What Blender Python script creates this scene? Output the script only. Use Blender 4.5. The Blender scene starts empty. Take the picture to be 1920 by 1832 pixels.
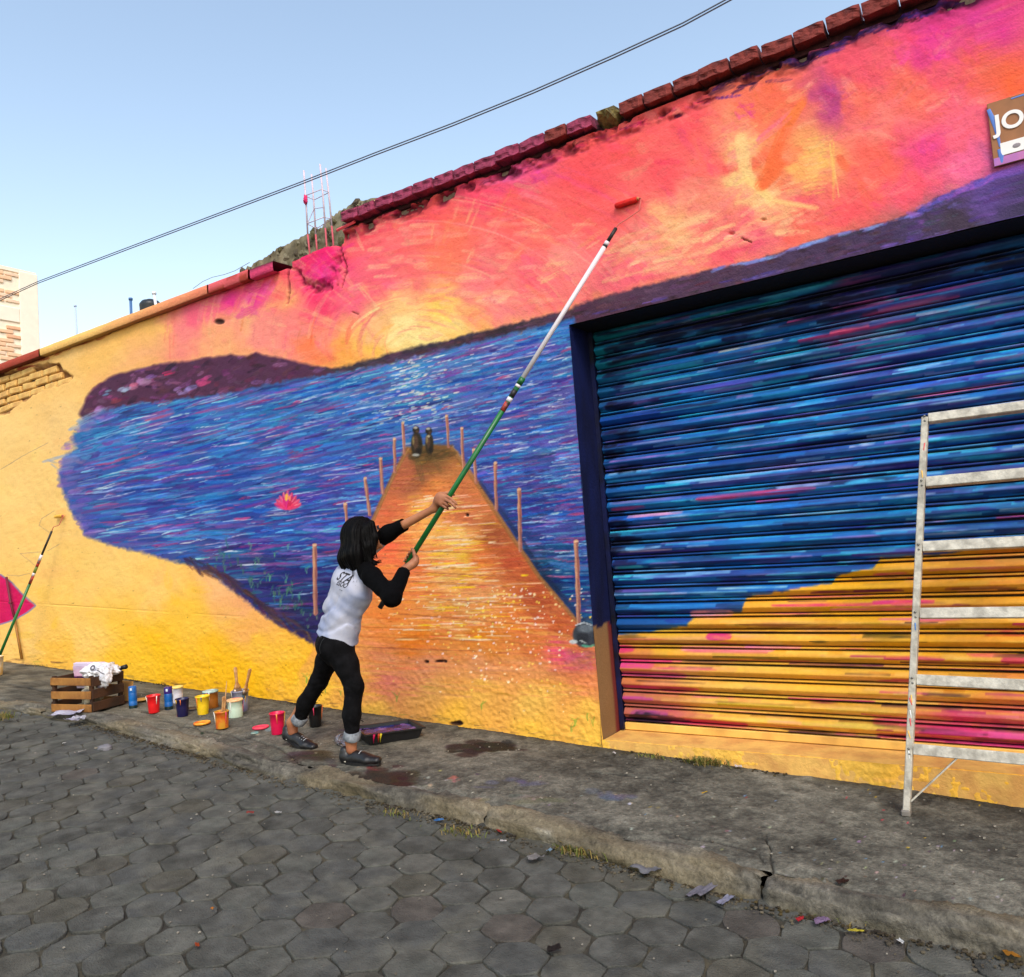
import bpy, bmesh, math, random
import numpy as np
from mathutils import Vector, Matrix

random.seed(7)
RNG = np.random.default_rng(7)
SC = bpy.context.scene
COL = SC.collection
rad = math.radians

# ------------------------------------------------------------------ camera
# World: the painted wall is the plane Y = 0, X runs along the street, Z is up.
PW, PH, FPX = 1920.0, 1832.0, 1480.0        # photograph size and focal length in pixels
CAM = np.array([0.0, -4.5, 1.30])
RM = np.array([[0.83261185, -0.09726085, -0.54525024],
               [0.54880465, 0.01221053, 0.83586144],
               [-0.0746388, -0.99518402, 0.06354384]])   # camera (right, down, forward) -> world
cam_d = bpy.data.cameras.new('camera')
cam_d.sensor_fit = 'HORIZONTAL'
cam_d.sensor_width = 36.0
cam_d.lens = FPX / PW * 36.0
cam_d.clip_start = 0.05
cam_d.clip_end = 3000.0
cam = bpy.data.objects.new('camera', cam_d)
COL.objects.link(cam)
m3 = Matrix([[RM[i][0], -RM[i][1], -RM[i][2]] for i in range(3)])
cam.matrix_world = Matrix.Translation(Vector(CAM)) @ m3.to_4x4()
SC.camera = cam

# ------------------------------------------------------------------ sky, sun, exposure
SUN_EL, SUN_AZ = rad(47.0), rad(136.0)       # azimuth from +Y towards +X
world = bpy.data.worlds.new('World')
SC.world = world
world.use_nodes = True
wn = world.node_tree
for n in list(wn.nodes): wn.nodes.remove(n)
sky = wn.nodes.new('ShaderNodeTexSky')
sky.sky_type = 'NISHITA'
sky.sun_disc = False
sky.sun_elevation = SUN_EL
sky.sun_rotation = SUN_AZ
sky.air_density = 1.45
sky.dust_density = 1.0
sky.ozone_density = 3.0
sky.altitude = 0
bg = wn.nodes.new('ShaderNodeBackground')
bg.inputs['Strength'].default_value = 0.135
wo = wn.nodes.new('ShaderNodeOutputWorld')
wb = wn.nodes.new('ShaderNodeMix'); wb.data_type = 'RGBA'; wb.blend_type = 'MULTIPLY'      # the photograph's white balance
wb.inputs['Factor'].default_value = 1.0; wb.inputs['B'].default_value = (1.24, 1.05, 0.90, 1)
wn.links.new(sky.outputs[0], wb.inputs['A'])
wn.links.new(wb.outputs['Result'], bg.inputs[0])
wn.links.new(bg.outputs[0], wo.inputs[0])

sun_d = bpy.data.lights.new('sun', 'SUN')
sun_d.energy = 1.2
sun_d.angle = rad(22.0)
sun_d.color = (1.0, 0.94, 0.86)
sun = bpy.data.objects.new('sun', sun_d)
COL.objects.link(sun)
sdir = Vector((math.sin(SUN_AZ) * math.cos(SUN_EL), math.cos(SUN_AZ) * math.cos(SUN_EL), math.sin(SUN_EL)))
sun.rotation_euler = sdir.to_track_quat('Z', 'Y').to_euler()
sun.location = (4, -12, 14)

SC.view_settings.view_transform = 'Standard'
SC.view_settings.look = 'None'
SC.view_settings.gamma = 1.0
SC.view_settings.exposure = 1.08
SC.view_settings.use_curve_mapping = False
SC.cycles.max_bounces = 6

# ------------------------------------------------------------------ pixel helpers
def ray(px, py):
    v = RM @ np.array([px - PW / 2, py - PH / 2, FPX])
    return v / np.linalg.norm(v)

def at_y(px, py, Y=0.0):
    r = ray(px, py); t = (Y - CAM[1]) / r[1]
    return CAM + r * t

def at_x(px, py, X):
    r = ray(px, py); t = (X - CAM[0]) / r[0]
    return CAM + r * t

GA, GB = -0.0466, -0.1645                     # pavement height = GA * X + GB
KERB_H = 0.125
def gz(x): return GA * x + GB
def on_ground(px, py, off=0.0):
    r = ray(px, py)
    t = (GA * CAM[0] + GB + off - CAM[2]) / (r[2] - GA * r[0])
    return CAM + r * t

def project(P):
    """world points (N,3) -> photograph pixels"""
    c = (np.asarray(P, dtype=np.float64) - CAM) @ RM
    return c[:, 0] / c[:, 2] * FPX + PW / 2, c[:, 1] / c[:, 2] * FPX + PH / 2

def s2l(c):
    c = np.asarray(c, dtype=np.float32) / 255.0
    return np.where(c <= 0.04045, c / 12.92, ((c + 0.055) / 1.055) ** 2.4)
ALB = 0.86                                    # photographed colour -> paint reflectance
def pc(r, g, b, k=ALB):
    return tuple(float(v) for v in s2l((r, g, b)) * k)

# ------------------------------------------------------------------ noise
def _h(ix, iy, seed):
    n = (ix.astype(np.int64) * 374761393 + iy.astype(np.int64) * 668265263 + seed * 1274126177) & 0x7fffffff
    n = ((n ^ (n >> 13)) * 1274126177) & 0x7fffffff
    return ((n ^ (n >> 16)) & 0xffff).astype(np.float32) / 65535.0

def vnoise(x, y, seed=0):
    x = np.asarray(x, dtype=np.float32); y = np.asarray(y, dtype=np.float32)
    ix = np.floor(x); iy = np.floor(y)
    fx = x - ix; fy = y - iy
    fx = fx * fx * (3 - 2 * fx); fy = fy * fy * (3 - 2 * fy)
    ix = ix.astype(np.int64); iy = iy.astype(np.int64)
    a = _h(ix, iy, seed); b = _h(ix + 1, iy, seed); c = _h(ix, iy + 1, seed); d = _h(ix + 1, iy + 1, seed)
    return (a * (1 - fx) + b * fx) * (1 - fy) + (c * (1 - fx) + d * fx) * fy

def fbm(x, y, seed=0, oct=4):
    s = 0; a = 0.5; t = 0
    for o in range(oct):
        s = s + a * vnoise(x * 2 ** o, y * 2 ** o, seed + o * 17); t += a; a *= 0.55
    return s / t

# ------------------------------------------------------------------ mesh helpers
def mesh_np(name, verts, faces, smooth=False):
    """faces: (M,3) or (M,4) int array"""
    me = bpy.data.meshes.new(name)
    verts = np.asarray(verts, dtype=np.float32); faces = np.asarray(faces, dtype=np.int32)
    k = faces.shape[1]
    me.vertices.add(len(verts)); me.vertices.foreach_set('co', verts.ravel())
    me.loops.add(faces.size); me.loops.foreach_set('vertex_index', faces.ravel())
    me.polygons.add(len(faces))
    me.polygons.foreach_set('loop_start', np.arange(0, faces.size, k, dtype=np.int32))
    me.polygons.foreach_set('loop_total', np.full(len(faces), k, dtype=np.int32))
    me.update(calc_edges=True); me.validate()
    if smooth: me.polygons.foreach_set('use_smooth', np.ones(len(me.polygons), dtype=bool))
    return me

def set_col(me, cols, name='paint'):
    a = me.color_attributes.new(name, 'FLOAT_COLOR', 'POINT')
    c = np.ones((len(me.vertices), 4), dtype=np.float32); c[:, :3] = cols
    a.data.foreach_set('color', c.ravel())

def obj(name, me, mat=None, parent=None, loc=None, rot=None):
    o = bpy.data.objects.new(name, me)
    COL.objects.link(o)
    if mat is not None and me is not None and len(me.materials) == 0: me.materials.append(mat)
    if parent is not None: o.parent = parent
    if loc is not None: o.location = loc
    if rot is not None: o.rotation_euler = rot
    return o

def tag(o, label, cat, group=None):
    o['label'] = label; o['category'] = cat
    if group: o['group'] = group
    return o

def thing(name, label, cat, loc=(0, 0, 0), rot=None, group=None):
    o = obj(name, None, None, None, loc, rot)
    o.empty_display_size = 0.1
    return tag(o, label, cat, group)

def bm_mesh(name, bm, smooth=False):
    me = bpy.data.meshes.new(name)
    bmesh.ops.recalc_face_normals(bm, faces=bm.faces[:])
    bm.to_mesh(me); bm.free()
    if smooth:
        for p in me.polygons: p.use_smooth = True
    return me

def add_box(bm, c, s, rot=None, bevel=0.0, jit=0.0):
    r = bmesh.ops.create_cube(bm, size=1.0)
    vs = r['verts']
    M = Matrix.Translation(Vector(c)) @ (rot.to_4x4() if rot is not None else Matrix.Identity(4)) @ Matrix.Diagonal((s[0], s[1], s[2], 1))
    bmesh.ops.transform(bm, matrix=M, verts=vs)
    if jit:
        for v in vs: v.co += Vector((random.uniform(-jit, jit), random.uniform(-jit, jit), random.uniform(-jit, jit)))
    if bevel:
        es = list({e for v in vs for e in v.link_edges})
        bmesh.ops.bevel(bm, geom=es, offset=bevel, segments=1, affect='EDGES', profile=0.5)
    return vs

def box_mesh(name, s, bevel=0.0, jit=0.0, c=(0, 0, 0)):
    bm = bmesh.new(); add_box(bm, c, s, None, bevel, jit)
    return bm_mesh(name, bm)

def add_tube(bm, pts, r, seg=8, cap=True):
    """tube along points; r a number or a list"""
    pts = [Vector(p) for p in pts]
    rs = r if hasattr(r, '__len__') else [r] * len(pts)
    rings = []; up = None
    for i, p in enumerate(pts):
        t = (pts[min(i + 1, len(pts) - 1)] - pts[max(i - 1, 0)]).normalized()
        if up is None:
            up = Vector((0, 0, 1)) if abs(t.z) < 0.9 else Vector((1, 0, 0))
        a = t.cross(up).normalized(); b = a.cross(t).normalized(); up = b
        rings.append([bm.verts.new(p + (a * math.cos(2 * math.pi * k / seg) + b * math.sin(2 * math.pi * k / seg)) * rs[i]) for k in range(seg)])
    for i in range(len(rings) - 1):
        for k in range(seg):
            bm.faces.new((rings[i][k], rings[i][(k + 1) % seg], rings[i + 1][(k + 1) % seg], rings[i + 1][k]))
    if cap:
        bm.faces.new(rings[0][::-1]); bm.faces.new(rings[-1])

def tube_mesh(name, pts, r, seg=8, smooth=True):
    bm = bmesh.new(); add_tube(bm, pts, r, seg)
    me = bm_mesh(name, bm, smooth)
    return me

def lathe_mesh(name, prof, seg=28, smooth=True, wob=0.0):
    """prof: list of (r, z)"""
    bm = bmesh.new(); rings = []
    for (r, z) in prof:
        if r < 1e-5: rings.append([bm.verts.new((0, 0, z))])
        else: rings.append([bm.verts.new((r * math.cos(2 * math.pi * k / seg) * (1 + wob * math.sin(3 * k)), r * math.sin(2 * math.pi * k / seg), z)) for k in range(seg)])
    for A, B in zip(rings, rings[1:]):
        for k in range(seg):
            k2 = (k + 1) % seg
            if len(A) == 1 and len(B) == 1: continue
            if len(A) == 1: bm.faces.new((A[0], B[k2], B[k]))
            elif len(B) == 1: bm.faces.new((A[k], A[k2], B[0]))
            else: bm.faces.new((A[k], A[k2], B[k2], B[k]))
    me = bm_mesh(name, bm, smooth)
    return me

def extrude_poly(name, pts2, y0, y1):
    """outline in X,Z extruded along Y"""
    bm = bmesh.new()
    a = [bm.verts.new((x, y0, z)) for x, z in pts2]; b = [bm.verts.new((x, y1, z)) for x, z in pts2]
    bm.faces.new(a); bm.faces.new(b[::-1])
    n = len(a)
    for i in range(n): bm.faces.new((a[i], b[i], b[(i + 1) % n], a[(i + 1) % n]))
    return bm_mesh(name, bm)

# ------------------------------------------------------------------ materials
MATS = {}
def mat(name, color=(0.5, 0.5, 0.5), rough=0.6, metal=0.0, var=0.0, vscale=8.0, bump=0.0, bscale=60.0,
        attr=None, color2=None, trans=0.0, spec=0.4, dirt=0.0, coord='Object', detail=6.0):
    if name in MATS: return MATS[name]
    m = bpy.data.materials.new(name); m.use_nodes = True
    nt = m.node_tree; N = nt.nodes; L = nt.links
    b = N['Principled BSDF']
    b.inputs['Roughness'].default_value = rough
    b.inputs['Metallic'].default_value = metal
    b.inputs['Specular IOR Level'].default_value = spec
    if trans: b.inputs['Transmission Weight'].default_value = trans
    tc = N.new('ShaderNodeTexCoord') if coord != 'Position' else N.new('ShaderNodeNewGeometry')      # Position: one pattern running across neighbouring pieces
    if attr:
        a = N.new('ShaderNodeVertexColor'); a.layer_name = attr; base = a.outputs['Color']
    else:
        rgb = N.new('ShaderNodeRGB'); rgb.outputs[0].default_value = (*color, 1); base = rgb.outputs[0]
    if color2 is not None:
        n2 = N.new('ShaderNodeTexNoise'); n2.inputs['Scale'].default_value = vscale * 0.6; n2.inputs['Detail'].default_value = detail
        L.new(tc.outputs[coord], n2.inputs['Vector'])
        rp = N.new('ShaderNodeValToRGB'); rp.color_ramp.elements[0].position = 0.42; rp.color_ramp.elements[1].position = 0.62
        L.new(n2.outputs['Fac'], rp.inputs['Fac'])
        mx = N.new('ShaderNodeMix'); mx.data_type = 'RGBA'
        L.new(rp.outputs['Color'], mx.inputs['Factor']); L.new(base, mx.inputs['A']); mx.inputs['B'].default_value = (*color2, 1)
        base = mx.outputs['Result']
    if var:
        n1 = N.new('ShaderNodeTexNoise'); n1.inputs['Scale'].default_value = vscale; n1.inputs['Detail'].default_value = detail
        n1.inputs['Roughness'].default_value = 0.65
        L.new(tc.outputs[coord], n1.inputs['Vector'])
        mr = N.new('ShaderNodeMapRange'); mr.inputs['From Min'].default_value = 0.3; mr.inputs['From Max'].default_value = 0.7
        mr.inputs['To Min'].default_value = 1 - var; mr.inputs['To Max'].default_value = 1 + var
        L.new(n1.outputs['Fac'], mr.inputs['Value'])
        mx = N.new('ShaderNodeMix'); mx.data_type = 'RGBA'; mx.blend_type = 'MULTIPLY'; mx.inputs['Factor'].default_value = 1
        cb = N.new('ShaderNodeCombineColor')
        for i in range(3): L.new(mr.outputs['Result'], cb.inputs[i])
        L.new(base, mx.inputs['A']); L.new(cb.outputs[0], mx.inputs['B']); base = mx.outputs['Result']
    L.new(base, b.inputs['Base Color'])
    if bump:
        n3 = N.new('ShaderNodeTexNoise'); n3.inputs['Scale'].default_value = bscale; n3.inputs['Detail'].default_value = 5; n3.inputs['Roughness'].default_value = 0.6
        L.new(tc.outputs[coord], n3.inputs['Vector'])
        bp = N.new('ShaderNodeBump'); bp.inputs['Strength'].default_value = bump; bp.inputs['Distance'].default_value = 0.01
        L.new(n3.outputs['Fac'], bp.inputs['Height']); L.new(bp.outputs[0], b.inputs['Normal'])
    MATS[name] = m
    return m
# ------------------------------------------------------------------ painted surfaces (mural as vertex paint)
class Canvas:
    """a grid X (columns) x Z (rows) on a plane Y; paint is mixed in sRGB and stored as reflectance"""
    def __init__(s, xs, zs, Y):
        s.xs = np.asarray(xs, dtype=np.float64); s.zs = np.asarray(zs, dtype=np.float64); s.Y = Y
        s.X, s.Z = np.meshgrid(s.xs, s.zs)
        P = np.stack([s.X.ravel(), np.full(s.X.size, Y), s.Z.ravel()], 1)
        px, py = project(P)
        s.PX = px.reshape(s.X.shape).astype(np.float32); s.PY = py.reshape(s.X.shape).astype(np.float32)
        s.C = np.zeros(s.X.shape + (3,), dtype=np.float32)
        s.J = None
    def idx(s, pts, m):
        w = [at_y(p[0], p[1], s.Y) for p in pts]
        mx = m * 0.0016 * 4; 
        x0 = min(p[0] for p in w); x1 = max(p[0] for p in w); z0 = min(p[2] for p in w); z1 = max(p[2] for p in w)
        d = max(0.01, m * (abs(x0) + 4.0) * 0.0011)
        i0 = np.searchsorted(s.xs, x0 - d * 1.6); i1 = np.searchsorted(s.xs, x1 + d * 1.6)
        j0 = np.searchsorted(s.zs, z0 - d); j1 = np.searchsorted(s.zs, z1 + d)
        return slice(j0, j1), slice(i0, i1)
    def base(s, ctrl, mask=None, power=3.0, warp=14.0, seed=3):
        a = np.array(ctrl, dtype=np.float32)
        sel = np.ones(s.X.shape, bool) if mask is None else mask > 0.003
        px = s.PX[sel]; py = s.PY[sel]
        wx = (fbm(px / 40, py / 40, seed, 3) - 0.5) * warp * 4; wy = (fbm(px / 40, py / 40, seed + 9, 3) - 0.5) * warp * 4
        num = np.zeros((px.size, 3), np.float32); den = np.zeros(px.size, np.float32)
        for x, y, r, g, b in a:
            w = 1.0 / (((px + wx - x) ** 2 + (py + wy - y) ** 2 + 60.0) ** (power / 2))
            num += w[:, None] * np.array((r, g, b), np.float32); den += w
        col = num / den[:, None]
        if mask is None: s.C[sel] = col
        else:
            m = mask[sel][:, None]; s.C[sel] = s.C[sel] * (1 - m) + col * m
    def poly(s, pts, rough=5.0, soft=2.0, seed=1, scale=9.0):
        """soft mask of a polygon given in photograph pixels, ragged edge"""
        pts = np.array(pts, dtype=np.float32)
        x0, y0 = pts.min(0) - rough * 2 - soft * 2; x1, y1 = pts.max(0) + rough * 2 + soft * 2
        out = np.zeros(s.X.shape, np.float32)
        sel = (s.PX > x0) & (s.PX < x1) & (s.PY > y0) & (s.PY < y1)
        px = s.PX[sel]; py = s.PY[sel]
        px = px + (fbm(px / scale, py / scale, seed, 3) - 0.5) * 2 * rough; py = py + (fbm(px / scale, py / scale, seed + 5, 3) - 0.5) * 2 * rough
        inside = np.zeros(px.size, bool); d2 = np.full(px.size, 1e9, np.float32)
        n = len(pts)
        for i in range(n):
            ax, ay = pts[i]; bx, by = pts[(i + 1) % n]
            c = ((ay > py) != (by > py))
            with np.errstate(divide='ignore', invalid='ignore'):
                xi = (bx - ax) * (py - ay) / (by - ay + 1e-9) + ax
            inside ^= c & (px < xi)
            ex, ey = bx - ax, by - ay
            t = np.clip(((px - ax) * ex + (py - ay) * ey) / (ex * ex + ey * ey + 1e-9), 0, 1)
            d2 = np.minimum(d2, (px - ax - t * ex) ** 2 + (py - ay - t * ey) ** 2)
        d = np.sqrt(d2) * np.where(inside, 1, -1)
        out[sel] = np.clip(d / soft * 0.5 + 0.5, 0, 1)
        return out
    def fill(s, mask, col, a=1.0):
        m = (mask * a)[..., None]; s.C = s.C * (1 - m) + np.array(col, np.float32) * m
    def stroke(s, pts, w, col, a=1.0, taper=0.6, dry=0.3, seed=None, mask=None, hard=0.35):
        pts = np.asarray(pts, dtype=np.float32)
        sl = s.idx(pts, w + 3)
        px = s.PX[sl]; py = s.PY[sl]
        if px.size == 0: return
        seed = int(RNG.integers(1 << 20)) if seed is None else seed
        best = np.full(px.shape, 1e9, np.float32); T = np.zeros(px.shape, np.float32); S = np.zeros(px.shape, np.float32)
        n = len(pts) - 1
        L = np.linalg.norm(np.diff(pts, axis=0), axis=1); tot = L.sum() + 1e-6; acc = 0
        for i in range(n):
            ax, ay = pts[i]; ex, ey = pts[i + 1] - pts[i]
            t = np.clip(((px - ax) * ex + (py - ay) * ey) / (ex * ex + ey * ey + 1e-9), 0, 1)
            dx = px - ax - t * ex; dy = py - ay - t * ey; d = np.sqrt(dx * dx + dy * dy)
            m = d < best
            best[m] = d[m]; T[m] = ((acc + t * L[i]) / tot)[m]; S[m] = ((dx * -ey + dy * ex) / (L[i] + 1e-6))[m]
            acc += L[i]
        ww = w * 0.5 * (1 - taper + taper * np.sqrt(np.clip(4 * T * (1 - T), 0, 1)))
        al = np.clip((ww - best) / max(0.7, hard * w * 0.5) + 0.3, 0, 1) * a
        if dry > 0:
            br = vnoise(S * (1.1 if w > 6 else 1.6) + seed % 997, T * (2 + tot / 40.0) + seed % 613, seed)
            al = al * np.clip(1 - dry * 2.2 * (br - 0.35 + 0.35 * T), 0, 1)
        if mask is not None: al = al * mask[sl]
        al = al[..., None]
        s.C[sl] = s.C[sl] * (1 - al) + np.array(col, np.float32) * al
    def dot(s, x, y, rx, ry, col, a=1.0, soft=0.4):
        sl = s.idx([(x - rx, y - ry), (x + rx, y + ry)], 4)
        d = np.sqrt(((s.PX[sl] - x) / rx) ** 2 + ((s.PY[sl] - y) / ry) ** 2)
        al = (np.clip((1 - d) / soft + 0.5, 0, 1) * a)[..., None]
        s.C[sl] = s.C[sl] * (1 - al) + np.array(col, np.float32) * al
    def get(s, x, y):
        w = at_y(x, y, s.Y)
        i = min(max(np.searchsorted(s.xs, w[0]), 0), len(s.xs) - 1); j = min(max(np.searchsorted(s.zs, w[2]), 0), len(s.zs) - 1)
        return s.C[j, i].copy()
    def mget(s, mask, x, y):
        w = at_y(x, y, s.Y)
        i = min(max(np.searchsorted(s.xs, w[0]), 0), len(s.xs) - 1); j = min(max(np.searchsorted(s.zs, w[2]), 0), len(s.zs) - 1)
        return mask[j, i]
    def albedo(s):
        return s2l(np.clip(s.C, 0, 255)) * ALB

VP = np.array([-1300.0, 1180.0])
def along(x, y, L, tilt=0.0, curve=0.0):
    """polyline of length L px starting at x,y that runs along the wall (with the perspective)"""
    d = np.array([x, y]) - VP; d /= np.linalg.norm(d)
    c, s_ = math.cos(tilt), math.sin(tilt)
    d = np.array([d[0] * c - d[1] * s_, d[0] * s_ + d[1] * c]); nrm = np.array([-d[1], d[0]])
    p = np.array([x, y])
    return [p, p + d * L * 0.5 + nrm * curve, p + d * L]
def jit(c, k):
    return np.clip(np.array(c, np.float32) + RNG.normal(0, k, 3) + RNG.normal(0, k), 0, 255)
def pick(p): return p[int(RNG.integers(len(p)))]
U = lambda a, b: float(RNG.uniform(a, b))

# --- wall canvas
colpx = np.arange(-24, 1946, 1.9)
xs_view = np.array([at_y(p, 1000)[0] for p in colpx])
xs = np.concatenate([np.arange(-14.0, xs_view[0] - 0.08, 0.16), xs_view, np.arange(xs_view[-1] + 0.1, 3.2, 0.1)])
zs = np.arange(-0.36, 4.0, 0.0066)
WALL = Canvas(xs, zs, 0.0)

YELLOW = [(0,800,255,211,130),(100,900,253,206,122),(60,1000,254,204,115),(200,1060,254,205,112),(150,1200,254,204,104),(300,1100,254,199,104),
 (430,1090,250,186,118),(460,1130,246,172,108),(360,1160,253,196,62),(300,1220,254,194,24),(250,1250,254,195,44),(400,1250,253,190,22),(500,1220,250,190,60),
 (540,1250,253,190,34),(450,1300,253,188,12),(330,1290,253,190,16),(480,1180,248,176,92),(560,1300,254,190,60),(20,740,250,200,118),(200,680,250,194,104),
 (100,690,252,200,118),(30,1200,254,204,112),(100,1235,252,190,72),(-200,900,254,205,115),(250,640,250,190,100),(130,820,250,204,128),(40,940,254,208,124)]
SKYC = [(200,640,252,200,104),(280,610,250,190,104),(240,660,246,176,120),(340,620,250,150,116),(380,575,250,105,125),(430,560,245,55,145),(400,640,252,172,118),(460,600,250,178,126),
 (480,560,232,46,146),(500,520,255,76,96),(520,560,250,168,108),(450,535,255,86,106),(500,640,252,160,116),(560,620,253,148,112),(590,480,238,26,104),(610,520,244,34,124),
 (600,560,250,56,104),(660,440,255,90,104),(650,560,252,106,124),(620,640,253,158,106),(700,420,255,86,98),(740,450,254,118,106),(760,500,253,112,104),(700,520,252,104,116),
 (800,400,255,90,92),(850,440,254,122,84),(830,490,253,132,84),(900,360,255,76,106),(950,320,240,86,146),(1000,300,250,86,116),(960,400,255,100,92),(1000,450,255,122,92),
 (900,520,253,132,116),(1000,520,255,110,110),(1050,480,253,158,116),(1100,330,255,86,92),(1150,280,255,90,92),(1150,400,255,100,96),(1200,450,253,158,116),(1250,420,253,174,120),
 (1150,500,250,116,116),(1200,520,250,106,116),(1300,400,253,158,106),(1250,330,255,90,96),(1300,230,255,86,92),(1350,300,254,106,96),(1390,280,253,202,130),(1400,330,253,206,132),
 (1440,390,253,202,130),(1430,300,253,108,66),(1480,320,253,122,70),(1500,330,253,178,98),(1530,300,253,188,106),(1500,370,250,96,106),(1400,440,250,96,116),(1350,470,253,106,106),
 (1500,420,253,106,86),(1450,190,253,118,76),(1600,120,245,86,106),(1600,180,253,118,86),(1650,220,253,138,106),(1700,160,253,116,86),(1750,60,228,56,138),(1850,50,222,56,146),
 (1850,110,245,106,76),(1650,300,253,106,86),(1740,280,245,76,126),(1800,240,253,106,126),(1820,300,250,106,146),(1700,360,250,86,106),(1600,400,252,90,96),(1560,180,190,66,126),
 (1900,150,250,106,56),(700,610,253,186,124),(760,575,253,196,126),(820,570,254,206,100),(760,622,254,226,150),(850,612,254,212,124),(700,650,254,194,86),(640,670,253,168,76),
 (800,640,254,230,150),(900,600,253,168,106),(950,590,253,148,116),(600,655,252,138,66),(1900,330,150,90,170),(1080,400,255,96,94),(1060,420,255,112,98)]
WATC = [(200,820,56,110,182),(150,900,84,76,160),(250,900,46,80,168),(300,980,78,58,146),(400,800,58,110,184),(400,900,56,68,162),(500,1000,46,60,152),(550,800,68,92,168),
 (500,740,58,100,172),(600,720,68,122,192),(700,780,84,102,182),(780,720,90,132,192),(850,700,100,102,172),(950,700,108,84,162),(1040,650,76,122,192),(1040,750,108,78,162),
 (1040,850,96,68,150),(950,800,96,80,166),(900,880,80,68,150),(1050,950,68,58,140),(1000,950,48,48,120),(1060,1050,22,58,120),(1020,1080,18,38,78),(1110,1120,16,48,110),
 (640,880,75,68,156),(600,960,58,58,146),(560,1060,42,32,108),(560,1150,50,28,88),(480,1080,54,38,114),(450,1060,60,48,120),(350,1030,72,70,142),(200,1000,78,70,152),(1100,1200,60,58,90),(1090,1080,20,60,130)]
JETC = [(800,860,104,76,38),(790,900,146,82,58),(760,900,188,98,68),(820,930,240,138,66),(790,960,250,178,86),(740,960,218,106,66),(870,960,198,106,66),(930,1010,166,80,46),
 (800,1000,252,178,86),(850,1010,252,198,106),(870,1040,250,198,66),(720,1030,250,106,66),(760,1060,245,116,66),(900,1050,240,126,56),(960,1060,186,80,46),(840,1090,252,188,106),
 (780,1100,250,138,66),(900,1110,250,168,106),(1000,1120,176,76,42),(1050,1180,182,82,42),(950,1150,233,126,56),(800,1150,233,158,76),(720,1160,238,136,56),(880,1160,228,148,76),
 (780,1200,238,126,26),(900,1200,222,126,36),(1000,1200,222,122,56),(1090,1230,198,106,66),(720,1240,233,138,96),(800,1240,228,148,106),(900,1250,224,148,96),(1040,1215,233,86,116),
 (1000,1260,228,148,86),(1100,1280,236,140,86),(720,1280,233,126,106),(800,1290,230,168,86),(900,1300,236,178,78),(1000,1310,242,188,86),(1100,1330,250,190,78),(700,1330,250,190,78),
 (850,1350,252,190,66),(1000,1370,253,194,70),(1120,1390,254,198,76),(640,1290,240,168,76),(650,1330,252,190,66),(600,1300,252,192,60)]

W = WALL
def coral(c):
    x, y, r, g, b = c; k = min(max((g - 95) / 60.0, 0), 1) * (0 if g > 165 else 1)
    return (x, y, r, g - 16 * k, min(b + 14 * k, 160))
SKYC = [coral(c) for c in SKYC]
WATC = [(x, y, r * .82, min(g * 1.12, 255), b) for x, y, r, g, b in WATC]
ctrl_right = [(2200,1500,252,190,70),(2200,400,90,60,120),(2300,100,230,80,120)]
W.base(YELLOW + ctrl_right, None, 3.2)
# evening sky
P_SKY = [(300,560),(420,520),(560,440),(640,380),(1200,160),(1760,-40),(2400,-200),(2400,330),(1860,330),(1500,470),(1060,590),(840,645),(640,700),(560,690),(480,672),(330,690),(230,700),(185,715),(200,690),(270,640)]
M_SKY = W.poly(P_SKY, 16, 26, 4, 22)
W.base(SKYC, M_SKY, 3.4, 16)
SUNC = np.array([782.0, 668.0])
n_done = 0
while n_done < 2100:
    x = U(300, 1935); y = U(-20, 690)
    if W.mget(M_SKY, x, y) < 0.6: continue
    n_done += 1
    c = W.get(x, y); r = RNG.random()
    if r < 0.16: c = c * 0.55 + np.array((253, 196, 150)) * 0.45
    elif r < 0.26: c = c * 0.6 + np.array((245, 60, 130)) * 0.4
    elif r < 0.29: c = c * 0.6 + np.array((253, 122, 84)) * 0.4
    elif r < 0.42: c = c * 0.55 + np.array((255, 88, 100)) * 0.45
    d = (np.array([x, y]) - SUNC) / np.array([1.35, 1.0]); dist = np.linalg.norm(d)
    if dist < 420 and RNG.random() < 0.8:
        t = np.array([-d[1] * 1.35, d[0]]); t /= np.linalg.norm(t); L = U(20, 90) * (0.5 + dist / 420)
        p = np.array([x, y]); q = p + t * L; mid = (p + q) / 2 + d / (dist + 1) * L * L / (8 * dist + 40)
        W.stroke([p, mid, q], U(3, 11), jit(c, 7), U(0.3, 0.75), 0.5, 0.55, mask=M_SKY)
    else:
        a = U(-0.9, 0.1) if RNG.random() < 0.7 else U(0.2, 1.2)
        L = U(15, 60)
        W.stroke([(x, y), (x + L * math.cos(a) * 0.5, y + L * math.sin(a) * 0.5 + U(-4, 4)), (x + L * math.cos(a), y + L * math.sin(a))], U(6, 22), jit(c, 7), U(0.2, 0.6), 0.4, 0.6, mask=M_SKY)
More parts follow.
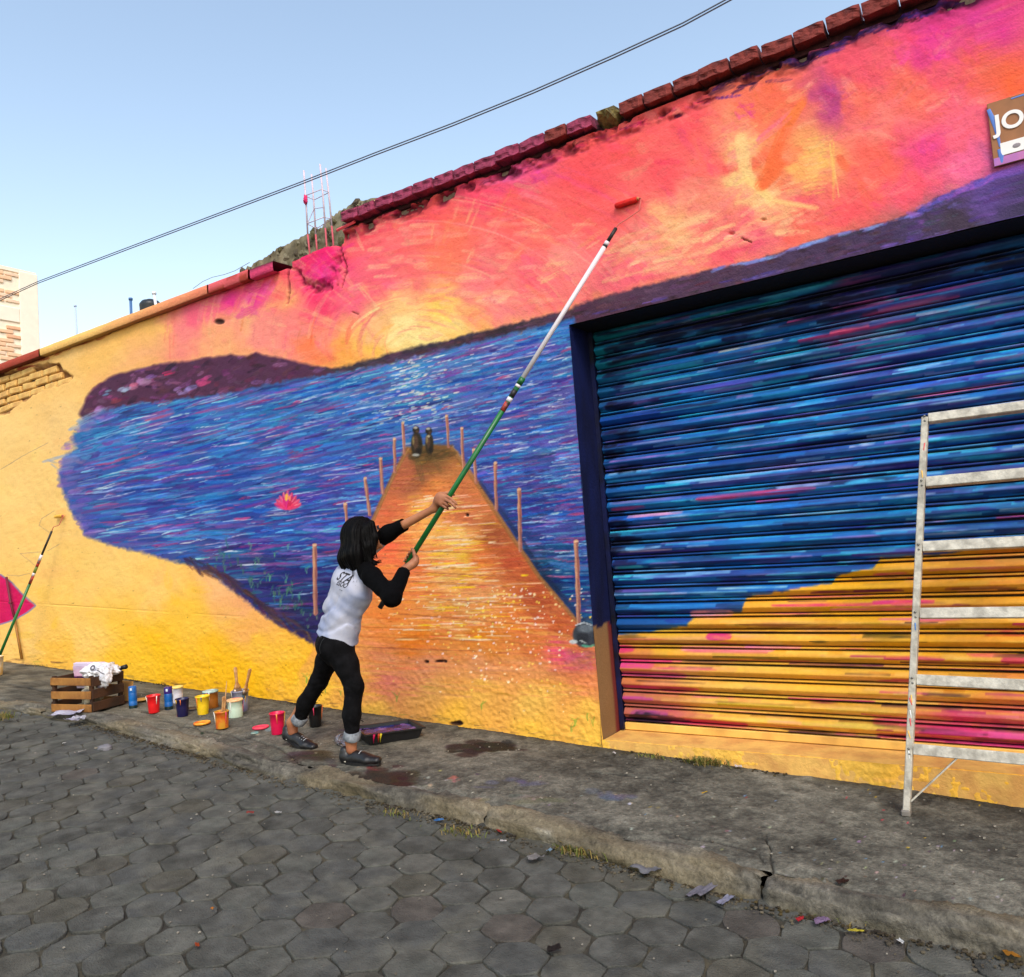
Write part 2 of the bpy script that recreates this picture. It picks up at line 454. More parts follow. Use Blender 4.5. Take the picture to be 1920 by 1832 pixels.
# rays and arcs of the setting sun
def arc(r, a0, a1, w, col, a, dry=0.4):
    t = np.linspace(a0, a1, 14)
    W.stroke([SUNC + np.array([1.35 * r * math.cos(u), -r * math.sin(u)]) for u in t], w, col, a, 0.3, dry, mask=M_SKY)
for k in range(26):
    r = U(40, 115); a0 = U(0.25, 2.6); arc(r, a0, a0 + U(0.3, 0.9), U(2, 6), jit(pick([(254,222,150),(254,206,120),(253,190,110),(255,226,90),(253,160,120)]), 5), U(0.5, 0.95))
for k in range(14):
    r = U(150, 310); a0 = U(0.3, 2.4); arc(r, a0, a0 + U(0.15, 0.6), U(1.5, 5), jit(pick([(253,176,140),(253,196,150),(255,120,110),(250,110,120),(254,130,112)]), 5), U(0.35, 0.8))
arc(255, 0.75, 1.75, 3, (254,160,146), 0.7, 0.4); arc(305, 0.55, 1.75, 3, (254,150,140), 0.7, 0.35)
for k in range(130):      # loose pale patches of flat brush
    x = U(640, 1080); y = U(400, 570)
    W.stroke([(x, y), (x + U(18, 55), y + U(-10, 4))], U(6, 14), jit(pick([(253,184,142),(253,158,128),(254,140,124),(252,110,118),(255,96,104),(253,196,150)]), 5), U(.25, .65), .3, .55, mask=M_SKY)
for k in range(150):
    a = U(0.5, 2.9); r0 = U(100, 300) if a > 1.9 else U(150, 330)
    e = np.array([1.35 * math.cos(a), -math.sin(a)]); p = SUNC + e * r0; q = SUNC + e * (r0 + U(20, 60))
    if a > 1.9 or RNG.random() < 0.25: W.stroke([p, q], U(4, 10), jit(pick([(253,178,126),(253,140,100),(252,110,104),(253,196,140)]), 5), U(0.25, 0.6), 0.5, 0.6, mask=M_SKY)
# peach slabs laid with a flat brush right of the roller, and by the lamp-like hook shape
for k in range(120):
    x = U(1130, 1470); y = 500 - (x - 1130) * 0.31 + U(-42, 42)
    W.stroke([(x, y), (x + U(25, 60), y - U(4, 26))], U(6, 13), jit(pick([(253,190,136),(253,178,124),(253,204,146),(254,150,120)]), 4), U(0.35, 0.8), 0.3, 0.5, mask=M_SKY)
for (a, b, w_, c) in [((1388,262),(1404,330),26,(253,204,130)),((1404,330),(1450,378),20,(253,206,132)),((1450,378),(1530,392),8,(253,196,124)),((1555,268),(1566,372),5,(253,190,104)),((1500,300),(1560,262),6,(253,182,98)),((1440,320),(1478,232),24,(252,112,66)),((1478,232),(1508,190),20,(252,122,66)),((1420,262),(1480,215),8,(252,120,130)),((1430,345),(1462,310),30,(252,112,62)),((1575,300),(1590,320),20,(253,112,72))]:
    for q in range(3): W.stroke([np.array(a) + RNG.normal(0, 3, 2), np.array(b) + RNG.normal(0, 3, 2)], w_ * U(0.6, 1.1), jit(c, 5), 0.7, 0.2, 0.45, mask=M_SKY)
for k in range(14):
    W.stroke([(1508 + U(-4, 4), 262 + k * 8), (1548 + U(-4, 4), 256 + k * 8)], U(3, 6), jit((253,190,108), 6), 0.75, 0.4, 0.4, mask=M_SKY)
for (x, y, w_) in [(1560,178,12),(1400,210,12),(1760,100,20),(1690,110,14),(1740,278,22),(600,510,26),(460,585,24),(480,545,26),(930,330,20),(1000,330,16)]:
    for q in range(7): W.stroke([(x + U(-22, 22), y + U(-14, 14)), (x + U(-22, 30), y + U(-18, 14))], w_ * U(0.4, 0.9), jit((236,70,146) if x != 1560 else (196,76,126), 9), 0.5, 0.4, 0.5, mask=M_SKY)
# dark purple and blue smears under the brick coping
for k in range(170):
    x = U(1320, 1940); y = 150 - 0.374 * (x - 1320) + 12 + abs(RNG.normal(0, 12))
    W.stroke([(x, y), (x + U(14, 50), y - U(5, 19))], U(4, 12), jit(pick([(40,14,70),(70,40,150),(20,8,30),(96,60,160),(30,14,60)]), 8), U(0.4, 0.9), 0.5, 0.5)
for k in range(90):
    x = U(640, 1330); y = 405 - 0.366 * (x - 640) + 26 + abs(RNG.normal(0, 7))
    W.stroke([(x, y), (x + U(6, 30), y - U(2, 11))], U(2, 7), jit(pick([(200,20,90),(120,10,60),(235,50,110),(70,8,40),(245,90,130)]), 8), U(0.4, 0.85), 0.5, 0.5)
# yellow wall: rolled patches
for k in range(700):
    x = U(-10, 600); y = U(650, 1330)
    c = W.get(x, y)
    if c[2] > 135 or c[0] < 225 : continue
    if y > 1090 and RNG.random() < 0.35: c = c * 0.5 + np.array(pick([(254,192,10),(248,176,110),(254,205,110)])) * 0.5
    W.stroke([(x, y), (x + U(-14, 14), y + U(-40, 40))] if RNG.random() < 0.5 else along(x, y, U(20, 70)), U(10, 26), jit(c, 4), U(0.15, 0.5), 0.2, 0.55)

# far hills
P_HILL = [(150,775),(163,745),(182,722),(215,703),(250,692),(300,682),(350,675),(420,667),(480,664),(530,670),(580,684),(640,692),(672,688),(660,698),(600,712),(540,722),(480,735),(420,745),(340,752),(260,762),(200,778),(165,800)]
P_MT = [(600,692),(640,688),(700,672),(760,655),(840,638),(900,622),(980,603),(1060,583),(1100,566),(1160,549),(1240,528),(1330,506),(1420,488),(1500,462),(1560,442),(1640,425),(1700,405),(1760,370),(1820,345),(1860,330),(1960,305),(2500,150),(2500,330),(1920,420),(1067,614),(1000,618),(900,646),(800,668),(700,692),(640,702)]
M_HILL = np.maximum(W.poly(P_HILL, 5, 3, 11, 24), 0); M_MT = W.poly(P_MT, 4, 3, 12, 10)
W.fill(M_HILL, (82, 44, 72)); W.base([(900,630,52,44,56),(1100,580,84,52,72),(1300,530,78,52,76),(1500,480,74,54,84),(1700,440,70,54,90),(1850,370,92,66,134),(1920,400,60,50,80),(700,690,60,50,60),(1800,420,66,52,70)], M_MT, 3, 8)
for k in range(420):
    x = U(150, 660); y = U(664, 790)
    W.stroke(along(x, y, U(6, 26), U(-.6, .4)), U(4, 11), jit(pick([(70,38,62),(96,46,72),(56,32,54),(122,64,104),(104,50,80),(80,40,64),(60,34,44),(130,80,130)]), 8), U(0.5, 0.9), 0.4, 0.45, mask=M_HILL)
for (x, y, w_, c) in [(262,718,16,(176,122,168)),(248,726,12,(214,120,150)),(232,730,9,(150,160,200)),(225,733,8,(160,170,205)),(345,728,10,(150,130,190)),(370,720,12,(190,60,110)),(380,712,7,(180,60,120)),(180,768,14,(160,110,180)),(200,745,8,(120,60,100)),(306,704,5,(190,50,90)),(330,735,8,(170,130,190)),(215,752,8,(150,60,90)),(195,738,6,(120,150,190)),(420,700,8,(110,50,100)),(275,706,8,(120,90,150))]:
    for q in range(3): W.stroke(along(x + U(-5, 5), y + U(-4, 4), U(6, 20)), w_ * U(0.6, 1), jit(c, 8), 0.8, 0.4, 0.35)
for k in range(520):
    x = U(640, 1935); yt = np.interp(x, [640,760,900,1060,1240,1420,1560,1700,1820,1920], [690,655,622,583,528,488,442,405,345,310]); y = yt + U(2, 70 if x > 1100 else 22)
    W.stroke(along(x, y, U(8, 40)), U(3, 10), jit(pick([(70,46,64),(92,60,84),(54,40,52),(100,66,100),(60,44,60),(84,52,60)]) if x < 1680 else pick([(90,64,140),(70,52,100),(60,60,70),(110,80,160)]), 8), U(0.3, 0.7), 0.4, 0.5, mask=M_MT)
for k in range(50):
    x = U(1330, 1720); yt = np.interp(x, [1330,1420,1500,1560,1640,1700], [508,490,464,444,427,407]); W.stroke([(x, yt + U(-3, 3)), (x + 24, yt - 7 + U(-2, 2))], U(3, 7), jit(pick([(130,150,215),(150,150,220),(120,110,190)]), 6), 0.7, 0.5, 0.4)
for k in range(60):
    x = U(1700, 1930); yt = np.interp(x, [1700,1760,1820,1860,1930], [405,372,347,332,312]); W.stroke([(x, yt + U(-6, 8)), (x + 26, yt - 10 + U(-4, 8))], U(5, 12), jit(pick([(90,80,190),(120,80,180),(160,90,190),(70,60,150)]), 6), 0.6, 0.5, 0.4)
for k in range(40):
    x = U(1070, 1930); y = 605 - 0.229 * (x - 1067) - U(1, 9); W.stroke([(x, y), (x + 30, y - 7)], U(2, 5), jit(pick([(90,70,170),(130,100,190),(70,60,130)]), 6), 0.6, 0.5, 0.4)

# water
P_WAT = [(190,772),(260,758),(340,748),(420,741),(480,728),(540,715),(600,706),(660,697),(700,688),(800,664),(900,641),(1000,616),(1075,596),(1120,900),(1150,1175),(1130,1235),(1090,1190),(1010,1085),(930,965),(850,838),(765,838),(705,960),(650,1080),(600,1205),(590,1212),(545,1185),(500,1157),(450,1117),(400,1078),(350,1058),(280,1040),(210,1022),(162,1006),(148,982),(128,950),(108,900),(118,858),(140,842),(135,815),(152,808),(150,790)]
M_WAT = W.poly(P_WAT, 5, 4, 21, 8)
W.base(WATC, M_WAT, 3, 12)
PAL_B = [(16,92,166),(20,122,190),(64,156,208),(38,136,196),(136,84,150),(14,60,130),(24,30,96),(34,54,140),(76,60,148),(104,76,156),(48,42,124),(36,92,176),(140,70,140),(98,92,176)]
PAL_L = [(150,200,228),(110,180,220),(200,220,234),(80,170,214),(176,160,208),(214,228,236)]
n_done = 0
while n_done < 2700:
    x = U(105, 1120); y = U(600, 1215)
    if W.mget(M_WAT, x, y) < 0.5: continue
    n_done += 1
    loc = W.get(x, y); c = np.array(pick(PAL_B), np.float32) * 0.72 + loc * 0.28
    dark = np.clip((y - 1000) / 180, 0, 1) * (1 if x < 640 else 0.5)
    c = c * (1.04 - 0.5 * dark)
    W.stroke(along(x, y, U(18, 100), U(-.14, .12), U(-4, 4)), U(2.4, 8), jit(c, 10), U(0.5, 0.95), 0.6, 0.32, mask=M_WAT)
for k in range(1700):
    x = U(120, 1110); y = U(620, 1150)
    if W.mget(M_WAT, x, y) < 0.5: continue
    if y > 1040 and RNG.random() < 0.5: continue
    r = RNG.random()
    c = pick(PAL_L) if r < 0.60 else (pick([(160,50,116),(130,60,140),(190,60,120)]) if r < 0.82 else (60,140,215))
    W.stroke(along(x, y, U(14, 80), U(-.12, .08), U(-3, 3)), U(1.3, 3.8) if r < 0.62 else U(2.4, 6), jit(c, 10), U(0.4, 0.9), 0.85, 0.4, mask=M_WAT)
for k in range(220):      # the sun's glitter on the lake
    x = 775 + RNG.normal(0, 34) + U(-20, 20); y = U(668, 800)
    W.stroke(along(x, y, U(4, 14)), U(1.5, 3), jit(pick([(190,220,225),(226,224,190),(150,200,220),(210,190,200),(240,235,210)]), 8), U(0.6, 1), 0.6, 0.2, mask=M_WAT)
for k in range(100):
    x = U(640, 1100); y = U(640, 900); W.stroke(along(x, y, U(5, 30)), U(1.2, 2.6), jit(pick([(214,206,226),(230,226,230),(190,196,214)]), 6), U(0.6, 0.95), 0.7, 0.2, mask=M_WAT)
for k in range(60):       # ragged purple left border of the lake
    t = U(0, 1); x = np.interp(t, [0, .3, .6, 1], [190, 130, 112, 165]); y = np.interp(t, [0, .3, .6, 1], [775, 830, 890, 1005])
    W.stroke(along(x + U(-12, 6), y + U(-8, 8), U(8, 34)), U(5, 12), jit(pick([(124,96,176),(150,110,180),(120,130,180),(104,90,180)]), 8), U(0.4, 0.75), 0.5, 0.4)
for a, b, w_ in [((80,866),(128,852),6),((130,806),(165,788),9),((145,790),(200,766),10),((88,862),(106,868),5),((95,870),(108,880),4)]:
    W.stroke([a, b], w_, (150,168,196), 0.75, 0.5, 0.5)
for k in range(90):       # dark strip of weed along the lower bank
    t = U(0, 1); x = np.interp(t, [0, .25, .5, .75, 1], [340, 410, 455, 505, 588]); y = np.interp(t, [0, .25, .5, .75, 1], [1052, 1078, 1112, 1150, 1198])
    W.stroke([(x, y + U(-14, 6)), (x + U(10, 34), y + U(0, 22))], U(3, 9), jit(pick([(70,44,50),(90,54,40),(50,34,60),(110,70,50),(64,40,80)]), 8), U(0.4, 0.85), 0.5, 0.45)
def sprig(x, y, h, c):
    for q in range(3):
        W.stroke([(x, y), (x + U(-3, 3), y - h * 0.5), (x + U(-h * .5, h * .5), y - h * U(.7, 1))], U(1.6, 2.6), jit(c, 10), 0.6, 0.6, 0.3)
for k in range(58):
    t = U(0, 1); x = np.interp(t, [0, .35, .7, 1], [400, 470, 530, 585]) + U(-10, 30); y = np.interp(t, [0, .35, .7, 1], [1060, 1110, 1150, 1185]) - abs(RNG.normal(0, 26))
    sprig(x, y, U(8, 20), pick([(50,104,104),(60,116,90),(44,96,110),(84,126,100)]))
for x, y, h in [(470,1030,16),(480,1060,18),(515,1045,14),(540,1030,12),(535,1095,22),(575,1075,16),(560,1125,18),(505,1090,14)]: sprig(x, y, h, (90,160,130))

# jetty
P_JET = [(762,836),(846,834),(890,895),(935,965),(1012,1082),(1090,1172),(1128,1232),(1170,1250),(1175,1420),(560,1340),(560,1260),(592,1206),(650,1078),(706,956)]
M_JET = W.poly(P_JET, 4, 4, 31, 8)
W.base(JETC, M_JET, 3, 10)
PAL_J = [(252,190,110),(250,150,70),(236,110,56),(200,90,50),(253,206,110),(250,200,40),(228,140,60),(252,170,120),(176,84,50)]
n_done = 0
while n_done < 1500:
    x = U(590, 1135); y = U(845, 1300)
    if W.mget(M_JET, x, y) < 0.5: continue
    n_done += 1
    c = W.get(x, y); f = np.clip((1290 - y) / 120, 0.15, 1); c = c * (1 - 0.35 * f) + np.array(pick(PAL_J)) * 0.35 * f
    W.stroke(along(x, y, U(12, 70) * (0.4 + (y - 840) / 400), U(-.02, .1)), U(1.5, 6), jit(c, 7), U(0.3, 0.75), 0.7, 0.45, mask=M_JET)
for k in range(380):
    y = U(930, 1200); x = 820 + (y - 940) * 0.18 + RNG.normal(0, 34 + (y - 940) * 0.14)
    W.stroke(along(x, y, U(10, 60)), U(1.2, 3.6), jit(pick([(254,226,180),(255,214,120),(254,210,20),(253,196,150),(255,236,214),(250,130,80)]), 5), U(0.5, 0.95), 0.8, 0.35, mask=M_JET)
for k in range(34):      # planks
    y = 872 + k * (6 + k * .24); xl = np.interp(y, [836, 956, 1078, 1206, 1340], [764, 708, 652, 594, 560]); xr_ = np.interp(y, [834, 965, 1082, 1172, 1240], [844, 933, 1010, 1088, 1130])
    if y > 1215: break
    W.stroke([(xl + 4, y + U(-1, 1)), ((xl + xr_) / 2 + U(-20, 20), y + (xr_ - xl) * .02 + U(-1, 1)), (xr_ - 4, y + (xr_ - xl) * .045)], U(1.4, 3.2), jit((140,70,40), 10), U(.25, .6), .3, .6, mask=M_JET)
for y, x0, x1 in [(1032,720,900),(1072,760,1010),(1086,700,960),(1122,800,1040),(1150,740,980),(1010,880,960),(985,900,950)]:
    W.stroke(along(x0, y, x1 - x0, 0.1), 3.5, (150,78,44), 0.55, 0.7, 0.4, mask=M_JET)
for k in range(330):      # spatter of pale dots
    y = 1100 + abs(RNG.normal(0, 100)); x = 940 + (y - 1150) * 0.1 + RNG.normal(0, 90)
    if y > 1335 or not (690 < x < 1125): continue
    r = U(0.8, 2.2); W.dot(x, y, r * 1.2, r, jit(pick([(255,236,200),(255,226,160),(253,214,90),(250,224,220)]), 5), U(0.7, 1))
def beam(pts, w_):
    W.stroke(pts, w_, (150,98,50), 0.85, 0.1, 0.2); W.stroke([(p[0] + 1, p[1]) for p in pts], w_ * 0.35, (180,130,80), 0.6, 0.1, 0.5)
beam([(764,842),(735,895),(706,958),(660,1060)], 8); beam([(846,842),(888,898),(930,960),(1010,1080),(1085,1168)], 9)
W.stroke([(900,905),(960,985),(1020,1075),(1095,1165),(1125,1215)], 9, (34,40,70), 0.55, 0.2, 0.3)
for (x0, y0, x1, y1) in [(755,793,757,850),(739,823,740,885),(713,860,717,925),(684,897,692,965),(646,945,650,985),(590,1022,591,1150),(838,780,841,838),(866,803,869,880),(888,843,893,905),(929,868,931,955),(974,918,976,1032),(1081,1015,1086,1168)]:
    w_ = 5.5 + (y1 - 850) * 0.010
    W.stroke([(x0, y0), ((x0 + x1) / 2 + U(-.6, .6), (y0 + y1) / 2), (x1, y1)], w_, (176,110,92), 1, 0, 0.1, hard=0.2)
    W.stroke([(x0 - w_ * .25, y0), (x1 - w_ * .25, y1)], w_ * 0.4, (216,160,120), 0.85, 0.2, 0.3); W.stroke([(x0 + w_ * .3, y0), (x1 + w_ * .3, y1)], w_ * 0.3, (110,60,60), 0.6, 0.2, 0.3)
    W.dot(x0, y0, w_ * 0.5, 2.2, (232,190,150), 0.9)
# two figures at the end of the jetty
W.stroke([(770,856),(850,850)], 22, (74,58,30), 0.8, 0.4, 0.4)
for (x, y, sx, sy) in [(781,834,11,24),(805,832,8,20)]:
    W.dot(x, y, sx, sy, (48,40,26), 1, 0.3); W.dot(x - 2, y - 4, sx * .45, sy * .6, (92,66,52), .8, .6); W.dot(x - sx * .6, y - 8, 2.2, 8, (150,128,84), .8, .6); W.dot(x + 3, y + 12, sx * .5, 6, (30,24,20), .8, .6)
    W.dot(x - 1, y - sy - 4, 6.5, 7, (36,30,26), 1, 0.3); W.dot(x - 2, y - sy - 8, 4, 2.2, (214,206,190), .8, .6); W.dot(x + 1, y - sy - 1, 3, 3, (96,70,50), .7, .6)
W.dot(779, 853, 7, 2.6, (190,190,180), .8, .6); W.dot(804, 818, 3, 2, (200,190,160), .8)
W.stroke([(782,862),(792,905)], 14, (96,76,40), 0.6, 0.5, 0.5); W.stroke([(812,858),(826,884)], 10, (110,84,48), 0.5, 0.5, 0.5)
# water lily
for k in range(16):
    W.stroke(along(500 + U(-6, 30), 948 + U(-6, 10), U(20, 60)), U(1.5, 3), jit(pick([(90,160,215),(170,205,230),(60,90,180)]), 8), 0.8, 0.8, 0.3)
for a in np.linspace(-1.25, 1.25, 9):
    tip = (540 + 26 * math.sin(a), 950 - 30 * math.cos(a) * (1 - .25 * abs(a)))
    W.stroke([(540, 955), ((540 + tip[0]) / 2 + 6 * math.sin(a), (953 + tip[1]) / 2), tip], 9, jit((226,54,110), 12), 0.95, 0.75, 0.15)
    W.stroke([((540 + tip[0]) / 2, (953 + tip[1]) / 2), tip], 3, jit((250,140,150), 10), 0.8, 0.6, 0.3)
W.stroke([(537, 938), (538, 926)], 6, (252,196,60), 0.95, 0.5, 0.1); W.stroke([(544, 938), (543, 930)], 4, (252,150,80), 0.95, 0.5, 0.1)
# grey stone with a shell by the door jamb
W.dot(1098, 1190, 23, 24, (58,62,70), 1, 0.15); W.dot(1100, 1178, 15, 8, (120,130,138), .7, .6); W.dot(1094, 1196, 12, 10, (34,36,42), .7, .6)
W.stroke([(1080,1172),(1096,1167),(1112,1172)], 3, (206,214,220), .9, .5, .2); W.dot(1076, 1203, 8, 4, (196,204,206), .95, .4); W.stroke([(1092,1210),(1108,1212),(1118,1208)], 5, (90,190,150), .8, .5, .3); W.stroke([(1088,1200),(1102,1206)], 3, (210,220,214), .8, .5, .3)
for k in range(30): W.stroke([(1080 + U(-30, 50), 1225 + U(-8, 30)), (1090 + U(-10, 50), 1228 + U(-8, 30))], U(5, 12), jit(pick([(170,96,90),(200,100,120),(150,100,90),(230,80,130)]), 8), .35, .5, .6, mask=M_JET)
for (x, y) in [(742,1318),(905,1332),(1072,1375),(1102,1352),(1112,1362),(610,1300),(640,1306),(1078,1362),(574,1282)]: sprig(x, y, U(12, 24), (120,170,60))
# big half-painted magenta petal and pencil lines on the left
P_PET = [(-60,1040),(-10,1072),(0,1078),(22,1094),(44,1118),(65,1136),(50,1148),(30,1160),(0,1170),(-60,1172)]
M_PET = W.poly(P_PET, 1.5, 1.5, 41, 10); W.fill(M_PET, (216, 8, 92))
for k in range(60): W.stroke([(U(-10, 50), U(1085, 1165)), (U(-10, 55), U(1085, 1165))], U(5, 12), jit((214,8,90), 8), .3, .3, .5, mask=M_PET)
W.stroke([(0,1077),(22,1093),(44,1117),(66,1135)], 3.4, (110,120,170), .9, .1, .2); W.stroke([(66,1136),(50,1149),(30,1161),(0,1171)], 3.4, (130,130,180), .9, .1, .2)
for pts in [[(72,985),(78,972),(100,958)],[(72,985),(90,998)],[(38,1038),(75,1035)],[(38,1038),(66,1062)],[(12,1078),(35,1080),(56,1075)],[(88,1033),(110,1020)],[(0,880),(40,856),(90,830)]]:
    W.stroke(pts, 1.5, (160,130,110), .7, .1, .2)
# coat of rusty red left under the coping, stains, pitting
for k in range(80):
    x = U(-10, 215); y = 690 - 0.378 * x + 5 + abs(RNG.normal(0, 4)); W.stroke([(x, y), (x + U(8, 26), y - U(3, 9))], U(3, 8), jit((150,52,24), 8), U(.5, .9), .4, .4)
for k in range(420):
    x = U(-5, 1150); y = U(690, 1400)
    r = U(0.5, 1.3); W.dot(x, y, r * U(1, 1.8), r, W.get(x, y) * U(0.5, 0.8), U(.3, .8))
for k in range(130):
    x = U(-5, 1150); y = 1240 + .139 * x - abs(RNG.normal(0, 7)); W.stroke([(x, y), (x + U(4, 22), y + U(-1, 3))], U(2, 5), jit(pick([(110,84,50),(150,110,60),(80,60,44),(190,140,60)]), 10), U(.2, .6), .5, .5)
for (x, y, rx, ry) in [(855,1357,12,4),(862,1355,6,5),(800,1241,4,3),(824,1240,8,2.5),(835,1240,4,3),(876,966,3,3),(410,603,9,5),(588,456,3,4)]: W.dot(x, y, rx, ry, (52,30,26), .9, .5)
# sill under the shutter stays plain yellow
M_SILL = W.poly([(1140,1385),(1500,1412),(1960,1452),(2600,1500),(2600,1700),(1140,1440)], 2, 3, 51); W.base([(1200,1410,250,196,90),(1600,1450,252,196,80),(1900,1480,250,186,60),(1700,1470,252,190,70)], M_SILL, 3, 10)
for k in range(80):
    x = U(1150, 1930); y = 1395 + .13 * (x - 1150) + U(-4, 50); W.stroke(along(x, y, U(20, 80)), U(5, 14), jit(pick([(252,200,96),(250,186,60),(240,180,90)]), 6), U(.2, .6), .4, .5, mask=M_SILL)
# ------------------------------------------------------------------ the painted wall
M_PAINT = mat('mural_paint', attr='paint', rough=0.75, var=0.07, vscale=45, bump=0.45, bscale=85, spec=0.2)
M_ROUGHPAINT = mat('coping_paint', attr='paint', rough=0.8, var=0.12, vscale=30, bump=0.8, bscale=50, spec=0.25)
wall_t = thing('mural_wall', 'long plastered street wall painted with a pink sunset, blue lake and jetty', 'wall', (0, 0, 0))

GX0 = at_y(1067, 608)[0]; GX1 = 1.55; GZ1 = 2.66; GZ0 = -0.005; GY = 0.285     # door opening and how deep the shutter sits
def top_z(X):
    """upper edge of the plaster"""
    px = np.interp(X, [-14, at_y(545, 480)[0], at_y(546, 480)[0], at_y(640, 420)[0], at_y(641, 420)[0], 4], [0, 0, 1, 1, 2, 2])
    left = 3.715; right = 3.86
    col = at_y(600, 470)[2]
    return np.where(px < .5, left, np.where(px < 1.5, col, right))
X, Z = WALL.X, WALL.Z
PXg, PYg = WALL.PX, WALL.PY
# relief, positive = out of the wall (towards the street)
rel = (fbm(X * 1.2, Z * 1.2, 61, 3) - .5) * 0.03 + (fbm(X * 9, Z * 9, 62, 4) - .5) * 0.010
rel += (fbm(X * 42, Z * 42, 65, 2) - .5) * 0.011 * np.clip((1.1 - Z) / 0.8, 0.25, 1)
# plaster lost under the coping, brick courses showing through at far left
lost = WALL.poly([(-60,712),(0,703),(60,692),(90,683),(110,684),(116,697),(134,706),(126,716),(100,722),(70,732),(40,750),(10,772),(-60,800)], 5, 5, 71, 10)
bz = (Z - 3.42) / 0.085; row = np.floor(bz); bx = (X + 0.11 * (row % 2)) / 0.30
j = np.minimum(np.minimum(bz % 1, 1 - bz % 1) * 0.085, np.minimum(bx % 1, 1 - bx % 1) * 0.30)
mort = np.clip(1 - j / 0.012, 0, 1) * np.clip(fbm(X * 7, Z * 7, 73, 2) * 2.6 - .7, 0, 1)
rel -= lost * 0.050
edge = np.clip(lost * (1 - lost) * 4, 0, 1) * np.clip(fbm(X * 6, Z * 6, 74, 2) * 2.4 - .6, 0, 1)
WALL.fill(np.clip(lost * 1.1, 0, 1), (120, 74, 36), .85); WALL.fill(edge * (PXg < 140), (110, 66, 34), .75)
# broken plaster round the column stub and along the coping of the higher wall
frac = WALL.poly([(536,496),(552,505),(560,530),(585,548),(640,535),(652,500),(640,470),(646,440),(632,440),(632,468),(620,520),(590,535),(566,520),(556,500)], 7, 6, 81, 9)
rel -= frac * (0.008 + 0.035 * np.clip(fbm(X * 14, Z * 14, 82, 3) * 2 - .7, 0, 1)); WALL.fill(frac * np.clip(fbm(X * 14, Z * 14, 82, 3) * 2.6 - 1.1, 0, 1), (96, 12, 40), .8)
stub = WALL.poly([(563,482),(580,466),(634,458),(636,500),(630,530),(600,545),(575,525)], 6, 10, 83, 12); rel += stub * 0.010
crack = np.zeros_like(rel, dtype=np.float32)
for pts, w_ in [([(541,498),(538,520),(541,545),(538,570)], 5), ([(634,455),(640,480),(648,500),(640,540)], 4), ([(1390,447),(1410,455)], 2), ([(660,585),(672,590)], 2)]:
    tmp = WALL.C; WALL.C = np.repeat(crack[..., None], 3, 2); WALL.stroke(pts, w_, (1, 1, 1), 1, .4, .3); crack = WALL.C[..., 0]; WALL.C = tmp
WALL.fill(crack, (70, 24, 34), .6); rel -= crack * 0.025
up = np.clip((Z - (top_z(X) - 0.13)) / 0.1, 0, 1) * (X > at_y(641, 420)[0]) * np.clip(fbm(X * 11, Z * 16, 85, 3) * 3.2 - 1.35, 0, 1)
rel -= up * 0.055; WALL.fill(up, (58, 16, 34), .75)
for (x, y, rx, ry) in [(410,603,9,5),(855,1357,12,4),(800,1241,4,3),(828,1240,9,3),(588,456,3,4),(876,966,3,3),(1432,412,5,2),(1372,438,6,3)]:
    rel -= np.clip(1.3 - np.sqrt(((PXg - x) / rx) ** 2 + ((PYg - y) / ry) ** 2), 0, 1) * 0.02
groove = np.clip(1 - np.abs(PYg - (1128 + .062 * PXg)) / 1.4, 0, 1) * (PXg < 560) * np.clip(fbm(X * 3, Z * 3, 86, 2) * 2 - .5, 0, 1); rel -= groove * 0.007
VW = np.stack([X, -rel, Z], -1).reshape(-1, 3)
nz, nx = X.shape
jj, ii = np.meshgrid(np.arange(nz - 1), np.arange(nx - 1), indexing='ij')
q = np.stack([jj * nx + ii, jj * nx + ii + 1, (jj + 1) * nx + ii + 1, (jj + 1) * nx + ii], -1)
xc = (X[:-1, :-1] + X[1:, 1:]) / 2; zc = (Z[:-1, :-1] + Z[1:, 1:]) / 2
keep = (zc < top_z(xc) + (fbm(xc * 8, zc * 0 + 3, 91, 2) - .5) * .05 * ((xc > at_y(545, 480)[0]) & (xc < at_y(641, 420)[0]))) & (zc > gz(xc) - .06)
keep &= ~((xc > GX0) & (xc < GX1) & (zc > GZ0) & (zc < GZ1))
q = q[keep]
used = np.zeros(len(VW), bool); used[q.ravel()] = True
remap = np.cumsum(used) - 1
me = mesh_np('plaster', VW[used], remap[q], smooth=True)
set_col(me, WALL.albedo().reshape(-1, 3)[used])
obj('plaster', me, M_PAINT, wall_t)
# bricks laid bare where the plaster fell, roughly painted over
M_YB = [mat('bare_brick_a', pc(244, 198, 114), .85, color2=pc(210, 158, 90), var=.15, vscale=14, bump=.8, bscale=50), mat('bare_brick_b', pc(244, 200, 116), .85, color2=pc(220, 168, 92), var=.12, vscale=14, bump=.8, bscale=50)]
for rw in range(-8, 10):
    for cl_ in range(-48, -22):
        bxx = (cl_ + .5) * .30 - .11 * (rw % 2); bzz = 3.42 + (rw + .5) * .085
        i_ = int(np.searchsorted(WALL.xs, bxx)); j_ = int(np.searchsorted(WALL.zs, bzz))
        if 0 < i_ < len(WALL.xs) and 0 < j_ < len(WALL.zs) and lost[j_, i_] > .45:
            me = box_mesh('bare_brick', (.284 + random.uniform(-.03, .006), .05, .076), .012, .006)
            obj('bare_brick', me, M_YB[random.random() < .6], wall_t, (bxx + random.uniform(-.010, .010), .031 + random.uniform(-.006, .012), bzz + random.uniform(-.005, .005)), (random.uniform(-.05, .05), random.uniform(-.04, .04), random.uniform(-.03, .03)))
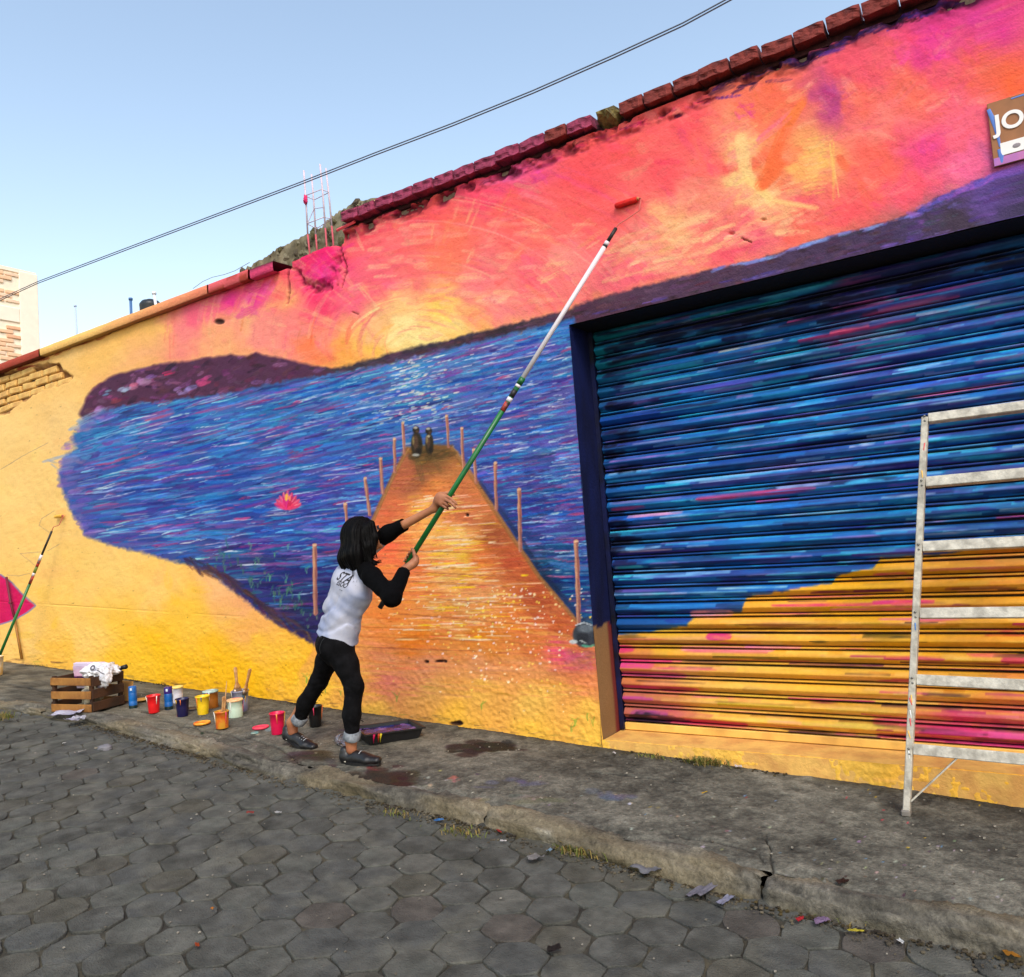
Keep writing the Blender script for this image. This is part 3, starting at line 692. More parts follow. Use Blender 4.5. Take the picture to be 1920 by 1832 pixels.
# body of the wall behind the plaster
M_CORE = mat('old_masonry', (0.26, 0.19, 0.14), 0.9, var=0.35, vscale=14, bump=0.8, bscale=30)
def part_box(name, x0, x1, y0, y1, z0, z1, m, parent, bev=0.0):
    return obj(name, box_mesh(name, (x1 - x0, y1 - y0, z1 - z0), bev), m, parent, ((x0 + x1) / 2, (y0 + y1) / 2, (z0 + z1) / 2))
xa = at_y(545, 480)[0]; xb = at_y(641, 420)[0]; zcol = float(at_y(600, 470)[2])
part_box('masonry', -14, xa, .05, .36, -.6, 3.70, M_CORE, wall_t); part_box('masonry', xa + .002, xb, .05, .36, -.6, zcol - .04, M_CORE, wall_t)
part_box('masonry', xb + .002, GX0 - .03, .05, .36, -.6, 3.85, M_CORE, wall_t); part_box('masonry', GX0 - .028, GX1 + .03, .05, .36, GZ1 + .035, 3.85, M_CORE, wall_t)
part_box('masonry', GX1 + .032, 3.2, .05, .36, -.6, 3.85, M_CORE, wall_t)
# door reveal: painted navy above, ochre at the foot
JX = np.linspace(0.004, .36, 12)
def reveal_mesh(zlo, zhi, n, colf):
    zz = np.linspace(zlo, zhi, n); V = []; C = []
    for z in zz:
        for y in JX - 0.012:
            V.append((GX0 + (vnoise(np.array([y * 9]), np.array([z * 5]), 5)[0] - .5) * .012, y, z)); C.append(colf(y, z))
    F = [(i * 12 + k, i * 12 + k + 1, (i + 1) * 12 + k + 1, (i + 1) * 12 + k) for i in range(n - 1) for k in range(11)]
    me = mesh_np('reveal', V, F, True); set_col(me, s2l(np.array(C)) * ALB); return me
zfoot = float(at_y(1127, 1177)[2])
def rc(y, z):
    t = fbm(np.array([y * 8.]), np.array([z * 2.5]), 7, 3)[0]
    if z < zfoot + (t - .5) * .03:
        return (126 + 20 * t, 98 + 12 * t, 68) if y < .2 else (112, 42, 40)
    return (4 + 10 * t, 8 + 20 * t, 36 + 50 * t)
obj('reveal', reveal_mesh(-.4, GZ1, 160, rc), M_PAINT, wall_t)
M_DARKSOF = mat('soffit_shade', pc(10, 9, 16), 0.8, var=.2, bump=.4)  # near-black colour stands in for the deep shade under the lintel
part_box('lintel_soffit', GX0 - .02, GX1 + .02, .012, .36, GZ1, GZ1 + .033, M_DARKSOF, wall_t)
M_SILLP = mat('sill_paint', pc(236, 184, 96), 0.8, color2=pc(216, 158, 84), var=.12, vscale=12, bump=.6, bscale=40)
part_box('sill', GX0 + .004, GX1, .002, .40, -.5, GZ0 - .002, M_SILLP, wall_t)
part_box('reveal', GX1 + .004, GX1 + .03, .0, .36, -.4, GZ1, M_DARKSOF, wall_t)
# small conduit stub on the wall at the far left
pa = at_y(12, 1082, -.03); pb = at_y(20, 1130, -.03); pcn = at_y(27, 1158, -.03); pd = at_y(41, 1236, -.03)
M_PIPE1 = mat('conduit_dark', pc(110, 30, 50), .6, var=.2); M_PIPE2 = mat('conduit_ochre', pc(150, 104, 40), .6, var=.3, vscale=20)
obj('conduit', tube_mesh('conduit', [pa, pb, pcn], .014), M_PIPE1, wall_t); obj('conduit', tube_mesh('conduit', [pcn, pd], .015), M_PIPE2, wall_t)
obj('conduit_clamp', box_mesh('conduit_clamp', (.06, .03, .02), .004), M_PIPE1, wall_t, pb)

# left coping: painted concrete ledge in three cast lengths
def ledge(px0, px1, colf, seed, drop=0.0, h=.085):
    x0 = at_y(px0, 690 - .378 * px0)[0]; x1 = at_y(px1, 690 - .378 * px1)[0]
    n = max(4, int((x1 - x0) / .02)); xx = np.linspace(x0, x1, n)
    prof = [(-.006, 0), (-.060, -.002), (-.066, .006), (-.068, h * .5), (-.066, h - .004), (-.060, h), (.36, h + .006), (.36, 0)]
    V = []; C = []
    for x in xx:
        for (y, z) in prof:
            k = vnoise(np.array([x * 6]), np.array([z * 20 + y * 9]), seed)[0] - .5
            V.append((x, y + k * .006, 3.715 + z + k * .007 - drop)); C.append(colf(x, z, k))
    m = len(prof)
    F = [(i * m + k, i * m + (k + 1) % m, (i + 1) * m + (k + 1) % m, (i + 1) * m + k) for i in range(n - 1) for k in range(m)]
    me = mesh_np('coping_ledge', V, F, False); set_col(me, s2l(np.array(C)) * ALB)
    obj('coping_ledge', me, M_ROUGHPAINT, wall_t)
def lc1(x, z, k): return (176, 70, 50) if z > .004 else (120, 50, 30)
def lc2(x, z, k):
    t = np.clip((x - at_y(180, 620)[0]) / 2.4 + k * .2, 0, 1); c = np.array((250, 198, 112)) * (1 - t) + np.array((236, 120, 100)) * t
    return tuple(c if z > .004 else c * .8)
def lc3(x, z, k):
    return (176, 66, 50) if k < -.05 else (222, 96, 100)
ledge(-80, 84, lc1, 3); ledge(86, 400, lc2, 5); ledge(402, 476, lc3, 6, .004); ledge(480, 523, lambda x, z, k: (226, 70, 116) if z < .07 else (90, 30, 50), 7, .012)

# right coping: a course of bricks laid flat, one gap with a mossy stone
BX = [650,681,712,746,783,821,858,895,936,981,1028,1069,1116,1166,1212,1266,1316,1374,1429,1491,1551,1618,1687,1755,1826,1900,1978,2060,2150,2250,2360]
BRV = []
for k in range(5):
    bm = bmesh.new(); add_box(bm, (0, 0, 0), (.19, .30, .074), None)
    bmesh.ops.subdivide_edges(bm, edges=bm.edges[:], cuts=5, use_grid_fill=True)
    for v in bm.verts:
        c = v.co
        rnd = 1 - .5 * max(0, abs(c.x) / .095 - .85)
        nse = vnoise(np.array([c.x * 47 + k * 5]), np.array([c.z * 40 + c.y * 14]), 40 + k)[0] - .5
        v.co = Vector((c.x + nse * .006, c.y + nse * .016, c.z * rnd + nse * .012 + (vnoise(np.array([c.x * 16 + k]), np.array([c.y * 8.]), 77)[0] - .5) * .014))
    BRV.append(bm_mesh('coping_brick', bm, False))
brick_cols = {'pink': mat('brick_pinkpaint', pc(156, 56, 88), .85, color2=pc(92, 32, 50), var=.3, vscale=16, bump=1, bscale=40),
              'red': mat('brick_redpaint', pc(132, 50, 42), .85, color2=pc(86, 34, 34), var=.3, vscale=16, bump=1, bscale=40)}
for a, b in zip(BX, BX[1:]):
    yy = 395 - .366 * ((a + b) / 2 - 640)
    x0 = at_y(a, yy)[0]; x1 = at_y(b, yy)[0]; L = x1 - x0
    if a == 1116:
        bm = bmesh.new(); bmesh.ops.create_icosphere(bm, subdivisions=3, radius=.5)
        for v in bm.verts:
            c = v.co.copy(); nse = fbm(np.array([c.x * 5 + 3]), np.array([c.y * 5 + c.z * 4]), 9, 3)[0]
            v.co = Vector((c.x * L * 1.05, c.y * .34, c.z * .13)) * (.7 + .6 * nse)
        obj('mossy_stone', bm_mesh('mossy_stone', bm), mat('moss_stone', pc(130, 116, 66), .95, color2=pc(60, 50, 30), var=.4, vscale=25, bump=1, bscale=50), wall_t, ((x0 + x1) / 2, .08, 3.915))
        continue
    col = 'pink' if a < 1028 or a == 1069 else 'red'
    v = random.randrange(5)
    me2 = BRV[v]
    key = (v, col)
    nm = 'coping_brick'
    mm = bpy.data.meshes.get('cb_%d_%s' % key)
    if mm is None:
        mm = me2.copy(); mm.name = 'cb_%d_%s' % key; mm.materials.append(brick_cols[col])
    o = obj('coping_brick', mm, None, wall_t, ((x0 + x1) / 2, .085 + random.uniform(-.012, .012), 3.918 + random.uniform(-.007, .007) + (.01 if a > 1500 else 0)), (random.uniform(-.03, .03), random.uniform(-.03, .03), random.uniform(-.02, .02)))
    o.scale = (L * .955 / .19, 1, 1)
# mortar bed the bricks sit in
bm = bmesh.new(); add_box(bm, ((xb + 3.2) / 2, .12, 3.884), (3.2 - xb, .19, .062)); obj('mortar_bed', bm_mesh('mortar_bed', bm), mat('mortar_dark', pc(70, 34, 40), .95, var=.4, bump=1), wall_t)
bm = bmesh.new()
for c, s in [((at_y(690, 378)[0], .1, 4.0), .05), ((at_y(676, 384)[0], .12, 3.985), .045)]:
    r = bmesh.ops.create_icosphere(bm, subdivisions=2, radius=s)
    for v in r['verts']: v.co = Vector((v.co.x * 1.7, v.co.y * 1.3, v.co.z * .8)) * random.uniform(.85, 1.1) + Vector(c)
obj('plaster_lump', bm_mesh('plaster_lump', bm), mat('lump', pc(240, 214, 140), .9, var=.2, bump=.6), wall_t)
bm = bmesh.new(); c = at_y(1446, 96, .12); vs = [bm.verts.new(Vector(c) + Vector(d)) for d in [(-.07, 0, -.03), (.05, 0, -.02), (.02, 0, .045), (-.07, .1, -.03), (.05, .1, -.02), (.02, .1, .045)]]
for f in [(0, 1, 2), (5, 4, 3), (0, 3, 4, 1), (1, 4, 5, 2), (2, 5, 3, 0)]: bm.faces.new([vs[i] for i in f])
obj('broken_tile', bm_mesh('broken_tile', bm), mat('tile_olive', pc(110, 96, 74), .9, var=.3, bump=.6), wall_t)
# splinter of batten lying in the broken joint
obj('batten', tube_mesh('batten', [at_y(632, 432, -.03), at_y(665, 416, -.03)], .012, 5, False), mat('batten_pink', pc(244, 90, 100), .8, var=.2), wall_t)

# ------------------------------------------------------------------ roller shutter
SH = thing('roller_shutter', 'corrugated metal roller shutter painted with blue water above a yellow shore', 'shutter', (GX0, GY, GZ0))
shloc = np.array([GX0, GY, GZ0])
gcol = np.arange(1040, 1965, 2.4); gx = np.array([at_y(p, 1000, GY)[0] for p in gcol]); gx = gx[(gx > GX0 + .0) & (gx < GX1)]
gx = np.concatenate([gx, np.arange(gx[-1] + .06, GX1, .06)])
gzs = np.arange(GZ0, GZ1, .0055)
G = Canvas(gx, gzs, GY)
GBL = [(1160,650,10,120,138),(1300,650,10,90,152),(1500,560,16,50,110),(1700,520,56,44,120),(1900,520,16,88,152),(1600,600,176,54,118),(1450,680,24,100,164),(1300,750,20,102,180),(1200,800,12,66,132),(1500,750,30,122,196),(1700,700,36,54,144),(1850,650,24,112,186),(1300,900,16,90,166),(1500,850,54,78,164),(1700,800,34,112,186),(1200,950,10,80,146),(1400,950,16,112,186),(1600,950,14,90,166),(1800,900,14,58,124),(1900,850,8,58,112),(1200,1050,8,68,134),(1350,1080,8,92,166),(1550,1030,12,68,144),(1850,980,8,48,112)]
GYL = [(1250,1190,215,166,40),(1400,1180,232,160,40),(1600,1100,228,166,16),(1800,1080,196,134,16),(1880,1050,204,122,28),(1200,1260,200,116,60),(1300,1250,228,170,78),(1500,1200,238,172,50),(1700,1200,234,166,22),(1900,1150,228,152,28),(1200,1320,176,96,80),(1350,1320,228,182,68),(1550,1300,240,178,50),(1800,1280,230,168,40),(1250,1370,180,56,108),(1400,1370,234,188,80),(1600,1380,244,192,80),(1800,1360,212,58,100),(1850,1420,156,36,88),(1550,1400,244,192,86)]
G.base(GBL, None, 3, 10)
P_SH = [(1100,1192),(1200,1186),(1290,1172),(1300,1155),(1390,1146),(1400,1118),(1560,1092),(1570,1078),(1640,1062),(1650,1046),(1760,1040),(1960,1002),(2600,960),(2600,1600),(1100,1450)]
M_Y = G.poly(P_SH, 3, 2, 13, 14); G.base(GYL, M_Y, 3, 10)
M_B = 1 - M_Y
for k in range(1500):
    x = U(1100, 1930); y = U(470, 1185)
    if G.mget(M_B, x, y) < .5: continue
    loc = G.get(x, y); r = RNG.random()
    c = pick([(10,108,180),(8,84,156),(20,146,212),(36,36,120),(66,46,134),(8,54,110),(8,134,180),(6,24,80),(90,80,166),(8,16,56),(14,124,200)])
    c = np.array(c) * .78 + loc * .22
    G.stroke(along(x, y, U(40, 260)), U(4, 12), jit(c, 10), U(.5, .95), .75, .4, mask=M_B)
for k in range(520):
    x = U(1130, 1900); y = U(560, 1130); G.stroke(along(x, y, U(30, 150)), U(2.5, 6), jit(pick([(110,190,228),(60,180,226),(150,180,218),(40,190,206),(140,110,190),(30,160,220)]), 8), U(.5, .9), .6, .35, mask=M_B)
for (x, y, L, w_, c) in [(1480,604,200,9,(205,66,126)),(1500,640,220,8,(220,50,120)),(1620,590,180,10,(222,70,130)),(1690,560,190,8,(180,60,140)),(1560,625,70,10,(250,80,120)),(1310,935,220,10,(205,50,110)),(1180,968,100,8,(230,150,190)),(1150,955,60,7,(200,60,120)),(1420,940,60,8,(200,70,150)),(1580,700,120,6,(140,80,170)),(1740,850,120,7,(70,180,200)),(1760,950,140,9,(40,160,200)),(1680,470,140,4,(200,180,150)),(1350,660,120,4,(220,220,190)),(1150,640,240,8,(30,150,170)),(1300,600,200,6,(30,150,150)),(1870,970,60,10,(200,50,110)),(1150,1035,110,6,(220,170,200)),(1140,1115,150,6,(160,170,220)),(1400,880,200,7,(140,120,190)),(1250,905,200,6,(120,190,225)),(1700,745,200,6,(200,80,140)),(1150,1030,90,6,(130,190,230)),(1190,1080,130,6,(110,180,225)),(1600,1040,200,8,(80,50,140))]:
    G.stroke(along(x, y, L), w_, c, .85, .35, .35, mask=M_B)
for k in range(150):
    x = U(1120, 1930); y = 640 - .229 * (x - 1138) + abs(RNG.normal(0, 26)); G.stroke(along(x, y, U(30, 120)), U(5, 12), jit(pick([(8,12,44),(10,26,70),(16,12,50),(6,8,24)]), 5), .75, .4, .4, mask=M_B)  # dark navy paint that also carries painted shade below the lintel
for k in range(60):
    x = U(1140, 1175); y = U(640, 1160); G.stroke(along(x - 10, y, U(15, 45)), U(5, 12), jit(pick([(6,10,40),(8,30,80),(14,14,60)]), 5), .8, .4, .4, mask=M_B)
for k in range(620):
    x = U(1150, 1930); y = U(1040, 1460)
    if G.mget(M_Y, x, y) < .5: continue
    c = G.get(x, y) * .45 + np.array(pick([(226,166,30),(240,190,100),(210,146,30),(244,204,124),(190,134,30),(234,166,110),(160,120,30),(240,150,150)])) * .55
    G.stroke(along(x, y, U(30, 170)), U(4, 12), jit(c, 7), U(.35, .8), .3, .4, mask=M_Y)
for (x, y, L, w_, c) in [(1450,1134,210,6,(210,40,100)),(1560,1142,180,7,(240,110,150)),(1640,1128,110,9,(222,40,110)),(1300,1150,70,18,(238,150,160)),(1330,1192,40,14,(205,40,120)),(1280,1215,170,10,(240,140,150)),(1400,1212,100,9,(242,130,170)),(1160,1215,26,14,(205,40,110)),(1160,1238,100,8,(200,30,100)),(1165,1245,60,12,(214,60,140)),(1165,1262,120,10,(216,70,130)),(1170,1285,140,9,(200,40,110)),(1240,1290,60,12,(190,20,80)),(1165,1306,60,9,(180,60,140)),(1190,1336,60,16,(150,60,130)),(1180,1350,60,22,(60,10,50)),(1250,1348,150,12,(190,20,80)),(1200,1372,110,12,(190,80,140)),(1300,1376,110,9,(200,80,150)),(1240,1385,80,10,(50,14,50)),(1170,1380,60,24,(30,4,26)),(1340,1230,120,5,(120,100,40)),(1620,1192,90,9,(60,56,10)),(1660,1232,110,8,(200,40,100)),(1690,1240,200,7,(70,10,40)),(1880,1236,60,12,(190,20,90)),(1900,1170,50,8,(205,50,110)),(1480,1308,160,5,(200,40,120)),(1350,1318,140,8,(190,160,30)),(1640,1350,180,14,(226,60,120)),(1740,1366,190,12,(228,60,130)),(1620,1395,90,10,(230,110,150)),(1690,1415,110,16,(120,20,70)),(1800,1425,140,18,(130,20,80)),(1330,1385,90,6,(190,40,120)),(1480,1370,170,5,(60,20,50)),(1850,1300,70,8,(170,60,90)),(1240,1400,70,6,(240,140,110))]:
    G.stroke(along(x, y, L), w_, c, .9, .3, .3)
for k in range(46):
    x = U(1160, 1250); y = 1332 + (x - 1160) * .06 + U(0, 62); G.stroke(along(x, y, U(14, 70)), U(4, 12), jit(pick([(20,4,22),(44,10,44),(16,8,14),(120,30,90),(30,6,30)]), 6), U(.5, .9), .5, .4)
for k in range(60):
    x = U(1640, 1930); y = 1395 + (x - 1640) * .1 + U(-40, 26); G.stroke(along(x, y, U(30, 130)), U(4, 12), jit(pick([(150,24,80),(210,50,110),(90,14,56),(226,80,140)]), 8), U(.4, .8), .5, .4)
for k in range(170):
    x = U(1150, 1930); y = U(1060, 1450)
    if G.mget(M_Y, x, y) > .5: G.stroke(along(x, y, U(30, 200)), U(2, 6), jit(pick([(40,14,30),(180,30,100),(214,50,120),(30,24,8),(110,70,20),(222,90,150),(90,16,60)]), 8), U(.4, .85), .7, .4, mask=M_Y)
for k in range(26): G.dot(1235 + RNG.normal(0, 8), 1395 + RNG.normal(0, 6), U(2, 5), U(2, 4), jit(pick([(220,50,120),(90,20,70),(240,190,100)]), 8), .8)
GA_ = G.albedo()
NS = 27; sh = (GZ1 - .0 - (GZ0 + .05)) / NS
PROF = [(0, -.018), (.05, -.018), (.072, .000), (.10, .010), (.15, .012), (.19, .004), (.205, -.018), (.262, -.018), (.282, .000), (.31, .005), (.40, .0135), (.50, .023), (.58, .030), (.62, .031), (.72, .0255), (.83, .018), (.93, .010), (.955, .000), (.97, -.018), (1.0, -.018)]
M_SLAT = mat('shutter_paint', attr='paint', rough=.55, var=.10, vscale=30, bump=.12, bscale=40, spec=.3)
xloc = gx[(gx > GX0 + .03)]
for k in range(NS):
    z0 = GZ0 + .05 + k * sh
    V = []; Cc = []
    ii = np.searchsorted(gx, xloc).clip(0, len(gx) - 1)
    dent = (fbm(xloc * 1.3, np.full_like(xloc, k * 3.3), 200, 2) - .5) * .008
    for t, yo in PROF:
        z = z0 + t * sh
        jx = np.searchsorted(gzs, z).clip(0, len(gzs) - 1)
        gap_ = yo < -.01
        V.append(np.stack([xloc - shloc[0], -yo - dent, np.full_like(xloc, z - shloc[2]) + (fbm(xloc * .8, np.full_like(xloc, k * 1.7), 201, 2) - .5) * .006], 1)); Cc.append(GA_[jx, ii] * (.10 if gap_ else 1.0))      # grooves darkened: the shade between slats is put into the colour
    n = len(xloc); m = len(PROF)
    V = np.concatenate(V); Cc = np.concatenate(Cc)
    a_, b_ = np.meshgrid(np.arange(m - 1), np.arange(n - 1), indexing='ij')
    F = np.stack([a_ * n + b_, a_ * n + b_ + 1, (a_ + 1) * n + b_ + 1, (a_ + 1) * n + b_], -1).reshape(-1, 4)
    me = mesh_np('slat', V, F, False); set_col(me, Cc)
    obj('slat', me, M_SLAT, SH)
M_BAR = mat('shutter_bar', pc(246, 196, 96), .6, color2=pc(222, 170, 84), var=.15, vscale=6)
part = part_box('bottom_bar', .03, GX1 - GX0, -.018, .012, .002, .049, M_BAR, SH, .004)
M_RAIL = mat('guide_rail', pc(12, 22, 70), .5, color2=pc(8, 10, 24), var=.3)
bm = bmesh.new(); add_box(bm, (.018, -.03, (GZ1 - GZ0) / 2), (.03, .012, GZ1 - GZ0 - .01)); add_box(bm, (.018, .018, (GZ1 - GZ0) / 2), (.03, .012, GZ1 - GZ0 - .01)); add_box(bm, (.006, -.006, (GZ1 - GZ0) / 2), (.008, .034, GZ1 - GZ0 - .01))
obj('guide_rail', bm_mesh('guide_rail', bm), M_RAIL, SH)
bm = bmesh.new(); add_box(bm, ((GX1 - GX0) / 2, .07, (GZ1 - GZ0) / 2), (GX1 - GX0 + .1, .02, GZ1 - GZ0 + .1)); obj('backing_sheet', bm_mesh('backing_sheet', bm), M_RAIL, SH)

# ------------------------------------------------------------------ ground, pavement, kerb, road
M_EARTH = mat('joint_earth', pc(54, 51, 43, .85), .95, color2=pc(78, 73, 57, .85), var=.4, vscale=10, bump=1, bscale=50)
xx = np.array([-260, -60, -14, 0, 14, 60, 260.]); yy = np.array([-260, -60, -20, -1.42, 0.4, 60, 260.])
V = [(x, y, float(np.clip(x, -40, 40)) * GA + GB - KERB_H - .075) for y in yy for x in xx]
F = [(i * 7 + k, i * 7 + k + 1, (i + 1) * 7 + k + 1, (i + 1) * 7 + k) for i in range(6) for k in range(6)]
gr = obj('ground', mesh_np('ground', V, F), M_EARTH); gr['kind'] = 'structure'; gr['label'] = 'dark packed earth showing between the street pavers'

YK = -1.30
def kerb_y(x): return YK + .05 * np.sin(x * 1.7) + np.clip((-3.2 - np.asarray(x)) / 1.6, 0, 1) * .16
def kh(x):
    """step from pavement to road; it fades out uphill of the painter"""
    return np.interp(x, [-9, -6, -4, -2.2, 0], [.03, .035, .045, .062, .080])
def rz(x): return float(gz(x) - kh(x))
# pavement canvas: reuse the paint tools on a horizontal sheet
sx = np.array([on_ground(p, 1450)[0] for p in np.arange(-30, 1960, 2.2)])
sx = np.concatenate([np.arange(-14, sx[0] - .05, .1), sx, np.arange(sx[-1] + .05, 3.2, .05)])
sy = np.concatenate([np.arange(-1.33, -.02, .0125), [0.0, .04]])
class Floor(Canvas):
    def __init__(s, xs, ys, off=0.0):
        s.xs = np.asarray(xs); s.zs = np.asarray(ys); s.off = off
        s.X, s.Z = np.meshgrid(s.xs, s.zs)
        P = np.stack([s.X.ravel(), s.Z.ravel(), gz(s.X.ravel()) + off], 1); px, py = project(P)
        s.PX = px.reshape(s.X.shape).astype(np.float32); s.PY = py.reshape(s.X.shape).astype(np.float32); s.C = np.zeros(s.X.shape + (3,), np.float32)
    def w3(s, p): g = on_ground(p[0], p[1], s.off); return g[0], g[1]
    def idx(s, pts, m):
        w = [s.w3(p) for p in pts]; d = .02 + m * .006
        return slice(*np.searchsorted(s.zs, (min(p[1] for p in w) - d, max(p[1] for p in w) + d))), slice(*np.searchsorted(s.xs, (min(p[0] for p in w) - d, max(p[0] for p in w) + d)))
FL = Floor(sx, sy)
n0 = fbm(FL.X * 2.2, FL.Z * 2.2, 301, 5); n1 = fbm(FL.X * 14, FL.Z * 14, 302, 4); n2 = fbm(FL.X * 50, FL.Z * 50, 303, 2)
g = 94 + (n0 - .5) * 84 + (n1 - .5) * 66 + (n2 - .5) * 44
FL.C = np.stack([g * 1.01, g * .985, g * .88], -1).astype(np.float32)
warm = np.clip((n0 - .45) * 3, 0, 1)[..., None] * np.clip((-2.8 - FL.X) / 1.5, 0, 1)[..., None]
FL.C = FL.C * (1 - .35 * warm) + np.array((112, 98, 70)) * .35 * warm
def blot(x, y, rx, ry, col, n=22, a=.6):
    for q in range(n):
        xx_ = x + RNG.normal(0, rx * .5); yy_ = y + RNG.normal(0, ry * .5); FL.dot(xx_, yy_, rx * U(.15, .5), ry * U(.15, .5), jit(col, 6), a, .5)
blot(905, 1402, 52, 11, (42, 32, 28), 70, .7); blot(720, 1460, 60, 16, (48, 34, 26), 44, .55); blot(600, 1420, 60, 12, (60, 48, 36), 24, .5); blot(700, 1440, 20, 6, (110, 50, 50), 8, .5)
blot(465, 1465, 18, 12, (190, 186, 166), 26, .8); blot(725, 1518, 18, 12, (160, 156, 146), 22, .6); blot(760, 1475, 40, 3, (140, 134, 126), 12, .5); blot(850, 1462, 14, 5, (170, 100, 92), 10, .6)
blot(575, 1462, 14, 16, (40, 32, 26), 18, .7); blot(500, 1370, 24, 5, (120, 150, 146), 5, .5); blot(690, 1368, 40, 10, (96, 76, 96), 12, .5); blot(1150, 1490, 40, 12, (84, 88, 110), 10, .4); blot(960, 1470, 50, 10, (80, 84, 110), 10, .4)
blot(270, 1420, 50, 16, (120, 104, 66), 20, .5); blot(200, 1360, 60, 12, (70, 60, 48), 18, .5); blot(1000, 1500, 60, 10, (104, 98, 80), 14, .4); blot(880, 1500, 40, 10, (110, 104, 70), 10, .4)
for k in range(260):
    x = U(300, 1900); y = 1330 + .15 * (x - 300) + U(20, 200); r = U(.8, 2.2); FL.dot(x, y, r * 1.6, r, jit(pick([(170,168,160),(190,188,184),(56,48,42),(150,140,110),(150,130,130)]), 12), U(.5, .9))
for c in [(120,150,190),(220,180,40),(180,60,70),(90,140,180)]:
    for q in range(7): FL.dot(U(1150, 1900), U(1480, 1620), U(1, 2.6), U(.8, 1.4), c, .8)
CR = []
for pts in [[(232,1305),(260,1330),(300,1345),(345,1360),(420,1375),(470,1390)],[(0,1282),(60,1292),(100,1300)],[(560,1450),(575,1480),(568,1500)],[(1440,1560),(1447,1660),(1440,1700)],[(1100,1445),(1180,1452),(1290,1470)],[(860,1500),(1000,1535),(1150,1560)],[(300,1395),(420,1420),(540,1455)],[(460,1380),(520,1400),(560,1430),(640,1440)],[(1230,1560),(1420,1600),(1460,1640)]]:
    p2 = []
    for a_, b_ in zip(pts, pts[1:]):
        for t in np.linspace(0, 1, 7)[:-1]: p2.append((a_[0] + (b_[0] - a_[0]) * t + RNG.normal(0, 3), a_[1] + (b_[1] - a_[1]) * t + RNG.normal(0, 1.6)))
    CR.append(p2 + [pts[-1]])
ck = np.zeros(FL.X.shape, np.float32)
tmp = FL.C.copy(); FL.C = np.zeros_like(tmp)
for p2 in CR: FL.stroke(p2, 2.6, (1, 1, 1), 1, .5, .35, hard=.8)
ck = FL.C[..., 0].copy(); FL.C = tmp; FL.fill(ck, (34, 30, 26), .85)
wallband = np.clip(1 - (-FL.Z) / .10, 0, 1) * np.clip(fbm(FL.X * 9, FL.Z * 20, 305, 3) * 2.2 - .6, 0, 1); FL.fill(wallband, (60, 52, 36), .7)
hgt = (fbm(FL.X * 1.5, FL.Z * 2, 310, 3) - .5) * .03 + (n1 - .5) * .010 + (n2 - .5) * .004 - ck * .02
edge = np.clip((FL.Z - kerb_y(FL.X) - .12) / .06, 0, 1); hgt -= (1 - edge) * .012
left_ramp = np.clip((-4.2 - FL.X) / 1.5, 0, 1) * np.clip((-.75 - FL.Z) / .5, 0, 1); hgt -= left_ramp * .03
V = np.stack([FL.X, FL.Z, gz(FL.X) + hgt], -1).reshape(-1, 3); ny, nxx = FL.X.shape
a_, b_ = np.meshgrid(np.arange(ny - 1), np.arange(nxx - 1), indexing='ij')
F = np.stack([a_ * nxx + b_, a_ * nxx + b_ + 1, (a_ + 1) * nxx + b_ + 1, (a_ + 1) * nxx + b_], -1).reshape(-1, 4)
# drop the strip now covered by the kerb
fy = (FL.Z[:-1, :-1] + FL.Z[1:, 1:]).ravel() / 2; fx = (FL.X[:-1, :-1] + FL.X[1:, 1:]).ravel() / 2
F = F[fy > kerb_y(fx) + .115]
me = mesh_np('pavement', V, F, True); set_col(me, s2l(np.clip(FL.C, 0, 255)).reshape(-1, 3) * .92)
M_CONC = mat('pavement_concrete', attr='paint', rough=.9, var=.38, vscale=70, bump=1.0, bscale=90, spec=.2, detail=10)
PAVE = obj('pavement', me, M_CONC); PAVE['kind'] = 'structure'; PAVE['label'] = 'worn grey concrete pavement with cracks and paint stains'
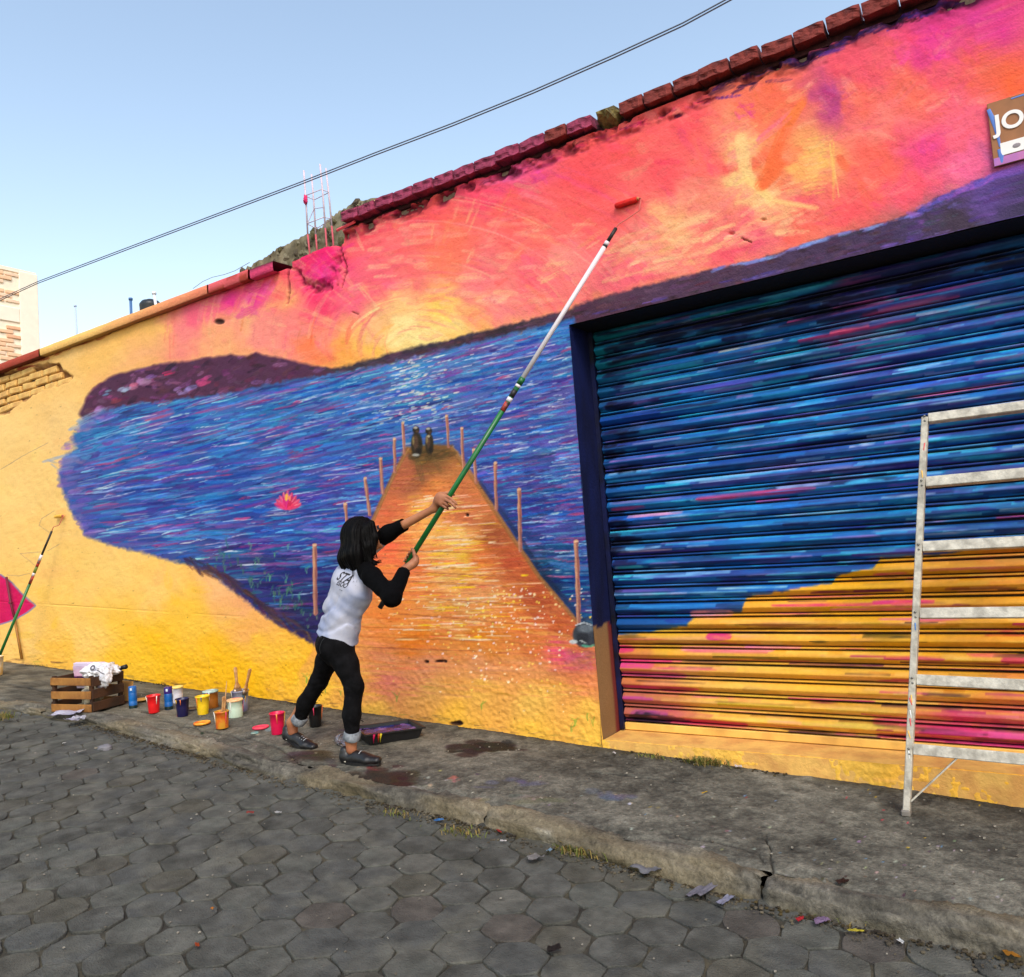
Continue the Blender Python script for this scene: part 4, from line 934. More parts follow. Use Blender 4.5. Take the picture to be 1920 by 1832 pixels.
# kerb cast in lengths, split by deep cracks
def nfield(x, y, s, sd): return fbm(np.asarray(x) * s, np.asarray(y) * s, sd, 4)
cuts = [-9.8, -8.4, -7.1, -5.9, -4.85, -3.82, -2.45, -1.035, .35, 1.7, 3.0]
for kx, (x0, x1) in enumerate(zip(cuts, cuts[1:])):
    nxk = int((x1 - x0) / .016); xs_ = np.linspace(x0 + (.006 if x0 in (-1.035, -3.82) else .002), x1 - (.006 if x1 in (-1.035, -3.82) else .002), nxk)
    prof = np.array([(.165, -.03), (.16, -.008), (.13, .0), (.09, .006), (.06, .002), (.035, -.008), (.018, -.028), (.008, -.055), (.0, -.085), (-.012, -.12), (-.03, -.15), (-.04, -.2)])
    XX = np.repeat(xs_[:, None], len(prof), 1); PY_ = np.repeat(prof[None, :, 0], nxk, 0); PZ_ = np.repeat(prof[None, :, 1], nxk, 0); KS = (kh(xs_) / .13)[:, None]
    amp = .08 + .03 * (xs_ < -3)[:, None]
    nn = nfield(XX * 1.0 + kx * 7, PZ_ * 6 + PY_ * 5, 3.0, 400) - .5; n3 = nfield(XX, PZ_ * 2 + PY_ * 2, 22.0, 401) - .5; n3 = n3 + .8 * (nfield(XX, PZ_ * 1.5 + PY_ * 1.5, 60.0, 402) - .5)
    wornz = 0
    endr = np.clip(1 - np.minimum(XX - x0, x1 - XX) / .05, 0, 1) ** 2 * .022
    Yv = kerb_y(XX) + PY_ - (nn * amp + n3 * .022) * np.clip((.15 - PY_) / .08, 0, 1) + endr * (PY_ < .06)
    Zv = gz(XX) + PZ_ * KS + (nn * .06 + n3 * .018) * np.clip((PZ_ + .17) / .1, 0, 1) - endr - wornz * np.clip((PZ_ + .15) / .1, 0, 1)
    Vk = np.stack([XX, Yv, Zv], -1).reshape(-1, 3); m = len(prof)
    a_, b_ = np.meshgrid(np.arange(nxk - 1), np.arange(m - 1), indexing='ij')
    Fk = np.stack([a_ * m + b_, a_ * m + b_ + 1, (a_ + 1) * m + b_ + 1, (a_ + 1) * m + b_], -1).reshape(-1, 4)
    me = mesh_np('kerb_block', Vk, Fk, True)
    gcol_ = 98 + (nfield(XX, PY_ + PZ_, 3.3, 410) - .5) * 84 + n3 * 70; tan = np.clip((nfield(XX + 3, PY_ * 2 + PZ_, 1.7, 411) - .48) * 5, 0, 1)
    cc = np.stack([gcol_, gcol_ * .96, gcol_ * .86], -1) * (1 - .4 * tan[..., None]) + np.array((140, 122, 86)) * .4 * tan[..., None]
    moss = np.clip(1 - (PZ_ + .13) / .035, 0, 1) * np.clip(nfield(XX, PZ_, 6, 413) * 2.4 - .6, 0, 1); cc = cc * (1 - moss[..., None] * .7) + np.array((58, 52, 30)) * moss[..., None] * .7
    for (wx, wy, ww) in [(465, 1466, .10), (725, 1520, .08), (560, 1462, .0), (1015, 1572, .07)]:
        if ww:
            w0 = on_ground(wx, wy, -.03); d = np.sqrt((XX - w0[0]) ** 2 + ((Yv - w0[1]) * 1.2) ** 2); w_ = np.clip(1.2 - d / ww, 0, 1) * np.clip(nfield(XX, PY_ + PZ_, 25, 415) * 2.6 - .7, 0, 1)
            cc = cc * (1 - w_[..., None]) + np.array((196, 194, 182)) * w_[..., None]
    set_col(me, s2l(np.clip(cc.reshape(-1, 3), 0, 255)) * .92); obj('kerb_block', me, M_CONC, PAVE)

# road: hexagonal concrete pavers
ROAD = bpy.data.objects.new('road', None)
bm = bmesh.new()
xr = np.linspace(-14, 4, 60)
yr = np.linspace(-7, -1.2, 20)
V = [(x, y, rz(x) - .0135 + (vnoise(np.array([x * 3]), np.array([y * 3]), 8)[0] - .5) * .004) for y in yr for x in xr]; F = [(i * 60 + k, i * 60 + k + 1, (i + 1) * 60 + k + 1, (i + 1) * 60 + k) for i in range(19) for k in range(59)]
bm.free()
ROAD = obj('road', mesh_np('road', V, F), M_EARTH); ROAD['kind'] = 'structure'; ROAD['label'] = 'street paved with worn grey hexagonal concrete blocks'
HR = .119                                    # hexagon corner radius
HW = HR * math.sqrt(3)
M_HEX = [mat('paver_grey_%d' % k, c, .9, color2=c2, var=.42, vscale=9, bump=1.0, bscale=120, spec=.2, detail=10, coord='Position') for k, (c, c2) in enumerate([
    (pc(88, 88, 82, .9), pc(72, 72, 66, .9)), (pc(80, 81, 77, .9), pc(94, 93, 84, .9)), (pc(90, 88, 79, .88), pc(80, 78, 68, .9)), (pc(88, 83, 76, .9), pc(78, 74, 68, .9)), (pc(86, 87, 80, .9), pc(98, 97, 89, .85))])]
HEXM = []
for k in range(10):
    bm = bmesh.new(); ring = []
    rr = HR * .996
    base = [Vector((rr * math.cos(math.pi / 6 + i * math.pi / 3) + random.uniform(-.006, .006), rr * math.sin(math.pi / 6 + i * math.pi / 3) + random.uniform(-.006, .006), 0)) for i in range(6)]
    outl = []
    for i in range(6):
        a_, b_ = base[i], base[(i + 1) % 6]
        for t in (0, .33, .66):
            p = a_.lerp(b_, t); nrm = p.normalized(); outl.append(p - nrm * (random.uniform(0, .007) if t else random.uniform(.002, .016)))
    lv = []
    for s_, z in ((1.0, -.05), (1.0, -.006), (.99, -.0015), (.965, .0)):
        lv.append([bm.verts.new(Vector((p.x * s_, p.y * s_, z + random.uniform(-.0015, .0015)))) for p in outl])
    for A, B in zip(lv, lv[1:]):
        for i in range(18): bm.faces.new((A[i], A[(i + 1) % 18], B[(i + 1) % 18], B[i]))
    cv = bm.verts.new((0, 0, random.uniform(-.003, .001)))
    for i in range(18): bm.faces.new((lv[-1][i], lv[-1][(i + 1) % 18], cv))
    me = bm_mesh('paver', bm); me.materials.append(M_HEX[[0, 1, 2, 4, 0, 1, 4, 0, 3, 1][k]]); HEXM.append(me)
ROT = rad(9.0)
spots = []
for i in range(-70, 70):
    for k in range(-60, 60):
        u = HW * (i + .5 * (k % 2)); v = 1.5 * HR * k
        x = -3 + u * math.cos(ROT) - v * math.sin(ROT); y = -2.2 + u * math.sin(ROT) + v * math.cos(ROT)
        if y > float(kerb_y(x)) + .06 or y < -6 or x < -13 or x > 3: continue
        px, py = project(np.array([[x, y, rz(x)]]))
        cz = float((np.array([x, y, rz(x)]) - CAM) @ RM[:, 2])
        inview = cz > .3 and -70 < px[0] < 1990 and py[0] < 1920
        spots.append((0 if inview else 1, cz, x, y))
spots.sort()
nview = sum(1 for s_ in spots if s_[0] == 0)
rest = []
def hexrot(): return ROT + random.randrange(6) * math.pi / 3
for n_, (o_, cz, x, y) in enumerate(spots):
    sink = -.007 * fbm(np.array([x * 1.1]), np.array([y * 1.1]), 500, 2)[0] + random.uniform(-.0035, .003)
    z = rz(x) + sink
    if o_ == 0 and n_ < 300:
        o = obj('paver', HEXM[random.choice((0,1,2,3,4,5,6,7,9)) if random.random() < .98 else 8], None, ROAD); sl_ = (rz(x + .1) - rz(x - .1)) / .2
        o.matrix_local = Matrix.Translation((x, y, z)) @ Matrix.Rotation(-math.atan(sl_) + random.uniform(-.010, .010), 4, 'Y') @ Matrix.Rotation(random.uniform(-.012, .012), 4, 'X') @ Matrix.Rotation(hexrot(), 4, 'Z')
    elif o_ == 0 or cz < 16 and y > -5:
        rest.append((x, y, z, hexrot(), random.choice((0, 1, 2, 3, 4, 5, 6, 7, 9))))
groups = {}
allv = []; allf = []; mi = []; off = 0
for (x, y, z, r_, k) in rest:
    me = HEXM[k]; c_, s_ = math.cos(r_), math.sin(r_)
    vv = [(v.co.x * c_ - v.co.y * s_ + x, v.co.x * s_ + v.co.y * c_ + y, v.co.z + z + GA * (v.co.x * c_ - v.co.y * s_)) for v in me.vertices]
    allv += vv; allf += [tuple(i + off for i in p.vertices) for p in me.polygons]; mi += [[0, 1, 2, 4, 0, 1, 4, 0, 3, 1][k]] * len(me.polygons); off += len(vv)
me = bpy.data.meshes.new('far_pavers'); me.from_pydata(allv, [], allf)
for m_ in M_HEX: me.materials.append(m_)
me.polygons.foreach_set('material_index', mi)
o = obj('far_pavers', me, None, ROAD); o['kind'] = 'stuff'; o['label'] = 'further hexagonal pavers of the street'
print('pavers in view', nview, 'rest', len(rest))
# ------------------------------------------------------------------ the painter (signed-distance modelling, one continuous skin)
class Field:
    def __init__(s, lo, hi, h):
        s.lo = np.array(lo, np.float32); s.h = h; s.n = np.ceil((np.array(hi) - s.lo) / h).astype(int) + 1
        s.D = np.full(tuple(s.n), 0.12, np.float32)
    def _win(s, lo, hi, m):
        a = np.clip(np.floor((np.array(lo) - m - s.lo) / s.h).astype(int), 0, s.n - 1); b = np.clip(np.ceil((np.array(hi) + m - s.lo) / s.h).astype(int) + 1, 1, s.n)
        g = [s.lo[k] + s.h * np.arange(a[k], b[k], dtype=np.float32) for k in range(3)]
        return tuple(slice(a[k], b[k]) for k in range(3)), np.meshgrid(*g, indexing='ij', sparse=True)
    def _mix(s, sl, d, k, sub):
        o = s.D[sl]
        if sub: d = -d; o2 = -o
        else: o2 = o
        if sub:
            h = np.clip(.5 + .5 * (d - o) / k, 0, 1) if k > 0 else (d > o).astype(np.float32)
            s.D[sl] = o * (1 - h) + d * h + (k * h * (1 - h) if k > 0 else 0)
        else:
            if k > 0:
                h = np.clip(.5 + .5 * (o - d) / k, 0, 1); s.D[sl] = o * (1 - h) + d * h - k * h * (1 - h)
            else: s.D[sl] = np.minimum(o, d)
    def cone(s, a, b, ra, rb, k=.02, sub=False):
        a = np.array(a, np.float32); b = np.array(b, np.float32); R = max(ra, rb)
        sl, (x, y, z) = s._win(np.minimum(a, b), np.maximum(a, b), R + .07)
        e = b - a; L2 = float(e @ e) + 1e-9
        t = np.clip(((x - a[0]) * e[0] + (y - a[1]) * e[1] + (z - a[2]) * e[2]) / L2, 0, 1)
        d = np.sqrt((x - a[0] - t * e[0]) ** 2 + (y - a[1] - t * e[1]) ** 2 + (z - a[2] - t * e[2]) ** 2) - (ra + (rb - ra) * t)
        s._mix(sl, d, k, sub)
    def chain(s, pts, rs, k=.02):
        for i in range(len(pts) - 1): s.cone(pts[i], pts[i + 1], rs[i], rs[i + 1], k)
    def ell(s, c, r, R=None, k=.02, sub=False):
        c = np.array(c, np.float32); r = np.array(r, np.float32); m = float(r.max())
        sl, (x, y, z) = s._win(c - m, c + m, .07)
        X_, Y_, Z_ = x - c[0], y - c[1], z - c[2]
        if R is not None: X_, Y_, Z_ = (R[0][0] * X_ + R[0][1] * Y_ + R[0][2] * Z_, R[1][0] * X_ + R[1][1] * Y_ + R[1][2] * Z_, R[2][0] * X_ + R[2][1] * Y_ + R[2][2] * Z_)
        q = np.sqrt((X_ / r[0]) ** 2 + (Y_ / r[1]) ** 2 + (Z_ / r[2]) ** 2)
        s._mix(sl, ((q - 1) * float(r.min()) * (.6 + .4 * np.minimum(q, 2))).astype(np.float32), k, sub)
    def loft(s, secs, k=.02):
        """elliptic sections: (centre, half width vector, half depth vector)"""
        for (c0, u0, v0), (c1, u1, v1) in zip(secs, secs[1:]):
            c0, u0, v0, c1, u1, v1 = [np.array(q, np.float32) for q in (c0, u0, v0, c1, u1, v1)]
            m = max(np.linalg.norm(u0), np.linalg.norm(u1), np.linalg.norm(v0), np.linalg.norm(v1))
            sl, (x, y, z) = s._win(np.minimum(c0, c1), np.maximum(c0, c1), m + .05)
            e = c1 - c0; L2 = float(e @ e)
            tr = ((x - c0[0]) * e[0] + (y - c0[1]) * e[1] + (z - c0[2]) * e[2]) / L2; t = np.clip(tr, 0, 1)
            dx, dy, dz = x - c0[0] - t * e[0], y - c0[1] - t * e[1], z - c0[2] - t * e[2]
            lu0, lu1, lv0, lv1 = [np.linalg.norm(q) for q in (u0, u1, v0, v1)]
            uu = u0 / lu0 + u1 / lu1; uu /= np.linalg.norm(uu); vv = v0 / lv0 + v1 / lv1; vv /= np.linalg.norm(vv); ww = e / math.sqrt(L2)
            a = lu0 + (lu1 - lu0) * t; b = lv0 + (lv1 - lv0) * t
            pu = dx * uu[0] + dy * uu[1] + dz * uu[2]; pv = dx * vv[0] + dy * vv[1] + dz * vv[2]; pw = (tr - t) * math.sqrt(L2)
            q = np.sqrt((pu / a) ** 2 + (pv / b) ** 2 + (pw / np.minimum(a, b)) ** 2)
            s._mix(sl, ((q - 1) * np.minimum(a, b)).astype(np.float32), k, False)
    def displace(s, fn):
        g = [s.lo[k] + s.h * np.arange(s.n[k], dtype=np.float32) for k in range(3)]
        m = np.abs(s.D) < .05
        idx = np.nonzero(m); s.D[m] += fn(g[0][idx[0]], g[1][idx[1]], g[2][idx[2]])
    def cut(s, p, n):
        """keep the side the normal points away from"""
        n = np.array(n, np.float32); n /= np.linalg.norm(n)
        g = [s.lo[k] + s.h * np.arange(s.n[k], dtype=np.float32) for k in range(3)]; x, y, z = np.meshgrid(*g, indexing='ij', sparse=True)
        s.D = np.maximum(s.D, (x - p[0]) * n[0] + (y - p[1]) * n[1] + (z - p[2]) * n[2])
    def mesh(s):
        D = s.D; n = D.shape; ins = D < 0
        D = D.copy(); D[D == 0] = 1e-6
        acc = np.zeros(tuple(k - 1 for k in n) + (3,), np.float32); cnt = np.zeros(tuple(k - 1 for k in n), np.float32)
        faces = []
        cross = []
        for ax in range(3):
            a = [slice(None)] * 3; b = [slice(None)] * 3; a[ax] = slice(0, -1); b[ax] = slice(1, None)
            d0 = D[tuple(a)]; d1 = D[tuple(b)]; cr = (d0 < 0) != (d1 < 0)
            I = np.argwhere(cr); v0 = d0[cr]; v1 = d1[cr]; t = v0 / (v0 - v1)
            P = I.astype(np.float32); P[:, ax] += t
            o1, o2 = [k for k in range(3) if k != ax]
            for s1 in (0, 1):
                for s2 in (0, 1):
                    J = I.copy(); J[:, o1] -= s1; J[:, o2] -= s2
                    ok = (J >= 0).all(1) & (J < np.array(acc.shape[:3])).all(1)
                    np.add.at(acc, tuple(J[ok].T), P[ok]); np.add.at(cnt, tuple(J[ok].T), 1)
            cross.append((ax, I, v0 < 0))
        act = cnt > 0; vid = np.full(cnt.shape, -1, np.int64); vid[act] = np.arange(act.sum())
        V = acc[act] / cnt[act][:, None] * s.h + s.lo
        for ax, I, neg in cross:
            o1, o2 = (ax + 1) % 3, (ax + 2) % 3
            ok = (I[:, o1] > 0) & (I[:, o2] > 0) & (I[:, o1] < cnt.shape[o1]) & (I[:, o2] < cnt.shape[o2]); I2 = I[ok]; ng = neg[ok]
            def at(d1, d2):
                J = I2.copy(); J[:, o1] -= d1; J[:, o2] -= d2; return vid[tuple(J.T)]
            qd = np.stack([at(1, 1), at(0, 1), at(0, 0), at(1, 0)], 1)
            qd = np.where(ng[:, None], qd, qd[:, ::-1]); faces.append(qd)
        F = np.concatenate(faces); F = F[(F >= 0).all(1)]
        return V, F

def v3(px, py, Y): return np.array(at_y(px, py, Y), np.float32)
def nrm(v): v = np.array(v, np.float32); return v / np.linalg.norm(v)
UP = np.array((0, 0, 1.), np.float32)
# pole first: both hands close on it
POLE0 = v3(712, 1140, -.90); POLE1 = v3(1155, 428, -.13); PD = nrm(POLE1 - POLE0)
def pole_at(px):
    lo, hi = 0., 1.
    for _ in range(40):
        m_ = (lo + hi) / 2
        if project((POLE0 + (POLE1 - POLE0) * m_)[None])[0][0] < px: lo = m_
        else: hi = m_
    return POLE0 + (POLE1 - POLE0) * lo
GR = pole_at(769); GL = pole_at(836)
Fs = nrm((.34, .94, 0)); Rs = nrm((.94, -.34, 0))            # facing and right-hand side of the shoulders
Fh = nrm((.62, .78, 0)); Rh = nrm((.78, -.62, 0))            # and of the hips
HIP = v3(632, 1196, -.93); WST = v3(641, 1152, -.93); CHE = v3(660, 1102, -.91); NCK = v3(678, 1056, -.87); HEAD = v3(683, 1005, -.85)
SR = v3(698, 1082, -.985); SL = v3(664, 1052, -.78)
ER = v3(735, 1122, -1.09); EL = v3(728, 1000, -.76)
WR = GR + (ER - GR) * .27; WL = GL + (EL - GL) * .20
WR = GR - PD * .02 + nrm(ER - GR) * .075; WL = GL + nrm(EL - GL) * .085 - PD * .005
HJR = HIP + Rh * .085 - UP * .02; HJL = HIP - Rh * .085 - UP * .02
KR = v3(664, 1288, -.97); KL = v3(598, 1277, -.86)
AR = v3(659, 1405, -.98); AL = v3(549, 1372, -.885)
TOE_R = nrm((.985, .17, 0)); TOE_L = nrm((.99, .05, -.10))
print('limbs', [round(float(np.linalg.norm(a - b)), 3) for a, b in ((SR, ER), (ER, WR), (SL, EL), (EL, WL), (HJR, KR), (KR, AR), (HJL, KL), (KL, AL), (SR, SL))], 'head top z', float(HEAD[2]))

M_SKIN = mat('skin', pc(176, 116, 80), .55, color2=pc(150, 94, 66), var=.10, vscale=14, spec=.35)
M_BLACKCLOTH = mat('black_jersey', (.0022, .0022, .0026), .9, var=.3, vscale=30, bump=.3, bscale=160, spec=.05)
M_WHITECLOTH = mat('white_jersey', pc(182, 185, 200), .85, color2=pc(150, 160, 188), var=.06, vscale=12, bump=.25, bscale=180, spec=.2)
M_JEANS = mat('black_denim', (.003, .003, .0035), .85, color2=(.006, .006, .007), var=.4, vscale=26, bump=.4, bscale=220, spec=.08)
M_CUFF = mat('denim_inside', pc(140, 146, 152), .85, color2=pc(104, 110, 116), var=.25, vscale=40, bump=.4, bscale=200)
M_HAIR = mat('black_hair', (.002, .0018, .0018), .55, var=.4, vscale=60, spec=.07)
M_SHOE = mat('black_leather', (.006, .006, .007), .45, var=.3, vscale=30, bump=.2, bscale=60, spec=.5)
M_SOLE = mat('sole_white', pc(196, 192, 176), .7, var=.25, vscale=40)
M_LACE = mat('lace_grey', pc(170, 176, 180), .7)
PER = thing('person', 'person in black and white raglan shirt and rolled black jeans painting with long pole', 'person', tuple(float(c) for c in (AR[0] - .3, -.93, gz(AR[0] - .3))))
PL = np.array(PER.location, np.float32)
def pmesh(name, V, F, m, parent=None, smooth=True, local=True):
    par = PER if parent is None else parent
    me = mesh_np(name, V - PL, F, smooth)
    return obj(name, me, m, par)

allp = np.stack([HEAD, GR, GL, AR, AL, ER, HIP, SL])
# --- body
B = Field(allp.min(0) - .18, allp.max(0) + .22, .006)
B.loft([(HIP - UP * .03, Rh * .125, Fh * .085), (WST, nrm(Rh + Rs) * .105, nrm(Fh + Fs) * .08), (CHE, Rs * .12, Fs * .08), (CHE * .45 + NCK * .55, Rs * .125, Fs * .06)], .03)
B.cone(NCK, HEAD + np.array((0, 0, -.05)), .052, .048, .02); B.cone(NCK, SR, .05, .05, .03); B.cone(NCK, SL, .05, .05, .03)
B.chain([SR, ER, WR], [.042, .033, .022], .02); B.chain([SL, EL, WL], [.042, .033, .022], .02)
B.chain([HJR, KR, AR + UP * .06, AR], [.072, .045, .034, .033], .02); B.chain([HJL, KL, AL + UP * .06, AL], [.072, .045, .034, .033], .02)
B.cone((KR * .62 + AR * .38) - Fh * .015, (KR * .4 + AR * .6) - Fh * .008, .042, .038, .03); B.cone((KL * .62 + AL * .38) - Fh * .02, (KL * .4 + AL * .6) - Fh * .01, .042, .038, .03)
# head: she looks up along the pole
FH = nrm((.62, .70, .30)); RHd = nrm(np.cross(FH, UP)); UH = np.cross(RHd, FH)
Rhead = np.stack([RHd, FH, UH])
B.ell(HEAD + UH * .018 - FH * .012, (.074, .092, .09), Rhead, .02); B.ell(HEAD - UH * .04 + FH * .022, (.058, .066, .075), Rhead, .03)
B.cone(HEAD + FH * .082 + UH * .012, HEAD + FH * .108 - UH * .022, .008, .012, .012)                   # nose
B.ell(HEAD + FH * .082 - UH * .052, (.022, .014, .007), Rhead, .008); B.ell(HEAD + FH * .080 - UH * .064, (.020, .013, .007), Rhead, .008); B.ell(HEAD + FH * .074 - UH * .092, (.022, .018, .016), Rhead, .02)
for sg in (-1, 1):
    B.ell(HEAD + FH * .086 + UH * .012 + RHd * .030 * sg, (.017, .012, .011), Rhead, .006, True); B.ell(HEAD + FH * .074 + UH * .012 + RHd * .030 * sg, (.0125, .0125, .0125), Rhead, .003)
    B.ell(HEAD + FH * .083 + UH * .030 + RHd * .030 * sg, (.022, .010, .006), Rhead, .01); B.ell(HEAD + RHd * .077 * sg - UH * .01, (.010, .022, .030), Rhead, .006)
# hands: palm beside the pole, fingers wrapped round it
PR = .0165
def hand(wrist, g, side, open_=0.0):
    """palm centre lies on the wrist side of the pole; fingers curl round the far side"""
    ax = PD; inw = nrm((g - wrist) - ax * np.dot(g - wrist, ax)); bn = np.cross(ax, inw) * side
    palm = g - inw * .020 + bn * (PR + .012)
    B.cone(wrist, palm - inw * .018, .024, .027, .02)
    for q in (-1, 1): B.cone(palm - inw * .025 + ax * .018 * q, palm + inw * .016 + ax * .026 * q, .013, .012, .02)
    B.ell(palm, (.032, .032, .018), np.stack([ax, inw, bn]), .02)
    for fi, off in enumerate((.034, .012, -.011, -.033)):
        L = (1.0, 1.08, 1.02, .86)[fi]; o = ax * off * .95
        k1 = palm + inw * .026 + o
        if open_ and fi < 2:
            p2 = k1 + inw * .038 * L - bn * .004 + ax * .002; p3 = p2 + inw * .026 * L - bn * .010 - ax * .004; p4 = p3 + inw * .018 - bn * .009 - ax * .006
        else:
            p2 = g + inw * (PR + .019) + bn * .012 + o; p3 = g + inw * (PR + .010) - bn * (PR + .006) + o; p4 = g - inw * .004 - bn * (PR + .010) + o
        B.chain([palm + o * .8, k1, p2, p3, p4], [.0105, .0098 * L, .0088 * L, .0080 * L, .0070 * L], .004)
    t0 = palm - inw * .022 + ax * .020; t1 = g - inw * (PR + .016) + bn * .004 + ax * .042; t2 = g - inw * (PR + .004) - bn * .014 + ax * .058; t3 = g + inw * .004 - bn * (PR + .009) + ax * .060
    B.chain([t0, t1, t2, t3], [.014, .0115, .0098, .008], .005)
hand(WR, GR, -1); hand(WL, GL, -1, 1.0)
V, F = B.mesh(); pmesh('body', V, F, M_SKIN)

# --- shirt
S = Field(np.minimum(np.minimum(HIP, SL), ER) - .26, np.maximum(np.maximum(HEAD, ER), EL) + .2, .0065)
hem = HIP + UP * .02
S.loft([(hem - UP * .02 - Rh * .004, Rh * .170, Fh * .130), (WST, nrm(Rh + Rs) * .132, nrm(Fh + Fs) * .104), (CHE, Rs * .148, Fs * .106), (CHE * .45 + NCK * .55, Rs * .146, Fs * .084)], .035)
S.cone(NCK - UP * .01, SR, .056, .057, .035); S.cone(NCK - UP * .01, SL, .056, .057, .035)
S.cut(NCK + UP * .045, UP)
CUR = ER + (WR - ER) * .90; CUL = EL + (WL - EL) * .36
S.chain([SR, ER, CUR], [.058, .050, .040], .03); S.chain([SL, EL, CUL], [.058, .049, .041], .03)
def folds(x, y, z):
    a = (x - HIP[0]) * Fs[0] + (y - HIP[1]) * Fs[1]; b = z - HIP[2]; r_ = (x - HIP[0]) * Rs[0] + (y - HIP[1]) * Rs[1]
    w = np.sin(46 * (b - .55 * r_ + .35 * a) + 3 * np.sin(12 * r_ + 4 * b)); w2 = np.sin(70 * (b + .8 * r_) + 2 * np.sin(20 * a))
    m = np.clip(1 - np.abs(b - .14) / .19, 0, 1)
    return .014 * np.clip(w, 0, 1) ** 3 * m + .003 * w2 * m * .6 + .004 * (fbm(x * 16 + z * 9, y * 16 + z * 11, 31, 2) - .5)
S.displace(folds)
hn = nrm(-UP - (Rh * .5 + Fh * .5) * .55)
S.cut(hem - UP * .012, hn)
aR = nrm(WR - ER); aL = nrm(WL - EL)
V, F = S.mesh()
c = V[F].mean(1)
def seg_d(P, a, b):
    e = b - a; t = np.clip(((P - a) @ e) / (e @ e), 0, 1); return np.linalg.norm(P - a - t[:, None] * e, axis=1), t
# cut the cuffs: drop faces beyond the sleeve ends, and the caps at hem and neck
dR, tR = seg_d(c, ER, CUR); dL, tL = seg_d(c, EL, CUL)
drop = ((c - CUR) @ aR > -.001) & (np.linalg.norm(c - CUR, axis=1) < .08)
drop |= ((c - CUL) @ aL > -.001) & (np.linalg.norm(c - CUL, axis=1) < .08)
drop |= ((c[:, 2] > NCK[2] + .040) & (np.linalg.norm(c[:, :2] - NCK[:2], axis=1) < .06))
# raglan seam: sleeve cloth from the arm up to the neck
dsR = np.minimum(seg_d(c, SR, ER)[0], np.minimum(dR, seg_d(c, SR, NCK + Rs * .03)[0] + .012)); dsL = np.minimum(seg_d(c, SL, EL)[0], np.minimum(dL, seg_d(c, SL, NCK - Rs * .03)[0] + .012))
lat = (c - CHE) @ Rs; hgt_ = c[:, 2] - CHE[2]
isR = (dsR < .080) & (lat > .085 - .55 * np.clip(hgt_, -.1, .2)) | ((seg_d(c, ER, CUR)[0] < .085) & (lat > .10)); isL = (dsL < .082) & (lat < -.075 + .5 * np.clip(hgt_, -.1, .2)) & (c[:, 2] > CHE[2] - .02) | (dL < .08)
def sub(name, sel, m, parent=None):
    f = F[sel]; u, inv = np.unique(f, return_inverse=True); return pmesh(name, V[u], inv.reshape(f.shape), m, parent)
SHIRT = sub('shirt', ~drop & ~isR & ~isL, M_WHITECLOTH); SHIRT['label'] = 'white body of the shirt with dark lettering on the back'
sub('sleeve', ~drop & isR, M_BLACKCLOTH); sub('sleeve', ~drop & isL & ~isR, M_BLACKCLOTH)
# lettering on the back, laid on the cloth by ray casting
from mathutils.bvhtree import BVHTree
bv = BVHTree.FromPolygons([Vector(v) for v in V], [tuple(int(i) for i in f) for f in F[~drop]])
def print_on(txt, centre_px, size, shear, mname, col, ang):
    cu = bpy.data.curves.new('lettering', 'FONT'); cu.body = txt; cu.size = size; cu.align_x = 'CENTER'; cu.align_y = 'CENTER'; cu.offset = size * .02
    tmp = bpy.data.objects.new('tmp_text', cu); COL.objects.link(tmp); bpy.context.view_layer.update()
    me = bpy.data.meshes.new_from_object(tmp.evaluated_get(bpy.context.evaluated_depsgraph_get())); bpy.data.objects.remove(tmp)
    bm = bmesh.new(); bm.from_mesh(me); bmesh.ops.triangulate(bm, faces=bm.faces[:]); bmesh.ops.subdivide_edges(bm, edges=[e for e in bm.edges if e.calc_length() > .008], cuts=2)
    bmesh.ops.triangulate(bm, faces=bm.faces[:])
    back = Vector(-Fs + Rs * .35).normalized(); rgt = Vector(Rs + Fs * .35).normalized(); spine = Vector(NCK - WST).normalized(); spine = (spine - back * spine.dot(back)).normalized()
    ro = Vector(at_y(centre_px[0], centre_px[1], -.9)); hit = bv.ray_cast(Vector(CAM), (ro - Vector(CAM)).normalized())[0]
    if hit is None: print('no shirt there'); return
    ca, sa = math.cos(ang), math.sin(ang); rx = rgt * ca + spine * sa; ux = spine * ca - rgt * sa
    bad = []
    for v in bm.verts:
        p = hit + rx * v.co.x + ux * v.co.y
        h = bv.ray_cast(p + back * .2, -back)
        if h[0] is None: bad.append(v); v.co = p; continue
        v.co = h[0] + back * .0022
    bmesh.ops.delete(bm, geom=bad, context='VERTS')
    bm.normal_update()
    for v in bm.verts: v.co -= Vector(PL)
    me2 = bpy.data.meshes.new(mname); bm.to_mesh(me2); bm.free()
    obj(mname, me2, mat('shirt_print', (.02, .018, .022), .8), SHIRT)
print_on('STA', (646, 1084), .072, 0, 'lettering', 0, -.30); print_on('ESOO', (641, 1096), .038, 0, 'lettering', 0, -.30); print_on('- -', (640, 1106), .03, 0, 'lettering', 0, -.30)

